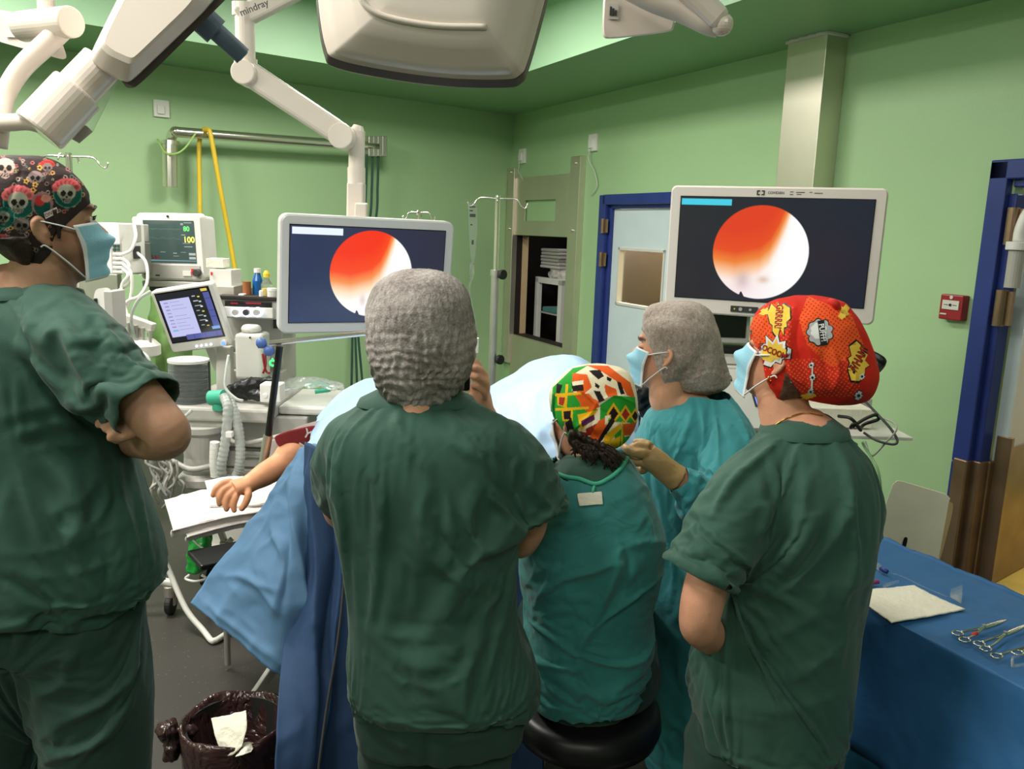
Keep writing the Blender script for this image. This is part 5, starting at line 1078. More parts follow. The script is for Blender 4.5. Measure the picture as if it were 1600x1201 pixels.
def scope(bg, reds, cx, cz, r, bar, spot):
    def fn(x, z):
        c = lerp(np.clip((x+.35)/.7+.25*z, 0, 1), [0, 1], bg); u = (x-cx)/r; v = -(z-cz)/r; d = np.sqrt(u*u+v*v)
        b = np.interp(u, [-1, -.5, 0, .2, .35, .5, .62, .8], [.08, .16, .02, -.18, -.5, -.95, -1.5, -2]); t = (v-b)
        g = lerp(t, [-.6, -.15, .08, .3, .5, .9], reds)
        if spot:
            k = (np.exp(-((u+.32)/.16)**2-((v-.62)/.2)**2)*.5)[:, None]; g = g*(1-k)+np.array([lin(v_) for v_ in (150, 110, 118)])*k
            k = (np.exp(-((u-.12)/.12)**2-((v-.58)/.08)**2)*.6)[:, None]; g = g*(1-k)+np.array([lin(v_) for v_ in (196, 150, 96)])*k
            k = (np.clip(.9-u*1.2, 0, 1)*np.clip((v-.3)*2, 0, 1)*.35)[:, None]; g = g*(1-k)+np.array([lin(v_) for v_ in (238, 200, 205)])*k
        else:
            k = (np.exp(-((u+.2)/.07)**2-((v-.62)/.13)**2)*.5)[:, None]; g = g*(1-k)+np.array([lin(v_) for v_ in (210, 150, 150)])*k
        a = np.clip((1-d)*r/.0022+.5, 0, 1); a = np.where((v > .86+abs(1)*0) & (np.abs(u+.33) < .05*(v-.84)/.1), 0, a)[:, None]; c = c*(1-a)+g*a
        x0, x1, z0, z1, col = bar; m_ = (x > x0) & (x < x1) & (z > z0) & (z < z1); c[m_] = [lin(v_) for v_ in col]; return c
    return fn

# ================= left monitor on ceiling arm
fl_ = Fr((-.621, 3.568, 1.489), (4.9, .6, 28.8)); t = thing('surgical_monitor', fl_(0, .04, -.245), 'large grey-framed surgical monitor on white ceiling arm, partly behind grey bouffant cap', 'monitor')
mb = MB(); mb.lay([(rrect(.745, .475, .03), .0), (rrect(.76, .49, .035), .006), (rrect(.76, .49, .035), .05), (rrect(.70, .43, .03), .065)], fl_); mb.build('housing', 'bezel_grey', t, bevel=.002)
mb = MB(); mb.box((-.003, -.0008, .003), (.684, .003, .405), fl_); mb.build('screen_border', 'black_gloss', t)
picture('screen', fl_, .678, .398, -.003, scope([(42, 54, 88), (44, 42, 62)], [(246, 52, 18), (250, 74, 26), (248, 150, 80), (255, 226, 190), (255, 252, 246), (255, 255, 255)], .006, .010, .182, (-.335, -.125, .166, .196, (236, 246, 255)), False), t, 330, 200, -.003, .003)
mb = MB(); beam(mb, fl_(-.03, .06, .1), fl_(-.03, .06, .30), .05, .04); beam(mb, fl_(-.03, .07, 0), fl_(-.03, .07, .14), .12, .03); mb.build('yoke', 'cream', t, bevel=.006)
t = thing('ceiling_arm', P(556, 335, 3.68), 'white jointed ceiling arm with dark lettering carrying the left-hand monitor', 'arm')
mb = MB(); beam(mb, P(556, 345, 3.66), P(557, 285, 3.66), .07, .075); mb.build('lower_post', 'cream', t, bevel=.008)
mb = MB(); mb.cyl(P(557, 290, 3.66), P(557, 262, 3.66), .038, n=28); mb.cyl(P(557, 264, 3.66), P(558, 205, 3.66), .034, n=28); mb.cyl(P(558, 206, 3.66), P(560, 196, 3.66), .034, .02, n=28); mb.build('swivel_post', 'cream_shiny', t, smooth=False)
mb = MB(); beam(mb, P(385, 113, 3.50), P(538, 214, 3.60), .075, .092); mb.build('spring_arm', 'cream', t, bevel=.014)
mb = MB(); beam(mb, P(396, 104, 3.50), P(530, 194, 3.60), .05, .03); mb.build('arm_ridge', 'plastic_grey', t, bevel=.006)
mb = MB(); a = P(536, 214, 3.60); mb.cyl(a-np.array([.0, .06, 0]), a+np.array([.0, .06, 0]), .052, n=32); mb.build('elbow_joint', 'cream_shiny', t, bevel=.005)
mb = MB(); a = P(386, 116, 3.50); mb.cyl(a-np.array([.0, .06, 0]), a+np.array([.0, .06, 0]), .048, n=32); mb.build('shoulder_joint', 'cream_shiny', t, bevel=.005)
mb = MB(); mb.cyl(P(384, 100, 3.50), P(382, 5, 3.50), .038, n=24); mb.cyl(P(384, 104, 3.50), P(384, 92, 3.50), .045, n=24); mb.build('upper_post', 'cream', t)
mb = MB(); beam(mb, P(372, 30, 3.50), P(520, -46, 3.60), .08, .075); mb.build('support_beam', 'cream', t, bevel=.01)
a = P(397, 12, 3.43); ft = Fr(a, (0, -24, 6)); mb = MB(); mb.text('mindray', .036, ft, bold=.0006); mb.build('lettering', 'plastic_dark', t)
mb = MB(); mb.cyl(P(375, 25, 3.5), P(375, 25, 3.5)+np.array([0, 0, .0])+np.array([0, 0, .05]), .03); a = P(520, -46, 3.60); mb.cyl((a[0], a[1], a[2]-.04), (a[0], a[1], HC), .05, n=24); mb.build('ceiling_post', 'cream', t)

# ================= right monitor
fr_ = Fr((.939, 3.132, 1.65), (2.1, .1, -21.6)); t = thing('surgical_monitor', fr_(0, .04, -.24), 'large white-framed surgical monitor with cyan bar on screen, in front of steel duct', 'monitor')
mb = MB(); mb.lay([(rrect(.75, .47, .018), .0), (rrect(.762, .482, .022), .006), (rrect(.762, .482, .022), .045), (rrect(.70, .42, .02), .06)], fr_); mb.build('housing', 'bezel_white', t)
mb = MB(); mb.box((.0, -.0008, .010), (.686, .003, .386), fr_); mb.build('screen_border', 'black', t)
picture('screen', fr_, .680, .380, -.003, scope([(34, 34, 40), (30, 34, 48)], [(222, 62, 28), (228, 76, 30), (238, 132, 54), (252, 196, 150), (255, 244, 236), (255, 255, 255)], -.035, .002, .172, (-.336, -.150, .170, .193, (70, 205, 228)), True), t, 330, 200, .0, .010)
mb = MB(); mb.box((-.075, -.003, -.213), (.10, .006, .022), fr_, 0); mb.cyl(fr_(-.088, -.008, -.213), fr_(-.088, -.003, -.213), .007, m=1); mb.cyl(fr_(-.052, -.008, -.213), fr_(-.052, -.003, -.213), .005, m=1); mb.cyl(fr_(-.11, -.008, -.213), fr_(-.11, -.003, -.213), .003, m=2); mb.build('control_strip', ['plastic_dark', 'plastic_grey', 'cap_yellow'], t)
mb = MB()
for s in (-1, 1): mb.box((-.050+s*.012, -.001, .219), (.004, .002, .016), fr_); mb.box((-.050+s*.008, -.001, .2255), (.010, .002, .004), fr_); mb.box((-.050+s*.008, -.001, .2125), (.010, .002, .004), fr_)
mb.text('COVIDIEN', .0125, fr_, y=-.0015, off=(.004, .219), bold=.0001); mb.text('digital imaging', .008, fr_, y=-.0015, off=(.070, .222)) if False else None
for x, z, w_ in ((.058, .2235, .012), (.058, .2145, .012), (.088, .2225, .030), (.084, .2155, .016), (.124, .2235, .010), (.150, .2205, .028)): mb.box((x, -.0005, z), (w_, .001, .0022), fr_)
mb.build('bezel_marking', 'plastic_dark', t)
mb = MB(); mb.cyl(fr_(0, .05, -.1), fr_(0, .13, -.12), .05); beam(mb, fr_(0, .13, -.05), fr_(0, .13, -.5), .08, .06); mb.build('mount', 'plastic_grey', t, bevel=.004)

# ================= endoscopy tower below the right monitor
t = thing('endoscopy_cart', (P(1160, 700, 3.25)[0], 3.4, 0), 'white equipment cart with dark units under the right-hand monitor', 'cart')
cx_, cy_ = P(1190, 600, 3.3)[0], 3.45
mb = MB()
for z in (.12, .50, .74, .98, 1.20): mb.box((cx_, cy_, z), (.62, .5, .025))
for sx in (-1, 1): mb.box((cx_+sx*.31, cy_+.15, .68), (.04, .10, 1.12))
mb.build('frame', 'plastic_light', t, bevel=.006)
for sx in (-1, 1):
    for sy in (-1, 1): mb = MB(); mb.cyl((cx_+sx*.26-.012, cy_+sy*.2, .05), (cx_+sx*.26+.012, cy_+sy*.2, .05), .05); mb.cyl((cx_+sx*.26, cy_+sy*.2, .05), (cx_+sx*.26, cy_+sy*.2, .11), .012); mb.build('caster', 'rubber', t)
mb = MB(); bx(mb, 1098, 484, 1172, 536, 3.22, .10); u_ = tag(mb.build('small_screen', 'plastic_grey', bevel=.005), 'small dark screen with grey frame directly under the right-hand monitor', 'screen'); mb = MB(); bx(mb, 1104, 492, 1166, 527, 3.216, .004); mb.build('glass', 'black_gloss', u_)
mb = MB(); bx(mb, 1110, 540, 1190, 553, 3.24, .35, 1); bx(mb, 1108, 554, 1192, 574, 3.22, .35, 0); u_ = tag(mb.build('processor_unit', ['plastic_grey', 'black'], bevel=.003), 'grey video processor with dark front strip below the small screen', 'device')
mb = MB(); bx(mb, 1122, 558, 1160, 568, 3.212, .01); mb.build('label_plate', 'plastic_light', u_)
fc = Fr(P(1178, 622, 3.0), (-38, 3, 20)); mb = MB(); mb.lay([(rrect(.28, .24, .02), 0), (rrect(.29, .25, .025), .012), (rrect(.29, .25, .025), .06)], fc); u_ = tag(mb.build('control_console', 'plastic_white'), 'sloping white console with small screen beside the red-capped person\'s mask', 'console')
mb = MB(); mb.box((.03, -.002, -.01), (.07, .004, .05), fc, 0); mb.box((.03, -.005, -.01), (.055, .003, .035), fc, 1); mb.cyl(fc(.05, -.008, -.07), fc(.05, 0, -.07), .012, m=2); mb.cyl(fc(.08, -.008, -.075), fc(.08, 0, -.075), .010, m=2); mb.box((-.085, -.003, .08), (.022, .003, .022), fc, 0); mb.box((-.085, -.005, .08), (.012, .003, .012), fc, 2); mb.build('panel_controls', ['plastic_dark', 'led_blue', 'plastic_grey'], u_)
mb = MB(); mb.tube([P(1335, 545, 2.9), P(1352, 549, 2.85), P(1374, 560, 2.8), P(1378, 567, 2.8), P(1366, 580, 2.85), P(1350, 582, 2.9)], .014, 10, seg=30); tag(mb.build('push_handle', 'blue_grey' if False else 'black', smooth=True), 'dark looped handle sticking out behind the red comic-print cap', 'handle')
t = thing('side_shelf', P(1320, 660, 2.9), 'pale shelf with papers and cables to the right of the red-capped person', 'shelf')
mb = MB(); mb.box(P(1325, 668, 3.0), (.34, .30, .012)); mb.build('shelf_board', 'plastic_light', t, bevel=.002)
mb = MB(); mb.box(P(1300, 644, 3.05), (.22, .20, .07)); tag(mb.build('cardboard_box', 'paper', bevel=.003), 'small cream box on the pale shelf below the red comic-print cap', 'box')
mb = MB(); mb.box(P(1345, 690, 2.95)+np.array([0, .1, -.5]), (.05, .05, .95)); mb.box((P(1345, 690, 2.95)[0], 3.05, .02), (.4, .4, .04)); mb.build('pedestal', 'plastic_grey', t, bevel=.005)
mb = MB(); mb.box(P(1338, 640, 3.1), (.09, .06, .10)); mb.build('socket_block', 'plastic_grey', t, bevel=.004)
for pts, r_, c_, lb in (([(1310, 650, 2.85), (1330, 654, 2.8), (1345, 672, 2.8), (1335, 662, 2.78), (1330, 668, 2.8), (1350, 655, 2.8), (1368, 648, 2.8), (1372, 655, 2.8), (1352, 662, 2.82), (1345, 668, 2.85)], .006, 'black', 'thick black cable knotted on the pale shelf at right'),
                        ([(1350, 625, 2.9), (1372, 648, 2.8), (1392, 670, 2.75), (1402, 688, 2.72), (1395, 694, 2.72), (1370, 688, 2.75), (1350, 676, 2.8)], .0045, 'plastic_dark', 'grey-black cable arcing out over green wall right of the shelf'),
                        ([(1372, 650, 2.8), (1396, 660, 2.75), (1400, 672, 2.72), (1385, 690, 2.74), (1362, 712, 2.8), (1352, 690, 2.85)], .0035, 'plastic_grey', 'thin grey cable looping right of the pale shelf'),
                        ([(1347, 690, 2.8), (1352, 700, 2.8), (1362, 715, 2.78), (1372, 735, 2.75), (1376, 765, 2.75), (1372, 800, 2.8)], .0045, 'soffit_paint', 'green cable hanging down behind right shoulder of the red-capped person')):
    mb = MB(); mb.tube([P(*p) for p in pts], r_, 8, seg=60); tag(mb.build('cable', c_, smooth=True), lb, 'cable')

# ================= lamps and arms at the ceiling
t = thing('surgical_lamp', P(680, 60, 1.75), 'big cream surgical lamp head with dark rim at top centre', 'surgical lamp')
ol = smoothpl([(492, -60), (498, 20), (508, 78), (524, 97), (600, 114), (700, 127), (790, 129), (814, 122), (824, 104), (840, 50), (860, -30), (868, -90), (700, -150), (560, -130)], 90); cc = (680, -60)
mb = MB(); slabpx(mb, [(inset(ol, cc, 1.0, 0, -4), 1.722), (inset(ol, cc, 1.01, 0, 6), 1.74), (inset(ol, cc, 1.0, 0, 9), 1.80), (inset(ol, cc, .96, 0, 4), 1.83)]); mb.build('rim', 'grey_rim', t, smooth=False)
mb = MB(); slabpx(mb, [(inset(ol, cc, .40), 1.648), (inset(ol, cc, .70), 1.652), (inset(ol, cc, .73), 1.66), (inset(ol, cc, .86), 1.672), (inset(ol, cc, .905), 1.685), (inset(ol, cc, .935), 1.70), (inset(ol, cc, .94), 1.705), (inset(ol, cc, .985, 0, -2), 1.71), (inset(ol, cc, .998, 0, -6), 1.718), (inset(ol, cc, .99, 0, -6), 1.74)]); mb.build('shell', 'cream', t, smooth=True)
mb = MB(); mb.tube([P(x, y, 1.648) for x, y in ((560, -10), (575, 12), (610, 28), (680, 40), (760, 42))], .006, 8, seg=40); mb.build('shell_groove', 'cream_shiny', t, smooth=True)
mb = MB(); a = P(690, -120, 1.72); mb.cyl(a, (a[0], a[1]+.1, HC), .05, n=24); mb.build('suspension_post', 'cream', t)
t = thing('surgical_lamp', P(250, 60, 1.85), 'tilted cream surgical lamp head with blue-grey handle at upper left', 'surgical lamp')
ol = [(188, -10), (168, 30), (143, 80), (140, 96), (158, 112), (196, 129), (206, 127), (250, 85), (330, 8), (350, -30), (260, -50)]; cc = (240, 20)
def round_pl(pl, k=4):
    for _ in range(k):
        q = []
        for i in range(len(pl)):
            a, b = pl[i], pl[(i+1) % len(pl)]; q += [(a[0]*.82+b[0]*.18, a[1]*.82+b[1]*.18), (a[0]*.18+b[0]*.82, a[1]*.18+b[1]*.82)]
        pl = q
        if len(pl) > 90: break
    return pl
o2 = round_pl(ol); mb = MB(); slabpx(mb, [(inset(o2, cc, .70, -6, -6), 1.74), (inset(o2, cc, .78, -5, -5), 1.745), (inset(o2, cc, .97), 1.80), (inset(o2, cc, 1.0), 1.83), (inset(o2, cc, 1.0), 1.90), (inset(o2, cc, .9, 0, 0), 1.93)]); mb.build('shell', 'cream', t, smooth=False)
mb = MB(); slabpx(mb, [(round_pl([(186, 121), (200, 128), (262, 74), (334, 2), (350, -20), (360, -8), (334, 18), (214, 137), (198, 138)]), 1.83), (round_pl([(186, 121), (200, 128), (262, 74), (334, 2), (350, -20), (360, -8), (334, 18), (214, 137), (198, 138)]), 1.95)]); mb.build('rim', 'grey_rim', t)
mb = MB(); slabpx(mb, [([(198, 131), (214, 133), (335, 10), (360, -14), (352, -20), (330, 4)], 1.86), ([(198, 131), (214, 133), (335, 10), (360, -14), (352, -20), (330, 4)], 1.98)]); mb.build('light_glass', 'clear_plastic', t)
mb = MB(); mb.cyl(P(305, 20, 1.88), P(338, 50, 1.90), .030, n=28); mb.cyl(P(330, 42, 1.90), P(380, 88, 1.93), .020, n=28); mb.cyl(P(378, 86, 1.93), P(381, 89, 1.932), .02, .012, n=28); mb.build('sterile_handle', 'blue_grey', t, smooth=False)
mb = MB(); mb.cyl(P(160, 98, 1.85), P(110, 150, 1.82), .042, n=32); mb.build('upper_joint', 'cream_shiny', t, bevel=.004)
mb = MB(); mb.cyl(P(122, 140, 1.82), P(60, 206, 1.78), .053, n=36); mb.build('lower_joint', 'cream_shiny', t, bevel=.006)
mb = MB(); slabpx(mb, [([(150, 118), (186, 124), (146, 205), (124, 222), (108, 212), (118, 180)], 1.87), ([(150, 118), (186, 124), (146, 205), (124, 222), (108, 212), (118, 180)], 1.885)]); mb.build('clear_plate', 'clear_plastic', t)
mb = MB(); slabpx(mb, [([(110, 200), (135, 196), (145, 206), (124, 224), (108, 215)], 1.84), ([(110, 200), (135, 196), (145, 206), (124, 224), (108, 215)], 1.90)]); mb.build('plate_end', 'plastic_grey', t)
mb = MB(); mb.tube([P(60, 192, 1.80), P(40, 190, 1.80), P(0, 192, 1.80), P(-60, 190, 1.80)], [.020, .018, .018, .018], 18, seg=20); mb.build('link_arm', 'cream_shiny', t, smooth=True)
t = thing('lamp_suspension', P(60, 50, 1.9), 'cream curved suspension arm with round joint at top left corner', 'arm')
mb = MB(); mb.cyl(P(35, 42, 1.95), P(112, 34, 1.86), .032, n=32); mb.build('joint_drum', 'cream_shiny', t, bevel=.004)
mb = MB(); mb.tube([P(100, 42, 1.88), P(80, 62, 1.88), P(35, 105, 1.86), (P(10, 145, 1.84)), P(2, 185, 1.82), P(-4, 230, 1.82)], [.022, .022, .021, .02, .019, .019], 20, seg=36); mb.build('curved_arm', 'cream', t, smooth=True)
mb = MB(); mb.cyl(P(73, 30, 1.93), P(70, -60, 1.93), .018, n=20); a = P(70, -60, 1.93); mb.cyl(a, (a[0], a[1], HC), .018); mb.build('drop_tube', 'cream_shiny', t)
mb = MB(); slabpx(mb, [(round_pl([(-20, 12), (40, 22), (95, 60), (107, 96), (60, 82), (-20, 60)]), 1.98), (round_pl([(-20, 12), (40, 22), (95, 60), (107, 96), (60, 82), (-20, 60)]), 2.10)]); bw = mb.build('back_cover', 'cream', t)
mb = MB(); bx(mb, 8, 24, 26, 58, 1.976, .002, 0); mb.build('rating_label', 'plastic_light', t)
t = thing('lamp_suspension', P(1040, 30, 2.1), 'cream arm and box with small label hanging at top right of centre', 'arm')
pl = round_pl([(944, -30), (940, 55), (948, 62), (1050, 50), (1054, 40), (1060, -30)]); mb = MB(); slabpx(mb, [(inset(pl, (1000, 10), .95), 2.08), (pl, 2.10), (pl, 2.25)]); mb.build('cover_box', 'cream', t, smooth=False)
mb = MB(); bx(mb, 951, 6, 966, 30, 2.076, .002, 0); 
for k in range(3): bx(mb, 953+k*4, 10+k*3, 956+k*4, 24, 2.073, .002, 1)
mb.build('rating_label', ['plastic_light', 'plastic_dark'], t)
mb = MB(); mb.tube([P(930, -50, 1.98), P(1010, -5, 1.96), P(1070, 18, 1.94), P(1105, 36, 1.92), P(1124, 44, 1.92)], [.030, .030, .030, .028, .024], 24, seg=30, flat=.85); mb.build('tube_arm', 'cream', t, smooth=True)
mb = MB(); beam(mb, P(1062, -30, 1.90), P(1128, 36, 1.90), .05, .05); mb.ell(P(1128, 38, 1.90), (.024,)*3); mb.build('arm_end', 'cream_shiny', t, bevel=.015)
mb = MB(); a = P(935, -55, 1.98); mb.cyl(a, (a[0], a[1], HC), .03); mb.build('drop_tube', 'cream', t)

# ================= IV stands
def hooks(mb, c, w_, hgt=.035, fr=None, drop=.02):
    for s in (-1, 1):
        mb.tube([c, c+np.array([s*w_*.6, 0, .0]), c+np.array([s*w_*.78, 0, -.03]), c+np.array([s*w_*.93, 0, -.045]), c+np.array([s*w_, 0, -.02])], .0042, 8, seg=22)
        mb.tube([c+np.array([0, s*.03, 0]), c+np.array([0, s*.07, .01]), c+np.array([0, s*.09, -.02])], .004, 6, seg=8)
def stand(name, pts, rr, label, wid, knobs=(), base=True):
    a = P(*pts[0]); e = thing(name, (a[0], a[1], 0), label, 'IV stand'); b_ = P(*pts[1]) if len(pts) > 1 else a
    mb = MB(); hooks(mb, a-np.array([0, 0, .008]), wid); mb.build('hook', 'chrome', e, smooth=True)
    mb = MB(); mb.cyl((a[0], a[1], 1.0), a+np.array([0, 0, .01]), rr); mb.build('pole', 'chrome', e)
    mb = MB(); zc = b_[2]; mb.cyl((a[0], a[1], .08), (a[0], a[1], zc), rr*1.75); mb.cyl((a[0], a[1], zc-.02), (a[0], a[1], zc+.012), rr*2.1); mb.build('outer_tube', 'steel_plain', e)
    for k in knobs: q = P(*k); mb = MB(); mb.cyl((a[0], a[1], q[2]), (a[0]+.02, a[1]-.0, q[2]), rr*.9); mb.cyl((a[0]+.03, a[1]-.02, q[2]), (a[0]+.045, a[1]-.035, q[2]), .026, n=16); mb.build('knob', 'rubber', e, bevel=.004)
    if base:
        mb = MB()
        for i in range(5): an = i*2*math.pi/5+.3; mb.tube([(a[0], a[1], .10), (a[0]+.28*math.cos(an), a[1]+.28*math.sin(an), .075)], [.018, .012], 10)
        mb.build('base', 'steel_plain', e, smooth=True)
        for i in range(5): an = i*2*math.pi/5+.3; mb = MB(); q = (a[0]+.28*math.cos(an), a[1]+.28*math.sin(an)); mb.cyl((q[0]-.01, q[1], .033), (q[0]+.01, q[1], .033), .032); mb.cyl((q[0], q[1], .04), (q[0], q[1], .075), .008); mb.build('caster', 'rubber', e)
    return e
stand('iv_stand', [(778, 308, 4.4), (772, 425, 4.4)], .013, 'chrome IV stand holding a fluid bag left of the steel hatch', .155, [(774, 428, 4.4), (768, 560, 4.4)])
stand('iv_stand', [(655, 330, 4.7), (655, 420, 4.7)], .010, 'IV stand whose hooks show just above the left-hand monitor', .09, base=True)
stand('iv_stand', [(107, 242, 3.9), (112, 480, 3.9)], .014, 'IV stand with double hooks rising behind the left-hand person', .18)
bagc = P(738, 350, 4.38); e = thing('infusion_bag', bagc, 'clear empty infusion bag with dark print hanging from IV stand hook', 'infusion bag')
mb = MB(); slabpx(mb, [(round_pl([(731, 316), (745, 316), (746, 350), (744, 385), (741, 410), (737, 412), (734, 385), (732, 350)]), 4.37), (round_pl([(731, 316), (745, 316), (746, 350), (744, 385), (741, 410), (737, 412), (734, 385), (732, 350)]), 4.39)]); mb.build('bag', 'clear_plastic', e)
for x0, y0, x1, y1 in ((734, 322, 743, 324), (734, 328, 739, 330), (734, 334, 743, 339), (735, 350, 738, 352), (737, 375, 740, 382)): mb = MB(); bx(mb, x0, y0, x1, y1, 4.366, .001); mb.build('print', 'plastic_dark', e)
mb = MB(); mb.cyl(P(738, 411, 4.38), P(737, 432, 4.38), .012); mb.cyl(P(737, 432, 4.38), P(736, 438, 4.38), .012, .004); mb.build('drip_chamber', 'clear_plastic', e, smooth=True)
mb = MB(); mb.tube([P(736, 438, 4.38), P(733, 452, 4.38), P(738, 480, 4.38), P(742, 500, 4.38), P(742, 540, 4.38)], .0045, 8, seg=30); mb.build('line', 'clear_plastic', e, smooth=True)
mb = MB(); bx(mb, 740, 528, 748, 552, 4.2, .03); tag(mb.build('flow_clamp', 'plastic_white', bevel=.003), 'small white clamp just right of the grey bouffant cap', 'clamp')
dm('led_yellow', (222, 206, 90), .4, emit=.8); dm('led_green_dim', (90, 190, 100), .4, emit=.7)
# ================= anaesthesia workstation
YM = 3.9
t = thing('anaesthesia_machine', (P(370, 700, YM+.3)[0], YM+.3, 0), 'grey anaesthesia workstation with worktop, drawers and glowing dials behind the left-hand person', 'medical machine')
mb = MB(); bx(mb, 338, 463, 444, 468, 3.82, .5); mb.build('top_shelf', 'brown_panel', t, bevel=.003)
mb = MB(); bx(mb, 330, 468, 446, 498, 3.84, .42); bx(mb, 352, 496, 442, 600, 4.05, .25); mb.build('body', 'plastic_grey', t, bevel=.008)
mb = MB(); bx(mb, 351, 471, 424, 480, 3.83, .02, 1); bx(mb, 349, 480, 426, 496, 3.815, .05, 0); mb.build('dial_panel', ['plastic_light', 'black'], t, bevel=.003)
for k, x in enumerate((369, 386, 402)):
    a = P(x, 487.5, 3.80); mb = MB(); mb.cyl(a+np.array([0, .012, 0]), a, .0225, n=24, m=1); mb.cyl(a, a-np.array([0, .022, 0]), .014, n=20, m=0); mb.build('gas_dial', ['plastic_dark' if k == 1 else 'plastic_grey', 'led_white'], t)
mb = MB(); bx(mb, 360, 472.5, 372, 475, 3.826, .003); bx(mb, 384, 472.5, 408, 475, 3.826, .003); mb.build('digits', 'red_plastic', t)
mb = MB(); bx(mb, 427, 492, 434, 513, 4.04, .02); bx(mb, 430, 455, 440, 468, 4.0, .02); mb.build('vent_slot', 'plastic_dark', t)
mb = MB(); bx(mb, 356, 530, 372, 545, 4.03, .03); bx(mb, 356, 550, 372, 575, 4.03, .03); bx(mb, 356, 580, 440, 606, 3.98, .1); mb.build('front_module', 'plastic_grey', t, bevel=.004)
# absorber
a = P(396, 588, 3.78); mb = MB(); mb.box(a+np.array([0, 0, .10]), (.125, .13, .21)); lathe(mb, a+np.array([-.005, 0, .205]), [(.045, 0), (.045, .03), (.03, .035)]); mb.build('absorber', 'plastic_light', t, bevel=.018, seg=3)
mb = MB(); mb.cyl(a+np.array([.01, -.07, .19]), a+np.array([.01, -.06, .19]), .004); mb.build('screw', 'black', t)
# worktop
zt = P(400, 640, 3.5)[2]; xl, xr = P(262, 640, 3.5)[0], P(420, 640, 3.5)[0]
mb = MB(); mb.box(((xl+xr)/2, 3.78, zt-.03), (xr-xl, .56, .06)); mb.build('worktop', 'plastic_grey', t, bevel=.012)
xr2 = P(540, 620, 3.6)[0]; mb = MB(); mb.box(((xr+xr2)/2, 3.85, zt-.03), (xr2-xr, .42, .04)); mb.build('side_tray', 'plastic_light', t, bevel=.012)
mb = MB(); mb.tube([(xl+.25, 3.49, zt-.12), (xr-.1, 3.46, zt-.14), (xr+.1, 3.52, zt-.10), (xr2, 3.66, zt-.06)], .010, 10, seg=30); mb.build('rail', 'plastic_grey', t, smooth=True)
mb = MB(); bx(mb, 288, 645, 350, 672, 3.52, .4); bx(mb, 350, 650, 480, 700, 3.62, .4); bx(mb, 345, 700, 470, 800, 3.66, .4); mb.build('cabinet', 'plastic_grey', t, bevel=.008)
for y0, y1 in ((706, 730), (734, 758), (762, 790)): mb = MB(); bx(mb, 350, y0, 466, y1, 3.645, .03); d_ = mb.build('drawer', 'plastic_light', t, bevel=.004); mb = MB(); bx(mb, 380, y0+6, 430, y0+10, 3.63, .02); mb.build('handle', 'plastic_grey', d_, bevel=.003)
a = P(318, 745, 3.55); mb = MB(); lathe(mb, a-np.array([0, 0, .0]), [(.09, -.03), (.105, -.02), (.105, .01), (.085, .03), (.078, .10), (.085, .2), (.10, .215), (.10, .24)]); mb.build('soda_canister', 'plastic_grey', t, smooth=False)
mb = MB(); mb.tube([a+np.array(v) for v in ((-.11, -.07, .09), (0, -.12, .07), (.11, -.07, .09))], .013, 8, seg=14); mb.build('canister_bracket', 'plastic_grey', t, smooth=True)
mb = MB(); x0_ = P(285, 700, 3.6)[0]; x1_ = P(470, 700, 3.6)[0]; mb.box(((x0_+x1_)/2, 3.9, .16), (x1_-x0_, .5, .12)); mb.box(((x0_+x1_)/2, 4.05, .45), ((x1_-x0_)*.8, .3, .6)); mb.build('base', 'plastic_grey', t, bevel=.02)
for sx in (x0_+.05, x1_-.05):
    for sy in (3.7, 4.1): mb = MB(); mb.cyl((sx-.015, sy, .05), (sx+.015, sy, .05), .05); mb.build('caster', 'rubber', t)
# bellows
a = P(297, 629, 3.62); mb = MB(); prof = [(.062, 0)]
for k in range(8): prof += [(.078, .008+k*.021), (.078, .016+k*.021), (.062, .020+k*.021)]
lathe(mb, a, prof, 0); mb.build('bellows', 'rubber', t, smooth=False)
mb = MB(); lathe(mb, a, [(.086, 0), (.086, .185), (.083, .19), (.08, .185), (.08, 0)]); mb.build('bellows_dome', 'clear_plastic', t, smooth=False)
mb = MB(); lathe(mb, a+np.array([0, 0, .185]), [(.088, 0), (.088, .012), (.07, .016)]); mb.build('bellows_ring', 'plastic_light', t); mb = MB(); lathe(mb, a-np.array([0, 0, .02]), [(.095, 0), (.095, .02)]); mb.build('bellows_ring', 'plastic_light', t)
for s in (-1, 1): mb = MB(); mb.cyl(a+np.array([s*.09, 0, 0]), a+np.array([s*.09, 0, .19]), .005); mb.build('tie_rod', 'plastic_dark', t)
a = P(342, 622, 3.5); mb = MB(); mb.cyl(a-np.array([.035, .0, .0]), a+np.array([.03, -.02, .01]), .032, n=24); mb.cyl(a+np.array([.0, 0, -.05]), a+np.array([0, 0, .0]), .028); mb.build('valve', 'gown_trim', t, smooth=False)
for k, pts in enumerate(([(350, 618, 3.44), (356, 640, 3.40), (352, 690, 3.40), (346, 730, 3.40), (350, 760, 3.42), (362, 745, 3.42)], [(356, 620, 3.46), (368, 650, 3.42), (375, 690, 3.42), (374, 730, 3.42), (366, 750, 3.42)], [(336, 690, 3.44), (335, 720, 3.44), (337, 745, 3.44)])):
    c_ = spline([P(*p) for p in pts], 90); rr = .020*(1+.09*np.sin(np.arange(90)*1.9)); mb = MB(); mb.tube(c_, rr, 14); mb.build('breathing_hose', 'hose_clear' if k < 2 else 'plastic_white', t, smooth=True)
mb = MB(); bx(mb, 352, 675, 362, 684, 3.36, .03); mb.build('hose_clip', 'plastic_white', t, bevel=.003)
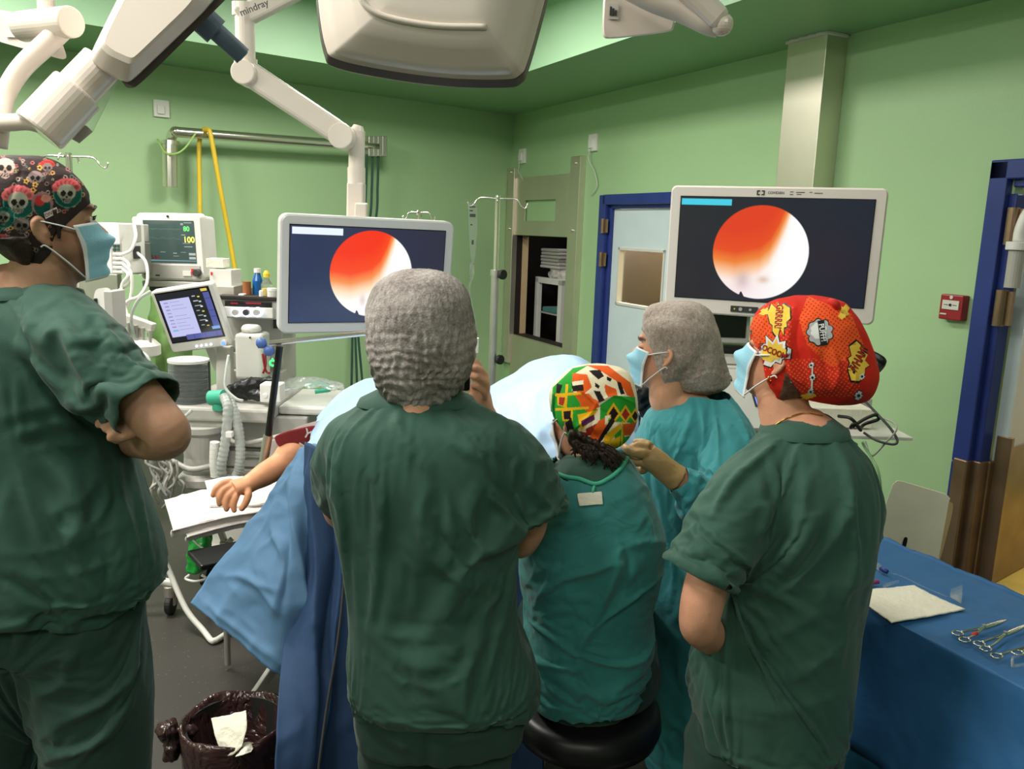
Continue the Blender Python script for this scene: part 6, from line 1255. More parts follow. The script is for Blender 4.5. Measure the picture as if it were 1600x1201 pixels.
# ventilator screen
fv = Fr((-1.549, 3.971-.1, 1.229+.008), (14.4, -10.7, -6)); fv = Fr(P(299, 498, 3.75), (14.4, -10.7, -6)); k_ = 3.75/3.971
e = thing('ventilator_screen', fv(0, .05, -.16), 'tilted touch screen in grey housing showing a lilac list, left of bottles', 'screen')
mb = MB(); w_, h_ = .32*k_, .32*k_; mb.lay([(rrect(w_-.012, h_-.012, .012), 0), (rrect(w_, h_, .016), .006), (rrect(w_, h_, .016), .035), (rrect(w_*.9, h_*.9, .016), .05)], fv); mb.build('housing', 'plastic_light', e)
mb = MB(); mb.box((.0, -.001, .018), (w_*.88, .003, h_*.80), fv); mb.build('screen_border', 'black_gloss', e)
def vfn(x, z):
    u = (x+w_*.42)/(w_*.84); v = (h_*.38+.018-z)/(h_*.76); c = np.tile(np.array([lin(v_) for v_ in (26, 30, 36)]), (len(x), 1))
    def R_(a, b, c0, d, col): c[(u > a) & (u < b) & (v > c0) & (v < d)] = [lin(v_) for v_ in col]
    R_(.03, .60, .13, .90, (196, 198, 240))
    for k in range(9): R_(.09, .17, .18+.072*k, .205+.072*k, (150, 150, 200)); R_(.21, .40+.05*((k*7) % 3), .187+.072*k, .193+.072*k, (130, 130, 180))
    R_(.08, .20, .76, .79, (110, 190, 230)); R_(.88, 1.0, .08, .82, (84, 92, 160)); R_(.30, .99, .88, .99, (84, 92, 160)); R_(.03, .28, .91, .99, (20, 22, 28)); R_(.86, .98, .0, .06, (230, 200, 90))
    for k in range(6): R_(.885, .995, .08+.125*k, .085+.125*k, (30, 34, 60)); R_(.34+.11*k, .345+.11*k, .88, .99, (40, 44, 80))
    for k in range(7): R_(.66, .72+.03*(k % 3), .12+.1*k, .135+.1*k, (190, 200, 190)); R_(.76, .80, .14+.1*k, .165+.1*k, [(230, 210, 80), (200, 220, 220), (240, 240, 240)][k % 3])
    R_(.84, .99, .78, .84, (120, 170, 230)); return c
picture('screen', fv, w_*.84, h_*.76, -.003, vfn, e, 160, 150, 0, .018)
for k in range(4): mb = MB(); a = fv(-.02+k*.024, -.004, -h_*.435); mb.cyl(a, fv(-.02+k*.024, .004, -h_*.435), .005); mb.build('key', 'led_white', e)
mb = MB(); mb.cyl(fv(w_*.40, -.016, -h_*.43), fv(w_*.40, .004, -h_*.43), .014, n=24); mb.cyl(fv(w_*.40, -.018, -h_*.43), fv(w_*.40, -.016, -h_*.43), .009, m=1); mb.build('knob', ['plastic_white', 'led_blue'], e)
mb = MB(); beam(mb, fv(.02, .05, 0), P(345, 575, 3.95), .05, .05); beam(mb, P(352, 540, 3.9), P(352, 640, 3.9), .07, .05); mb.build('support_arm', 'plastic_light', e, bevel=.006)
# patient monitor
fp = Fr((-1.776, 4.314, 1.557), (2.9, -1.0, -8.4)); e = thing('patient_monitor', fp(0, .1, -.17), 'boxy grey patient monitor with dim green-grey screen reading 100 above the tilted screen', 'monitor')
mb = MB(); mb.lay([(rrect(.345, .325, .02), .0), (rrect(.36, .34, .026), .008), (rrect(.36, .34, .026), .05), (rrect(.35, .32, .02), .06), (rrect(.33, .30, .02), .16)], fp); mb.build('housing', 'plastic_light', e)
mb = MB(); mb.lay([(rrect(.31, .068, .008), -.006), (rrect(.32, .075, .01), .0), (rrect(.32, .075, .01), .01)], Fr(fp(0, 0, -.125), (2.9, -1, -8.4))); mb.build('lower_fascia', 'plastic_grey', e)
def pfn(x, z):
    u = (x+.14)/.28; v = (.135-z)/.215; c = lerp(v, [0, 1], [(74, 98, 90), (58, 80, 72)])
    def R_(a, b, c0, d, col): c[(u > a) & (u < b) & (v > c0) & (v < d)] = [lin(v_) for v_ in col]
    k = np.abs(v-(.20+.02*np.maximum(0, np.sin(u*42))**6)) < .006; c[k & (u < .72) & (u > .05)] = [lin(v_) for v_ in (104, 140, 124)]
    k = np.abs(v-(.42+.015*np.sin(u*30))) < .005; c[k & (u < .72) & (u > .05)] = [lin(v_) for v_ in (92, 118, 104)]
    for a, b, c0, d in ((.74, .79, .06, .11), (.80, .95, .04, .06), (.74, .82, .33, .345), (.75, .9, .53, .54), (.78, .94, .60, .615), (.3, .4, .74, .75), (.55, .62, .76, .775), (.70, .80, .74, .75), (.55, .66, .83, .84)): R_(a, b, c0, d, (170, 186, 176))
    R_(.86, .99, .76, .81, (186, 196, 190)); R_(.86, .99, .85, .9, (186, 196, 190)); R_(0, 1, .93, .96, (120, 150, 160)); return c
picture('screen', fp, .28, .215, -.002, pfn, e, 140, 110, 0, .0275)
mb = MB(); mb.text('100', .042, fp, y=-.004, off=(.108, .038), bold=.001); mb.build('reading', 'led_yellow', e)
mb = MB(); mb.text('80', .034, fp, y=-.004, off=(.098, .093), bold=.0012); mb.build('reading', 'led_green_dim', e)
mb = MB(); mb.text('115/60', .026, fp, y=-.004, off=(-.098, -.052), bold=.0006); mb.build('reading', 'red_plastic', e)
mb = MB(); mb.cyl(fp(.145, -.03, -.125), fp(.145, 0, -.125), .019, n=20); mb.build('knob', 'plastic_dark', e, bevel=.003)
mb = MB(); mb.box((.085, -.008, -.132), (.045, .006, .024), fp, 0); mb.box((.118, -.008, -.122), (.014, .006, .03), fp, 1); mb.build('keys', ['plastic_light', 'cap_red'], e); mb = MB(); mb.cyl(fp(-.15, -.01, -.13), fp(-.15, 0, -.13), .012); mb.box((-.08, -.007, -.145), (.022, .004, .008), fp); mb.build('port', 'plastic_dark', e)
mb = MB(); mb.cyl(fp(0, -.004, .155), fp(0, .0, .155), .006); mb.build('sensor', 'black', e)
mb = MB(); mb.lay([(rrect(.05, .30, .015), .04), (rrect(.05, .30, .015), .10)], Fr(fp(-.2, 0, 0), (2.9, -1, -8.4))); mb.build('side_grip', 'plastic_white', e)
mb = MB(); mb.box((0, .08, -.19), (.34, .18, .03), fp); mb.box((-.02, .08, -.215), (.24, .16, .03), fp, 1); mb.build('mount_plate', ['plastic_grey', 'plastic_dark'], e, bevel=.004)
# module rack
e = thing('module_rack', P(170, 390, 4.1), 'white module box with grey connector strip between the left-hand person\'s mask and patient monitor', 'device')
mb = MB(); bx(mb, 142, 348, 189, 428, 4.0, .22, yaw=-6); mb.build('case', 'plastic_white', e, bevel=.006)
mb = MB(); bx(mb, 188, 350, 212, 378, 4.12, .15); bx(mb, 188, 380, 216, 428, 4.18, .15); mb.build('rack_back', 'plastic_grey', e, bevel=.004)
mb = MB(); bx(mb, 174, 380, 189, 428, 3.99, .015); mb.build('connector_strip', 'plastic_grey', e)
for i in range(2):
    for j in range(2): mb = MB(); bx(mb, 176+i*6, 382+j*6, 180+i*6, 386+j*6, 3.982, .01); mb.build('key', 'scrub', e)
for k in range(5):
    mb = MB(); a = P(178, 397+k*7, 3.98); mb.cyl(a, P(192, 397+k*7, 3.96), .008, n=12); mb.build('plug', 'plastic_white', e)
mb = MB(); bx(mb, 196, 384, 212, 404, 4.1, .06); mb.build('bracket', 'plastic_dark', e, bevel=.004)
mb = MB(); bx(mb, 122, 430, 190, 700, 4.35, .05); tag(mb.build('steel_column', 'steel_plain', bevel=.004), 'grey metal column behind the left-hand person\'s shoulder, under the white module box', 'column')
for pts, c_, lb in (([(192, 397, 3.95), (205, 390, 3.95), (212, 370, 3.98), (210, 352, 4.05)], 'plastic_white', 'white cable curving up from the top plug of the module box'),
                    ([(192, 404, 3.95), (202, 415, 3.93), (202, 440, 3.93), (185, 455, 3.95), (174, 470, 3.98)], 'plastic_light', 'pale cable dropping from the second plug of the module box'),
                    ([(192, 412, 3.95), (204, 425, 3.92), (206, 450, 3.92), (200, 475, 3.93), (180, 500, 3.95)], 'plastic_white', 'white cable hanging from the middle plug of the module box'),
                    ([(215, 395, 4.1), (228, 410, 4.0), (230, 440, 3.95), (218, 462, 3.9), (200, 470, 3.9), (182, 488, 3.9)], 'plastic_light', 'long pale cable sagging below the patient monitor'),
                    ([(192, 420, 3.95), (200, 430, 3.92), (190, 450, 3.92), (200, 500, 3.9), (206, 540, 3.9)], 'plastic_white', 'white cable hanging from the lowest plug of the module box'),
                    ([(235, 455, 3.85), (215, 470, 3.85), (205, 500, 3.85), (215, 540, 3.85), (232, 560, 3.8), (238, 585, 3.8)], 'hose_clear', 'clear tube winding down left of the tilted screen'),
                    ([(300, 640, 3.45), (250, 690, 3.4), (236, 730, 3.4), (262, 775, 3.4)], 'hose_clear', 'clear tube sagging beside the elbow of the left-hand person')):
    mb = MB(); mb.tube([P(*p) for p in pts], .0075, 8, seg=50); tag(mb.build('cable', c_, smooth=True), lb, 'cable')
# clutter left of the tilted screen
mb = MB(); slabpx(mb, [(round_pl([(145, 452), (172, 448), (176, 470), (176, 520), (150, 520)]), 3.6), (round_pl([(145, 452), (172, 448), (176, 470), (176, 520), (150, 520)]), 3.72)]); u_ = tag(mb.build('infusion_pump', 'plastic_white'), 'white pump with grey side above the left-hand person\'s near shoulder', 'pump')
mb = MB(); bx(mb, 163, 455, 177, 515, 3.585, .12); bx(mb, 146, 466, 150, 478, 3.585, .02, 1); mb.build('side_panel', ['plastic_grey', 'black'], u_, bevel=.004)
e = thing('syringe_rack', P(215, 520, 3.95), 'pale rack with a row of small clips and hanging tubes left of tilted screen', 'rack')
mb = MB(); beam(mb, P(184, 492, 3.9), P(240, 512, 3.9), .05, .04); mb.build('bar', 'plastic_light', e, bevel=.004)
for k in range(5): mb = MB(); a = P(190+k*11, 500+k*4, 3.87); mb.cyl(a, a-np.array([0, 0, .06]), .010, .006, n=12); mb.build('clip', 'plastic_grey', e)
mb = MB(); mb.cyl(P(216, 500, 3.92), P(218, 600, 3.92), .012); mb.build('post', 'steel_plain', e)
mb = MB(); a = P(222, 558, 3.9); lathe(mb, a, [(.05, 0), (.085, .015), (.085, .06), (.06, .085), (.02, .09)]); tag(mb.build('suction_jar', 'plastic_white'), 'white jar with domed lid between the left-hand person\'s arm and tilted screen', 'jar')
mb = MB(); a = P(232, 600, 3.85); lathe(mb, a, [(.04, 0), (.055, .01), (.055, .05), (.03, .07)]); tag(mb.build('suction_jar', 'plastic_light'), 'small pale jar just above the elbow of the left-hand person', 'jar')
sheet('green_sheet', [[(236, 462, 4.1), (256, 460, 4.05), (276, 470, 4.1), (296, 480, 4.15)], [(232, 520, 4.1), (255, 520, 4.0), (280, 530, 4.1), (300, 540, 4.15)], [(238, 600, 4.1), (260, 610, 4.0), (285, 600, 4.1), (305, 590, 4.15)]], 'green_sheet_cloth' if 'green_sheet_cloth' in M else 'gown_trim', None, 30, 30, crease=.01, csc=9)
gs = COL.objects['green_sheet']; tag(gs, 'pale green plastic sheet hanging behind the tilted screen', 'sheet'); M['green_sheet_cloth'] = mat('green_sheet_cloth', (126, 164, 96), .5, crumple=.3); gs.data.materials[0] = M['green_sheet_cloth']
# things on the top shelf
def onshelf(x, ybase, Y): return P(x, ybase, Y)
a = P(403, 463, 3.95); e = tag(lathe(MB(), a, [(.022, 0), (.024, .004), (.024, .075), (.014, .105), (.012, .112)]).build('bottle', 'bottle_blue' if 'bottle_blue' in M else 'blue_frame'), 'dark blue bottle with white cap on top shelf of grey machine', 'bottle'); mb = MB(); lathe(mb, a+np.array([0, 0, .112]), [(.016, 0), (.016, .02)]); mb.build('cap', 'plastic_white', e)
M['bottle_blue'] = mat('bottle_blue', (20, 92, 160), .2, var=.1); e.data.materials[0] = M['bottle_blue']
a = P(417, 464, 3.90); e = tag(lathe(MB(), a, [(.024, 0), (.026, .004), (.026, .06), (.012, .085), (.010, .095)]).build('bottle', 'clear_plastic'), 'squat clear glass bottle with yellow cap on top shelf of grey machine', 'bottle'); mb = MB(); lathe(mb, a+np.array([0, 0, .093]), [(.014, 0), (.015, .016), (.008, .03)]); mb.build('cap', 'yellow_hose', e)
mb = MB(); lathe(mb, a+np.array([0, 0, .006]), [(.022, 0), (.022, .035)]); mb.build('liquid', 'ochre', e)
a = P(425, 465, 3.85); e = tag(lathe(MB(), a, [(.021, 0), (.021, .03), (.022, .032)]).build('jar', 'plastic_light'), 'short cream jar in front of the glass bottle', 'jar'); mb = MB(); lathe(mb, a+np.array([0, 0, .032]), [(.022, 0), (.022, .012)]); mb.build('lid', 'plastic_white', e)
a = P(408, 465, 3.85); tag(lathe(MB(), a, [(.009, 0), (.009, .03), (.005, .035)]).build('vial', 'plastic_white'), 'tiny white vial between the blue bottle and the cream jar', 'vial')
a = P(386, 463, 3.92); M['amber'] = mat('amber', (150, 92, 52), .4); tag(lathe(MB(), a, [(.019, 0), (.020, .002), (.019, .065), (.020, .07)]).build('cup', 'amber'), 'brown cup left of the dark blue bottle', 'cup')
mb = MB(); bx(mb, 372, 459, 381, 464, 3.86, .04); tag(mb.build('dressing_pack', 'plastic_white', bevel=.004), 'small white crumpled pack at the foot of the yellow hose', 'pack')
mb = MB(); bx(mb, 327, 421, 362, 447, 3.95, .12, yaw=-4); e = tag(mb.build('carton', 'plastic_light', bevel=.002), 'white carton with red mark on the machine shelf', 'carton'); mb = MB(); bx(mb, 329, 425, 332, 430, 3.945, .002); mb.build('red_mark', 'cap_red', e)
mb = MB(); bx(mb, 322, 404, 349, 418, 3.97, .1, yaw=3); tag(mb.build('carton', 'paper', bevel=.002), 'flat cream carton lying on top of the white carton', 'carton')
mb = MB(); bx(mb, 332, 447, 366, 463, 3.9, .2); tag(mb.build('tray', 'tan' if False else 'steel_plain', bevel=.003), 'low steel tray under the two cartons', 'tray')
# things on the worktop
mb = MB(); a = P(362, 612, 3.65); limb(mb, [(*a, .03), (*(a+np.array([.08, .0, .03])), .035), (*(a+np.array([.14, .02, .05])), .02), (*(a+np.array([.2, .0, .06])), .008)], world=True); limb(mb, [(*(a+np.array([.05, 0, .0])), .03), (*(a+np.array([.16, -.03, -.01])), .022)], world=True)
tag(fuse('glove_bundle', mb, .007, 'black', smooth=1, crease=.008, csc=22), 'crumpled black cloth bundle on the worktop of the grey machine', 'cloth')
mb = MB(); a = P(426, 612, 3.6); mb.box(a, (.09, .08, .08)); mb.cyl(a+np.array([-.02, -.045, -.01]), a+np.array([-.02, -.035, -.01]), .012); tag(mb.build('flow_sensor', 'plastic_white', bevel=.014, seg=3), 'small rounded white device on the worktop right of black bundle', 'device')
o = sheet('plastic_bag', [[(443, 596, 3.95), (470, 590, 3.95), (500, 592, 3.95), (530, 600, 3.95)], [(440, 602, 3.8), (470, 592, 3.8), (500, 596, 3.78), (536, 602, 3.8)], [(445, 610, 3.65), (475, 606, 3.65), (505, 606, 3.65), (538, 610, 3.65)]], 'clear_plastic', None, 34, 30, crease=.014, csc=14); tag(o, 'crumpled clear plastic bag on the side tray beyond the blue drape', 'bag')
mb = MB(); mb.tube([P(480, 604, 3.75), P(500, 600, 3.75), P(516, 608, 3.72), P(492, 612, 3.7)], .010, 8, seg=20); tag(mb.build('tube_coil', 'gown_trim', smooth=True), 'green tube coil inside the crumpled clear bag', 'tube')
mb = MB(); mb.tube([P(357, 555, 3.5), P(353, 580, 3.45), P(352, 605, 3.42), P(368, 622, 3.4), P(380, 626, 3.4)], .006, 8, seg=30); tag(mb.build('tube', 'hose_clear', smooth=True), 'clear tube hanging in front of the grey machine body', 'tube')
# ================= anaesthesia screen frame
e = thing('drape_frame', P(415, 720, 2.95), 'metal drape frame with black upright, chrome crossbar and blue clamp knob', 'frame')
mb = MB(); mb.cyl(P(437, 541, 2.95), P(419, 682, 2.95), .0125); mb.build('upright', 'black', e)
mb = MB(); mb.cyl(P(419, 680, 2.95), P(408, 745, 2.95), .017); mb.build('lower_socket', 'steel_plain', e)
mb = MB(); mb.cyl(P(420, 536, 2.95), P(590, 519, 3.1), .010); mb.build('crossbar', 'chrome', e)
for x, y in ((408, 536), (420, 548)): mb = MB(); mb.cyl(P(x-5, y+1, 2.93), P(x+7, y-1, 2.93), .017, .014, n=14); mb.ell(P(x, y, 2.925), (.019, .014, .019)); mb.build('clamp_knob', 'blue_knob', e, smooth=True)
mb = MB(); mb.tube([P(410, 552, 2.95), P(412, 565, 2.94), P(416, 580, 2.94), P(422, 583, 2.94)], .004, 6, seg=16); mb.tube([P(414, 552, 2.95), P(415, 570, 2.94), P(411, 583, 2.94)], .004, 6, seg=16); tag(mb.build('cord', 'red_plastic', smooth=True), 'thin red cords hanging under the blue clamp knobs', 'cord')
mb = MB(); a = P(426, 567, 3.7); 
pts = [a+np.array([.012*math.cos(t), 0, .012*math.sin(t)]) for t in np.linspace(.7, 5.6, 14)]; mb.tube(pts, .004, 8); mb.tube([a+np.array([0, 0, .008]), a+np.array([0, 0, .022])], .003, 6); tag(mb.build('indicator_lamp', 'led_green', smooth=True), 'glowing green indicator beside the black drape-frame upright', 'indicator')
mb = MB(); mb.tube([P(629, 520, 3.62), P(627, 545, 3.62), P(634, 575, 3.62), P(630, 620, 3.6)], .006, 8, seg=20); mb.tube([P(641, 520, 3.62), P(636, 560, 3.62), P(622, 620, 3.62)], .005, 8, seg=20); tag(mb.build('monitor_cable', 'soffit_paint', smooth=True), 'green-grey cables hanging below the left-hand monitor', 'cable')
# ================= operating table, patient, drapes
def nP(x, y, Y): return P(x, y, Y)
e = thing('operating_table', (-.1, 2.95, 0), 'operating table with grey pad hidden under the blue drapes', 'table')
mb = MB(); mb.box((-.15, 3.0, .70), (1.15, .5, .07)); mb.build('pad', 'rubber', e, bevel=.02)
mb = MB(); mb.box((-.15, 3.0, .64), (1.1, .46, .04)); mb.box((-.15, 3.02, .36), (.3, .28, .56)); mb.box((-.15, 3.0, .05), (.9, .48, .1)); mb.build('column', 'steel_plain', e, bevel=.02)
# white legs under the table, near the bin
mb = MB(); beam(mb, PZ(430, 1040, .32), PZ(398, 1085, .05), .035, .02); mb.build('foot_bar', 'plastic_white', e, bevel=.004)
e = thing('arm_board', P(330, 800, 2.75), 'padded arm board covered by white towels left of the patient', 'arm board')
zb = P(365, 790, 2.8)[2]-.05
a, b = P(300, 800, 2.66), P(510, 750, 2.95); a[2] = b[2] = zb-.10
mb = MB(); beam(mb, a, b, .16, .02); mb.build('board', 'black', e, bevel=.006)
for p0, p1 in (((.08, 0, -.06), (.26, .1, -.24)), ((.42, .1, -.07), (.2, .1, -.22)), ((.05, .1, -.07), (.38, .14, -.16))):
    mb = MB(); beam(mb, np.array([a[0]+p0[0], a[1]+p0[1], zb+p0[2]-.05]), np.array([a[0]+p1[0], a[1]+p1[1], zb+p1[2]-.05]), .022, .02); mb.build('strut', 'steel_plain', e, bevel=.003)
def towel(lb, far, near, zt, drop, seed):
    """a folded towel: far and near edges as pixels on the top plane, its near edge turned down"""
    def row(pts, z): return [PZ(x, y, z) for x, y in pts]
    F_, N_ = row(far, zt), row(near, zt); mid = [(p_+q_)/2+np.array([0, 0, .002]) for p_, q_ in zip(F_, N_)]; out = np.array([-.25, -.97, 0])
    rows = [[p_+np.array([0, 0, -.02])-out*.004 for p_ in F_], F_, mid, N_, [q_+out*.008-np.array([0, 0, .008]) for q_ in N_], [q_+out*.009-np.array([0, 0, drop*.6]) for q_ in N_], [q_+out*.006-np.array([0, 0, drop]) for q_ in N_]]
    o = sheet('towel', rows, 'towel', None, 40, 40, thick=.006, crease=.0035, csc=11, seed=seed, world=True); tag(o, lb, 'towel')
towel('folded white towel topmost on the arm board, under the patient\'s hand', [(320, 751), (370, 744), (440, 742), (500, 741)], [(330, 786), (400, 786), (460, 776), (510, 766)], zb, .012, 1)
towel('long white towel, middle layer on the arm board', [(257, 781), (322, 765), (420, 757), (500, 750)], [(270, 826), (350, 806), (420, 794), (512, 772)], zb-.014, .030, 4)
towel('folded white towel lowest on the arm board, hanging over its front', [(266, 798), (340, 782), (420, 772), (505, 762)], [(292, 836), (360, 818), (420, 806), (512, 784)], zb-.042, .022, 7)
# patient
mb = MB(); Yh = 2.72
zf = lambda x, y, dz: PZ(x, y, zb+dz)
sh = np.array([-.50, 3.05, .86]); 
arm(mb, [('w', *sh, .06), (478, 700, 2.92, .060), (440, 725, 2.86, .047), (412, 742, 2.80, .041), (395, 752, 2.76, .033), (382, 760, 2.74, .031)], 40)
pk = P(372, 764, 2.72)
mb.tube([P(394, 752, 2.76), P(378, 758, 2.735), P(364, 763, 2.715)], [.031, .040, .041], 20, seg=12, flat=.62); mb.tube([P(392, 757, 2.75), P(386, 764, 2.72)], [.022, .016], 14)
FG = [([(362, 752, 2.735), (348, 755, 2.715), (338, 763, 2.70), (333, 773, 2.695)], .0115), ([(362, 759, 2.72), (349, 766, 2.70), (343, 777, 2.69), (343, 787, 2.69)], .0115), ([(366, 766, 2.71), (357, 775, 2.695), (353, 786, 2.688), (354, 795, 2.685)], .0115), ([(372, 768, 2.71), (368, 778, 2.695), (365, 789, 2.688), (366, 797, 2.685)], .0108), ([(386, 762, 2.72), (388, 773, 2.70), (384, 785, 2.69), (378, 794, 2.685)], .0122)]
for pts, r_ in FG:
    mb.tube(PP(pts), [r_*1.12, r_*1.05, r_, r_*.85], 14, seg=18); mb.ell(P(*pts[-1]), (r_*.85,)*3, nu=14, nv=8)
    mb.ell(P(*pts[1]), (r_*1.12,)*3, nu=12, nv=8)
# torso, hips, raised legs and head (under the drapes)
arm(mb, [('w', -.42, 3.08, .82, .10), ('w', -.1, 3.05, .82, .12), ('w', .12, 3.02, .82, .12)], 20)
for y_ in (2.9, 3.2): arm(mb, [('w', .1, y_, .84, .08), ('w', .2, y_, 1.1, .062), ('w', .42, y_-.05, 1.0, .045)], 20)
hp = HF((-.66, 3.2, .86), 90, -70, 0, 1); head(mb, hp); arm(mb, [('w', -.5, 3.1, .84, .06), ('w', -.6, 3.17, .85, .05)])
pat = fuse('person', mb, .0035, 'skin', smooth=2); skinpaint(pat, hp, (226, 160, 122)); tag(pat, 'patient lying under blue drapes, bare forearm resting on white towels', 'person')
mb = MB(); slabpx(mb, [(round_pl([(428, 681), (452, 672), (500, 662), (505, 700), (478, 722), (462, 724), (448, 706), (432, 694)]), 2.86), (round_pl([(428, 681), (452, 672), (500, 662), (505, 700), (478, 722), (462, 724), (448, 706), (432, 694)]), 2.92)])
bl = mb.build('maroon_sleeve', 'maroon', None, bevel=.008); tag(bl, 'maroon cloth with white lettering over the patient\'s upper arm', 'cloth')
ft = Fr(P(468, 707, 2.852), (0, -58, 0)); mb = MB(); mb.text('CH', .05, ft, bold=.0006); ft = Fr(P(480, 678, 2.852), (0, 28, 0)); mb.text('Y', .045, ft, bold=.0008); mb.build('lettering', 'towel', bl)
mb = MB(); slabpx(mb, [(round_pl([(446, 676), (470, 664), (505, 655), (505, 664), (470, 672)]), 2.90), (round_pl([(446, 676), (470, 664), (505, 655), (505, 664), (470, 672)]), 3.05)]); tag(mb.build('white_sheet', 'towel', bevel=.006), 'white sheet edge showing above the maroon cloth', 'sheet')
mb = MB(); slabpx(mb, [(round_pl([(400, 727), (424, 684), (438, 690), (456, 700), (440, 712)]), 3.0), (round_pl([(400, 727), (424, 684), (438, 690), (456, 700), (440, 712)]), 3.1)]); tag(mb.build('pillow', 'towel', bevel=.01), 'white pillow corner behind the patient\'s elbow by the black upright', 'pillow')
# top drape
Z = 3.0
grid = [
 [(505, 720, 3.45), (545, 690, 3.45), (600, 690, 3.5), (660, 690, 3.5), (730, 690, 3.5), (790, 690, 3.5), (860, 690, 3.5), (930, 690, 3.5), (990, 700, 3.4), (1010, 720, 3.3)],
 [(500, 655, 3.15), (540, 612, 3.12), (590, 596, 3.1), (650, 600, 3.1), (720, 622, 3.15), (790, 592, 3.15), (850, 563, 3.12), (905, 562, 3.10), (960, 598, 3.08), (1000, 650, 3.0)],
 [(490, 670, 2.95), (520, 635, 2.95), (580, 618, 2.9), (650, 625, 2.9), (730, 645, 2.95), (795, 622, 2.9), (850, 598, 2.88), (910, 596, 2.85), (965, 630, 2.85), (1000, 670, 2.8)],
 [(484, 690, 2.75), (510, 665, 2.72), (570, 655, 2.7), (650, 665, 2.68), (730, 676, 2.7), (800, 662, 2.68), (850, 648, 2.66), (910, 645, 2.64), (965, 670, 2.64), (1000, 700, 2.6)],
 [(478, 706, 2.58), (505, 700, 2.55), (560, 700, 2.52), (650, 712, 2.5), (730, 715, 2.5), (800, 712, 2.48), (850, 708, 2.48), (910, 705, 2.46), (965, 710, 2.46), (1000, 730, 2.46)],
 [(482, 760, 2.50), (515, 800, 2.46), (570, 800, 2.44), (650, 800, 2.44), (730, 800, 2.42), (800, 800, 2.42), (850, 800, 2.42), (910, 800, 2.42), (965, 800, 2.42), (1000, 800, 2.42)]]
fo = [(7, 14, [(800, 700), (840, 690), (860, 660)]), (5, 10, [(835, 685), (870, 682)]), (6, 14, [(770, 625), (800, 640), (830, 700)]), (6, 12, [(845, 600), (835, 640), (845, 690)]), (6, 12, [(540, 620), (520, 660), (500, 700)]), (5, 10, [(870, 570), (860, 600), (835, 625)]), (6, 12, [(900, 565), (930, 600), (960, 650)])]
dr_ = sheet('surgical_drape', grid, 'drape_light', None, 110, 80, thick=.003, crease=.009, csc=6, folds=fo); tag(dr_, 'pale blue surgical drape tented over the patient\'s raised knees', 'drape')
# tented side flap
grid = [
 [(470, 700, 2.60), (480, 694, 2.56), (490, 692, 2.52), (500, 700, 2.48)],
 [(430, 762, 2.58), (452, 765, 2.50), (470, 772, 2.44), (484, 790, 2.42)],
 [(376, 836, 2.54), (415, 850, 2.44), (452, 862, 2.36), (486, 880, 2.38)],
 [(330, 896, 2.50), (385, 925, 2.38), (440, 950, 2.30), (492, 968, 2.34)],
 [(296, 941, 2.46), (365, 996, 2.34), (430, 1050, 2.26), (478, 1078, 2.30)]]
fo = [(9, 26, [(468, 706), (460, 800), (470, 900), (488, 1000)]), (7, 14, [(440, 760), (425, 820), (445, 880), (430, 960)]), (6, 12, [(325, 945), (380, 990), (440, 1035)]), (5, 9, [(375, 900), (400, 912), (438, 922)]), (6, -12, [(452, 780), (448, 880), (440, 960)]), (6, 11, [(350, 900), (395, 905), (420, 935), (440, 960)]), (6, 12, [(440, 1040), (460, 1020), (478, 1000)])]
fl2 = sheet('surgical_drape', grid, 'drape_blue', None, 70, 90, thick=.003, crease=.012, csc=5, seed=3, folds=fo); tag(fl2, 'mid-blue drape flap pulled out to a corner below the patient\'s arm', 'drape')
# long hanging part
fo = [(7, 30, [(490, 740), (500, 900), (488, 1060), (480, 1201)]), (6, 24, [(536, 830), (530, 950), (505, 1100), (490, 1201)]), (5, 14, [(548, 830), (544, 900)]), (7, -26, [(512, 760), (516, 900), (500, 1050)]), (4, 10, [(520, 800), (545, 812)]), (4, 10, [(525, 850), (548, 860)])]
grid = [
 [(478, 690, 2.50), (500, 700, 2.40), (530, 740, 2.40), (570, 740, 2.38), (640, 750, 2.36), (720, 750, 2.36), (800, 750, 2.36), (860, 750, 2.36)],
 [(470, 820, 2.42), (500, 830, 2.36), (530, 830, 2.34), (570, 830, 2.34), (640, 830, 2.34), (720, 830, 2.34), (800, 830, 2.34), (860, 830, 2.34)],
 [(452, 960, 2.34), (490, 960, 2.28), (525, 960, 2.28), (570, 960, 2.28), (640, 960, 2.28), (720, 960, 2.28), (800, 960, 2.30), (860, 960, 2.30)],
 [(436, 1075, 2.16), (480, 1080, 2.16), (520, 1080, 2.22), (570, 1080, 2.24), (640, 1080, 2.24), (720, 1080, 2.26), (800, 1080, 2.28), (860, 1080, 2.28)],
 [(430, 1201, 1.99), (478, 1205, 2.04), (520, 1210, 2.16), (570, 1210, 2.18), (640, 1210, 2.20), (720, 1210, 2.20), (800, 1200, 2.24), (850, 1190, 2.24)],
 [(430, 1290, 1.96), (478, 1290, 2.02), (520, 1290, 2.14), (570, 1290, 2.16), (640, 1290, 2.18), (720, 1290, 2.20), (800, 1290, 2.22), (850, 1290, 2.22)]]
h3 = sheet('surgical_drape', grid, 'drape_shaded', None, 110, 110, thick=.003, crease=.013, csc=4, seed=6, folds=fo, cl=(1, 1, .35)); tag(h3, 'dark blue drape hanging in vertical folds to the floor beside the bin', 'drape')
mb = MB(); mb.tube([P(541, 815, 2.22), P(538, 900, 2.2), (P(528, 1000, 2.14)), P(510, 1110, 2.08), P(498, 1201, 2.02), P(490, 1290, 2.0)], .004, 8, seg=50); tag(mb.build('suction_line', 'plastic_dark', smooth=True), 'thin dark tube running down the hanging blue drape', 'tube')

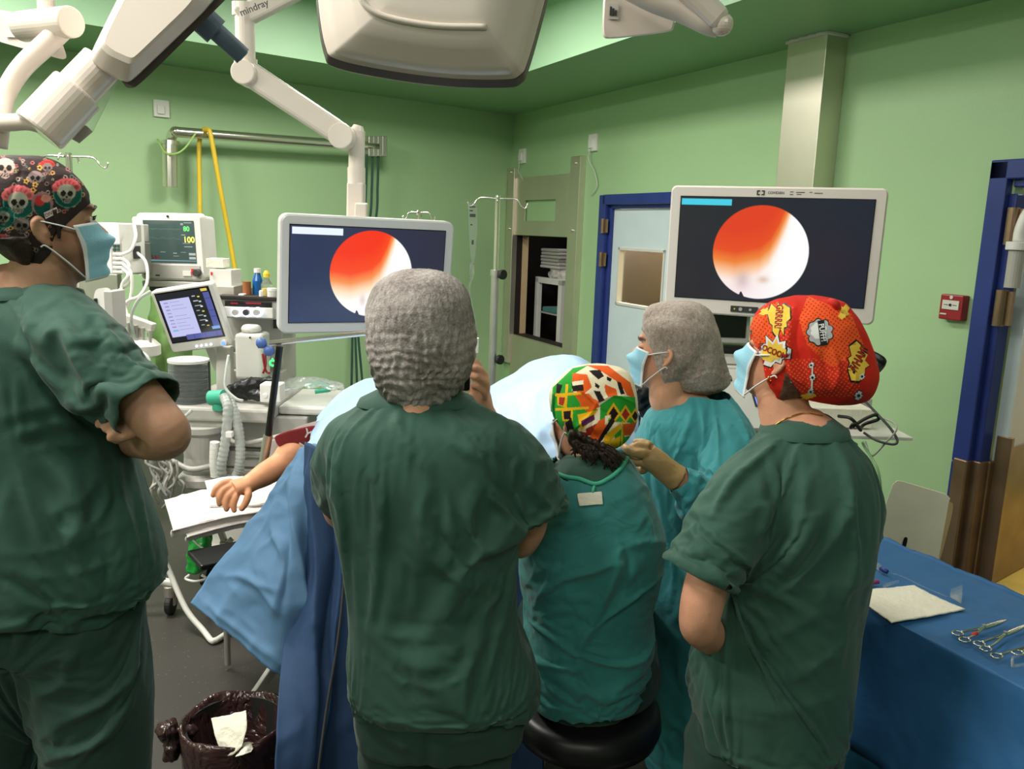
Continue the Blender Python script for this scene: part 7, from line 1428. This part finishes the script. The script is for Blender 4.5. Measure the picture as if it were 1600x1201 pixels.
# ================= floor things at the left
cb = PZ(368, 1128, .25); e = thing('waste_bin', (cb[0], cb[1], 0), 'waste bin lined with a dark brown plastic bag on the floor at lower left', 'bin')
R0 = .142; mb = MB(); lathe(mb, (cb[0], cb[1], 0), [(.095, 0), (.10, .01), (R0, .24), (R0+.01, .255), (R0-.008, .25), (.09, .02), (.01, .015)], n=40); mb.build('bucket', 'rubber', e, smooth=False)
mb = MB(); prof = [(R0+.008, .08), (R0+.012, .19), (R0+.014, .256), (R0+.009, .266), (R0+.0, .264), (R0-.010, .24), (R0-.03, .15), (.08, .09), (.03, .05), (.01, .05)]; th = np.linspace(0, 2*math.pi, 64, endpoint=False); R = []
for i, (r_, z) in enumerate(prof):
    q = [(1+.05*noise.noise(Vector((math.cos(a)*4, math.sin(a)*4, i*.9)))*(1.5 if i in (0, 6, 7) else .8)) for a in th]; R.append(np.stack([cb[0]+r_*np.array(q)*np.cos(th), cb[1]+r_*np.array(q)*np.sin(th), np.full(64, z)+.006*np.sin(th*5+i)], 1))
mb.rings(R, caps=False); mb.build('liner', 'bin_bag', e, smooth=True)
kn = P(303, 1148, cb[1]-.02); mb = MB(); kc_ = np.array([cb[0]-R0-.01, cb[1]-.03, .235]); limb(mb, [(*(kc_+np.array([.03, 0, .0])), .022), (*kc_, .012), (*(kc_+np.array([-.03, -.01, .01])), .03)], world=True); limb(mb, [(*(kc_), .012), (*(kc_+np.array([-.02, -.02, -.05])), .026)], world=True)
fuse('tied_knot', mb, .006, 'bin_bag', e, smooth=1, crease=.012, csc=24)
def paperbit(name, pts, lb, seed):
    o = sheet(name, pts, 'paper', None, 26, 26, thick=.0015, crease=.004, csc=22, seed=seed); tag(o, lb, 'paper')
cz = .20
paperbit('crumpled_paper', [[PZ(330, 1122, .27), PZ(352, 1118, .28), PZ(384, 1108, .27)], [PZ(336, 1146, .23), PZ(358, 1142, .25), PZ(386, 1136, .24)], [PZ(344, 1178, .16), PZ(362, 1176, .17), PZ(376, 1164, .18)]] if False else [[(330, 1122, 2.17), (352, 1118, 2.17), (384, 1109, 2.17)], [(336, 1148, 2.12), (358, 1142, 2.12), (386, 1136, 2.12)], [(346, 1178, 2.08), (362, 1180, 2.07), (378, 1166, 2.08)]], 'large white paper sheet standing in the dark bin bag', 2)
paperbit('crumpled_paper', [[(374, 1166, 2.1), (384, 1160, 2.12), (396, 1160, 2.12)], [(370, 1176, 2.08), (384, 1170, 2.06), (396, 1168, 2.1)], [(368, 1182, 2.05), (382, 1178, 2.04), (392, 1174, 2.06)]], 'small white paper scrap at the bottom of the dark bin bag', 9)
mb = MB(); mb.tube([PZ(255, 870, .30), PZ(262, 886, .25), PZ(290, 950, .10), PZ(318, 985, .03), PZ(330, 1000, .015), PZ(336, 1000, .015), PZ(344, 996, .015), PZ(400, 960, .015)], .012, 10, seg=60); tag(mb.build('floor_cable', 'plastic_light', smooth=True), 'beige cable running from the left-hand person\'s hip down to the floor', 'cable')
e = thing('equipment_trolley', (PZ(250, 950, 0)[0], PZ(250, 950, 0)[1], 0), 'trolley leg with swivel caster on the floor right of the left-hand person\'s trousers', 'trolley')
c0 = PZ(267, 948, .03); mb = MB(); mb.cyl(c0+np.array([-.014, 0, .015]), c0+np.array([.014, 0, .015]), .045, n=24); mb.build('wheel', 'rubber', e, bevel=.006)
mb = MB(); mb.cyl(c0+np.array([0, 0, .05]), c0+np.array([0, 0, .10]), .028, n=18); mb.box(c0+np.array([0, 0, .04]), (.045, .03, .06)); mb.build('fork', 'chrome', e, bevel=.004)
mb = MB(); mb.tube([c0+np.array([.02, 0, .115]), c0+np.array([-.05, .0, .115]), c0+np.array([-.16, -.02, .085]), c0+np.array([-.5, -.05, .07])], .016, 12, seg=20); mb.build('leg', 'plastic_light', e, smooth=True)
o = sheet('green_bag', [[(298, 838, 3.05), (316, 832, 3.02), (330, 828, 3.05)], [(294, 868, 3.03), (314, 866, 2.97), (330, 862, 3.03)], [(292, 892, 3.03), (308, 896, 3.0), (326, 886, 3.03)]], 'green_bag', None, 24, 24, thick=.02, crease=.012, csc=16); tag(o, 'bright green plastic bag hanging under the arm board', 'bag')
mb = MB(); mb.tube([P(296, 898, 2.95), P(290, 904, 2.95), P(305, 908, 2.93), P(322, 904, 2.95), P(315, 898, 2.95)], .005, 6, seg=24); mb.tube([P(300, 842, 2.9), P(315, 855, 2.9), P(330, 862, 2.9)], .004, 6, seg=16); tag(mb.build('thin_tube', 'plastic_light', smooth=True), 'thin white tube looped at the foot of the green bag', 'tube')
mb = MB(); beam(mb, P(322, 880, 2.95), P(362, 842, 2.95), .02, .02); beam(mb, P(345, 830, 2.95), P(360, 870, 2.95), .02, .02); mb.cyl(P(352, 845, 2.95), P(352, 905, 2.95), .02); mb.cyl((P(352, 905, 2.95)[0], 2.95, .02), P(352, 905, 2.95), .012); tag(mb.build('clamp_lever', 'steel_plain', bevel=.002), 'dark metal clamp levers beneath the arm board', 'clamp')
mb = MB()
for k in range(18):
    x, y = 246+rng.uniform(-6, 34), 700+rng.uniform(0, 60); mb.tube([P(x, y-20, 3.4), P(x+rng.uniform(-14, 14), y, 3.36+rng.uniform(0, .1)), P(x+rng.uniform(-14, 14), y+15, 3.4), P(x+rng.uniform(-12, 12), y+34, 3.45)], .006, 6, seg=16)
tag(mb.build('cable_tangle', 'plastic_grey', smooth=True), 'tangle of thin grey cables behind the left-hand person\'s elbow and hip', 'cables')['kind'] = 'stuff'

# ================= stool
sc_ = np.array([P(918, 1100, 2.0)[0], 2.0]); e = thing('stool', (sc_[0], sc_[1], 0), 'round black padded stool under the seated person in teal gown', 'stool')
mb = MB(); lathe(mb, (sc_[0], sc_[1], .405), [(.15, 0), (.185, .01), (.195, .04), (.19, .075), (.17, .088), (.05, .09)], n=48); mb.build('seat', 'black', e, smooth=True)
mb = MB(); mb.cyl((*sc_, .08), (*sc_, .405), .022); mb.cyl((*sc_, .08), (*sc_, .22), .032); mb.build('column', 'rubber', e)
for i in range(5):
    an = i*1.2566+.2; mb = MB(); mb.tube([(*sc_, .10), (sc_[0]+.26*math.cos(an), sc_[1]+.26*math.sin(an), .07)], [.024, .016], 12); l_ = mb.build('leg', 'black', e, smooth=True); q = (sc_[0]+.26*math.cos(an), sc_[1]+.26*math.sin(an)); mb = MB(); mb.cyl((q[0]-.018, q[1], .028), (q[0]+.018, q[1], .028), .028); mb.build('caster', 'rubber', l_)

# ================= instrument table at the right
TD = unit(np.array([.43, -.90, 0])); TN = np.array([.90, .43, 0]); o0 = np.array([.851, 1.882, 0]); zt2 = .85
def TP(s, n, z): q = o0+TD*s+TN*n; return np.array([q[0], q[1], z])
WT = .46
e = thing('instrument_table', TP(.1, WT/2, 0), 'instrument table standing under blue sterile drape at right', 'table')
mb = MB(); f0 = LF(TP(-.32, .0, 0), TD, TN); mb.box((.62, WT/2, zt2-.025), (1.2, WT-.03, .03), f0); mb.build('tabletop', 'steel_plain', e, bevel=.004)
for s in (.1, 1.1):
    for n_ in (.05, WT-.05): mb = MB(); mb.cyl(f0(s, n_, 0), f0(s, n_, zt2-.03), .014); mb.build('leg', 'steel_plain', e)
def dsheet(rows, name, m_, lb, seed, cr, fo=()):
    o = sheet(name, rows, m_, None, 100, 50, thick=.002, crease=cr, csc=7, seed=seed, folds=fo, world=True); return tag(o, lb, 'drape')
WB = .40
S = np.linspace(-.34, .95, 8)
rows = [[TP(s, WB+.02, zt2-.30) for s in S], [TP(s, WB+.012, zt2-.02) for s in S], [TP(s, WB-.005, zt2+.002) for s in S], [TP(s, WB*.66, zt2+.002) for s in S], [TP(s, WB*.33, zt2+.002) for s in S], [TP(s, .012, zt2+.002) for s in S], [TP(s, -.006, zt2-.012) for s in S], [TP(s, -.012+.008*math.sin(s*9), zt2-.10) for s in S], [TP(s, -.020+.018*math.sin(s*7+1), zt2-.22) for s in S], [TP(s, -.03+.022*math.sin(s*7+1), zt2-.36) for s in S]]
dd = dsheet(rows, 'table_drape', 'table_drape', 'bright blue sterile drape spread over the instrument table', 2, .0055)
rows = [[TP(s, .0, zt2-.30) for s in S], [TP(s, -.005+.015*math.sin(s*6+2), zt2-.45) for s in S], [TP(s, -.03+.02*math.sin(s*6+2), zt2-.62) for s in S], [TP(s, -.04+.03*math.sin(s*6+2), .03) for s in S]]
dsheet(rows, 'table_drape', 'lower_drape' if 'lower_drape' in M else 'gown_cyan', 'teal-blue lower drape hanging below the edge of the bright blue drape', 8, .006)
M['lower_drape'] = mat('lower_drape', (26, 92, 120), .7, crumple=.2); COL.objects['table_drape.001'].data.materials[0] = M['lower_drape']
zi = zt2+.010
def TZ(x, y, dz=0): return PZ(x, y, zi+dz)
pp = [[TZ(1342, 921), TZ(1385, 918), TZ(1429, 914)], [TZ(1356, 944, .002), TZ(1410, 938), TZ(1464, 932)], [TZ(1393, 971, .004), TZ(1450, 962), TZ(1508, 951)]]
o = sheet('gauze_sheet', pp, 'paper', None, 40, 40, thick=.003, crease=.0012, csc=30, world=True); tag(o, 'cream textured gauze sheet lying on the blue instrument table', 'gauze')
mb = MB(); mb.cyl(TZ(1347, 912.5, .006), TZ(1372, 908.5, .006), .0055, n=14); tag(mb.build('marker', 'magenta' if 'magenta' in M else 'maroon', smooth=True), 'magenta plastic stick on the blue table behind the gauze', 'marker'); M['magenta'] = mat('magenta', (160, 40, 110), .4); COL.objects['marker'].data.materials[0] = M['magenta']
mb = MB(); mb.cyl(TZ(1381, 915, .005), TZ(1403, 908, .005), .004, n=12); tag(mb.build('needle_cap', 'clear_plastic', smooth=True), 'pale translucent stick right of the magenta one', 'stick')
mb = MB(); mb.tube([TZ(1360, 876, .006), TZ(1368, 881, .006), TZ(1376, 888, .006)], .008, 10); mb.cyl(TZ(1376, 888, .008), TZ(1386, 893, .008), .006, m=1); mb.tube([TZ(1386, 893, .004), TZ(1410, 900, .004), TZ(1440, 915, .004), TZ(1480, 932, .004)], .0012, 6, seg=20); tag(mb.build('catheter_hub', ['clear_plastic', 'blue_frame'], smooth=True), 'clear hub with dark blue end and thin line at far corner of the table', 'catheter')
mb = MB(); q = [TZ(1484, 932), TZ(1502, 925), TZ(1502, 943)]; mb.rings([np.array(q), np.array(q)+np.array([0, 0, .02])]); tag(mb.build('clear_wedge', 'clear_plastic'), 'small clear plastic wedge at the right tip of the gauze', 'plastic piece')
def ringt(mb, c, rx, r, ax=TD, m=0):
    n_ = np.array([-ax[1], ax[0], 0]); mb.tube([c+rx*(math.cos(a)*ax*1.25+math.sin(a)*n_) for a in np.linspace(0, 2*math.pi, 25)], r, 8, m)
def scissors(p0, p1, tip, lb, tape=None, name='surgical_scissors', curve=6):
    e = thing(name, TZ(*p0), lb, 'scissors' if 'scissors' in name else 'clamp'); A, B, T_ = TZ(*p0, .004), TZ(*p1, .004), TZ(*tip, .006); ax = unit(T_-(A+B)/2); pv = A*.45+B*.45*0+T_*.0; piv = ((A+B)/2)*.52+T_*.48
    for k, (h_, sd) in enumerate(((A, 1), (B, -1))):
        mb = MB(); ringt(mb, h_, .0100, .0022, ax); s_ = h_+ax*.012; n_ = np.array([-ax[1], ax[0], 0]); mb.tube([s_, s_*.5+piv*.5+n_*sd*.002, piv+np.array([0, 0, .002*k]), T_*.6+piv*.4+n_*(-sd)*.002, T_], [.0026, .0026, .004, .0036, .0015], 8, seg=24); mb.build('blade', 'steel_tip', e, smooth=True)
    mb = MB(); mb.cyl(piv-np.array([0, 0, .003]), piv+np.array([0, 0, .009]), .004); mb.build('pivot', 'chrome', e)
    if tape: mb = MB(); mb.cyl(TZ(*tape[0], .004), TZ(*tape[1], .004), .0042); mb.build('tape_band', 'cap_red', e, smooth=True)
scissors((1496, 989), (1507, 999), (1573, 968), 'curved steel clamp with red tape band beside the gauze', ((1520, 992), (1526, 989)), 'surgical_clamp')
scissors((1530, 1005), (1540, 1013), (1606, 975), 'long steel scissors between the taped clamp and the table edge')
scissors((1557, 1024), (1590, 1019), (1640, 1000), 'short steel scissors nearest the front edge of the blue table')
mb = MB(); mb.tube([TZ(1582, 1040, .004), TZ(1582, 1028, .004), TZ(1590, 1025, .004), TZ(1612, 1022, .004), TZ(1616, 1034, .004), TZ(1584, 1040, .004)], .003, 8, seg=40); tag(mb.build('clear_loop', 'clear_plastic', smooth=True), 'clear plastic loop at the very right edge of the table', 'plastic piece')
# white chair back behind the table
e = thing('white_chair', (P(1430, 800, 2.75)[0], 2.85, 0), 'pale board-like chair back with slot between instrument table and door', 'chair')
ol = [(1397, 753), (1406, 752), (1482, 772), (1488, 778), (1478, 830), (1470, 884), (1462, 920), (1340, 880), (1352, 850)]; hole = None
def quadpx(mb, ol, Y0, Y1, m=0): slabpx(mb, [(ol, Y0), (ol, Y1)], m)
F_ = [(1396, 756), (1402, 751), (1410, 752), (1478, 772), (1484, 779), (1482, 786), (1464, 885), (1458, 905), (1352, 870), (1358, 855)]
mb = MB(); slabpx(mb, [(F_, 2.72), (inset(F_, (1425, 825), 1.01), 2.73), (inset(F_, (1425, 825), 1.0), 2.745)]); bk = mb.build('backrest', 'cream_board' if 'cream_board' in M else 'plastic_light', e)
M['cream_board'] = mat('cream_board', (236, 228, 210), .6); bk.data.materials[0] = M['cream_board']
mb = MB(); slabpx(mb, [(round_pl([(1480, 782), (1492, 787), (1468, 880), (1460, 876)], 3), 2.76), (round_pl([(1480, 782), (1492, 787), (1468, 880), (1460, 876)], 3), 2.80)]); mb.build('backrest_edge', 'tan', e)
mb = MB(); slabpx(mb, [(round_pl([(1413, 838), (1419, 840), (1414, 860), (1408, 858)], 3), 2.716), (round_pl([(1413, 838), (1419, 840), (1414, 860), (1408, 858)], 3), 2.719)]); mb.build('grip_slot', 'black', e)
a1, a2 = P(1370, 880, 2.74), P(1450, 900, 2.74)
for q in (a1, a2): mb = MB(); mb.cyl((q[0], 2.76, .02), (q[0], 2.76, q[2]), .014); mb.build('leg', 'steel_plain', e); mb = MB(); mb.cyl((q[0]+.1, 3.1, .02), (q[0]+.02, 3.1, .42), .014); mb.build('leg', 'steel_plain', e)
mb = MB(); mb.box(((a1[0]+a2[0])/2+.03, 2.93, .43), (.36, .36, .025)); mb.build('seat', 'cream_board', e, bevel=.008)
# black thing by the gowned person's chin
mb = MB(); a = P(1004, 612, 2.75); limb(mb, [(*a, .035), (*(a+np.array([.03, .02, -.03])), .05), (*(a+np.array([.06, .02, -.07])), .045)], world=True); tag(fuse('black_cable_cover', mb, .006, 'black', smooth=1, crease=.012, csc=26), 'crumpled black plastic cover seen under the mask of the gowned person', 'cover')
# thing held in the glove
mb = MB(); mb.tube([P(1000, 702, 2.09), P(978, 702, 2.10), P(962, 703, 2.12), P(950, 706, 2.14)], [.004, .008, .009, .004], 10, seg=14); tag(mb.build('catheter_tip', 'mask_blue', smooth=True), 'pale blue tube end held between gloved fingers', 'tube')
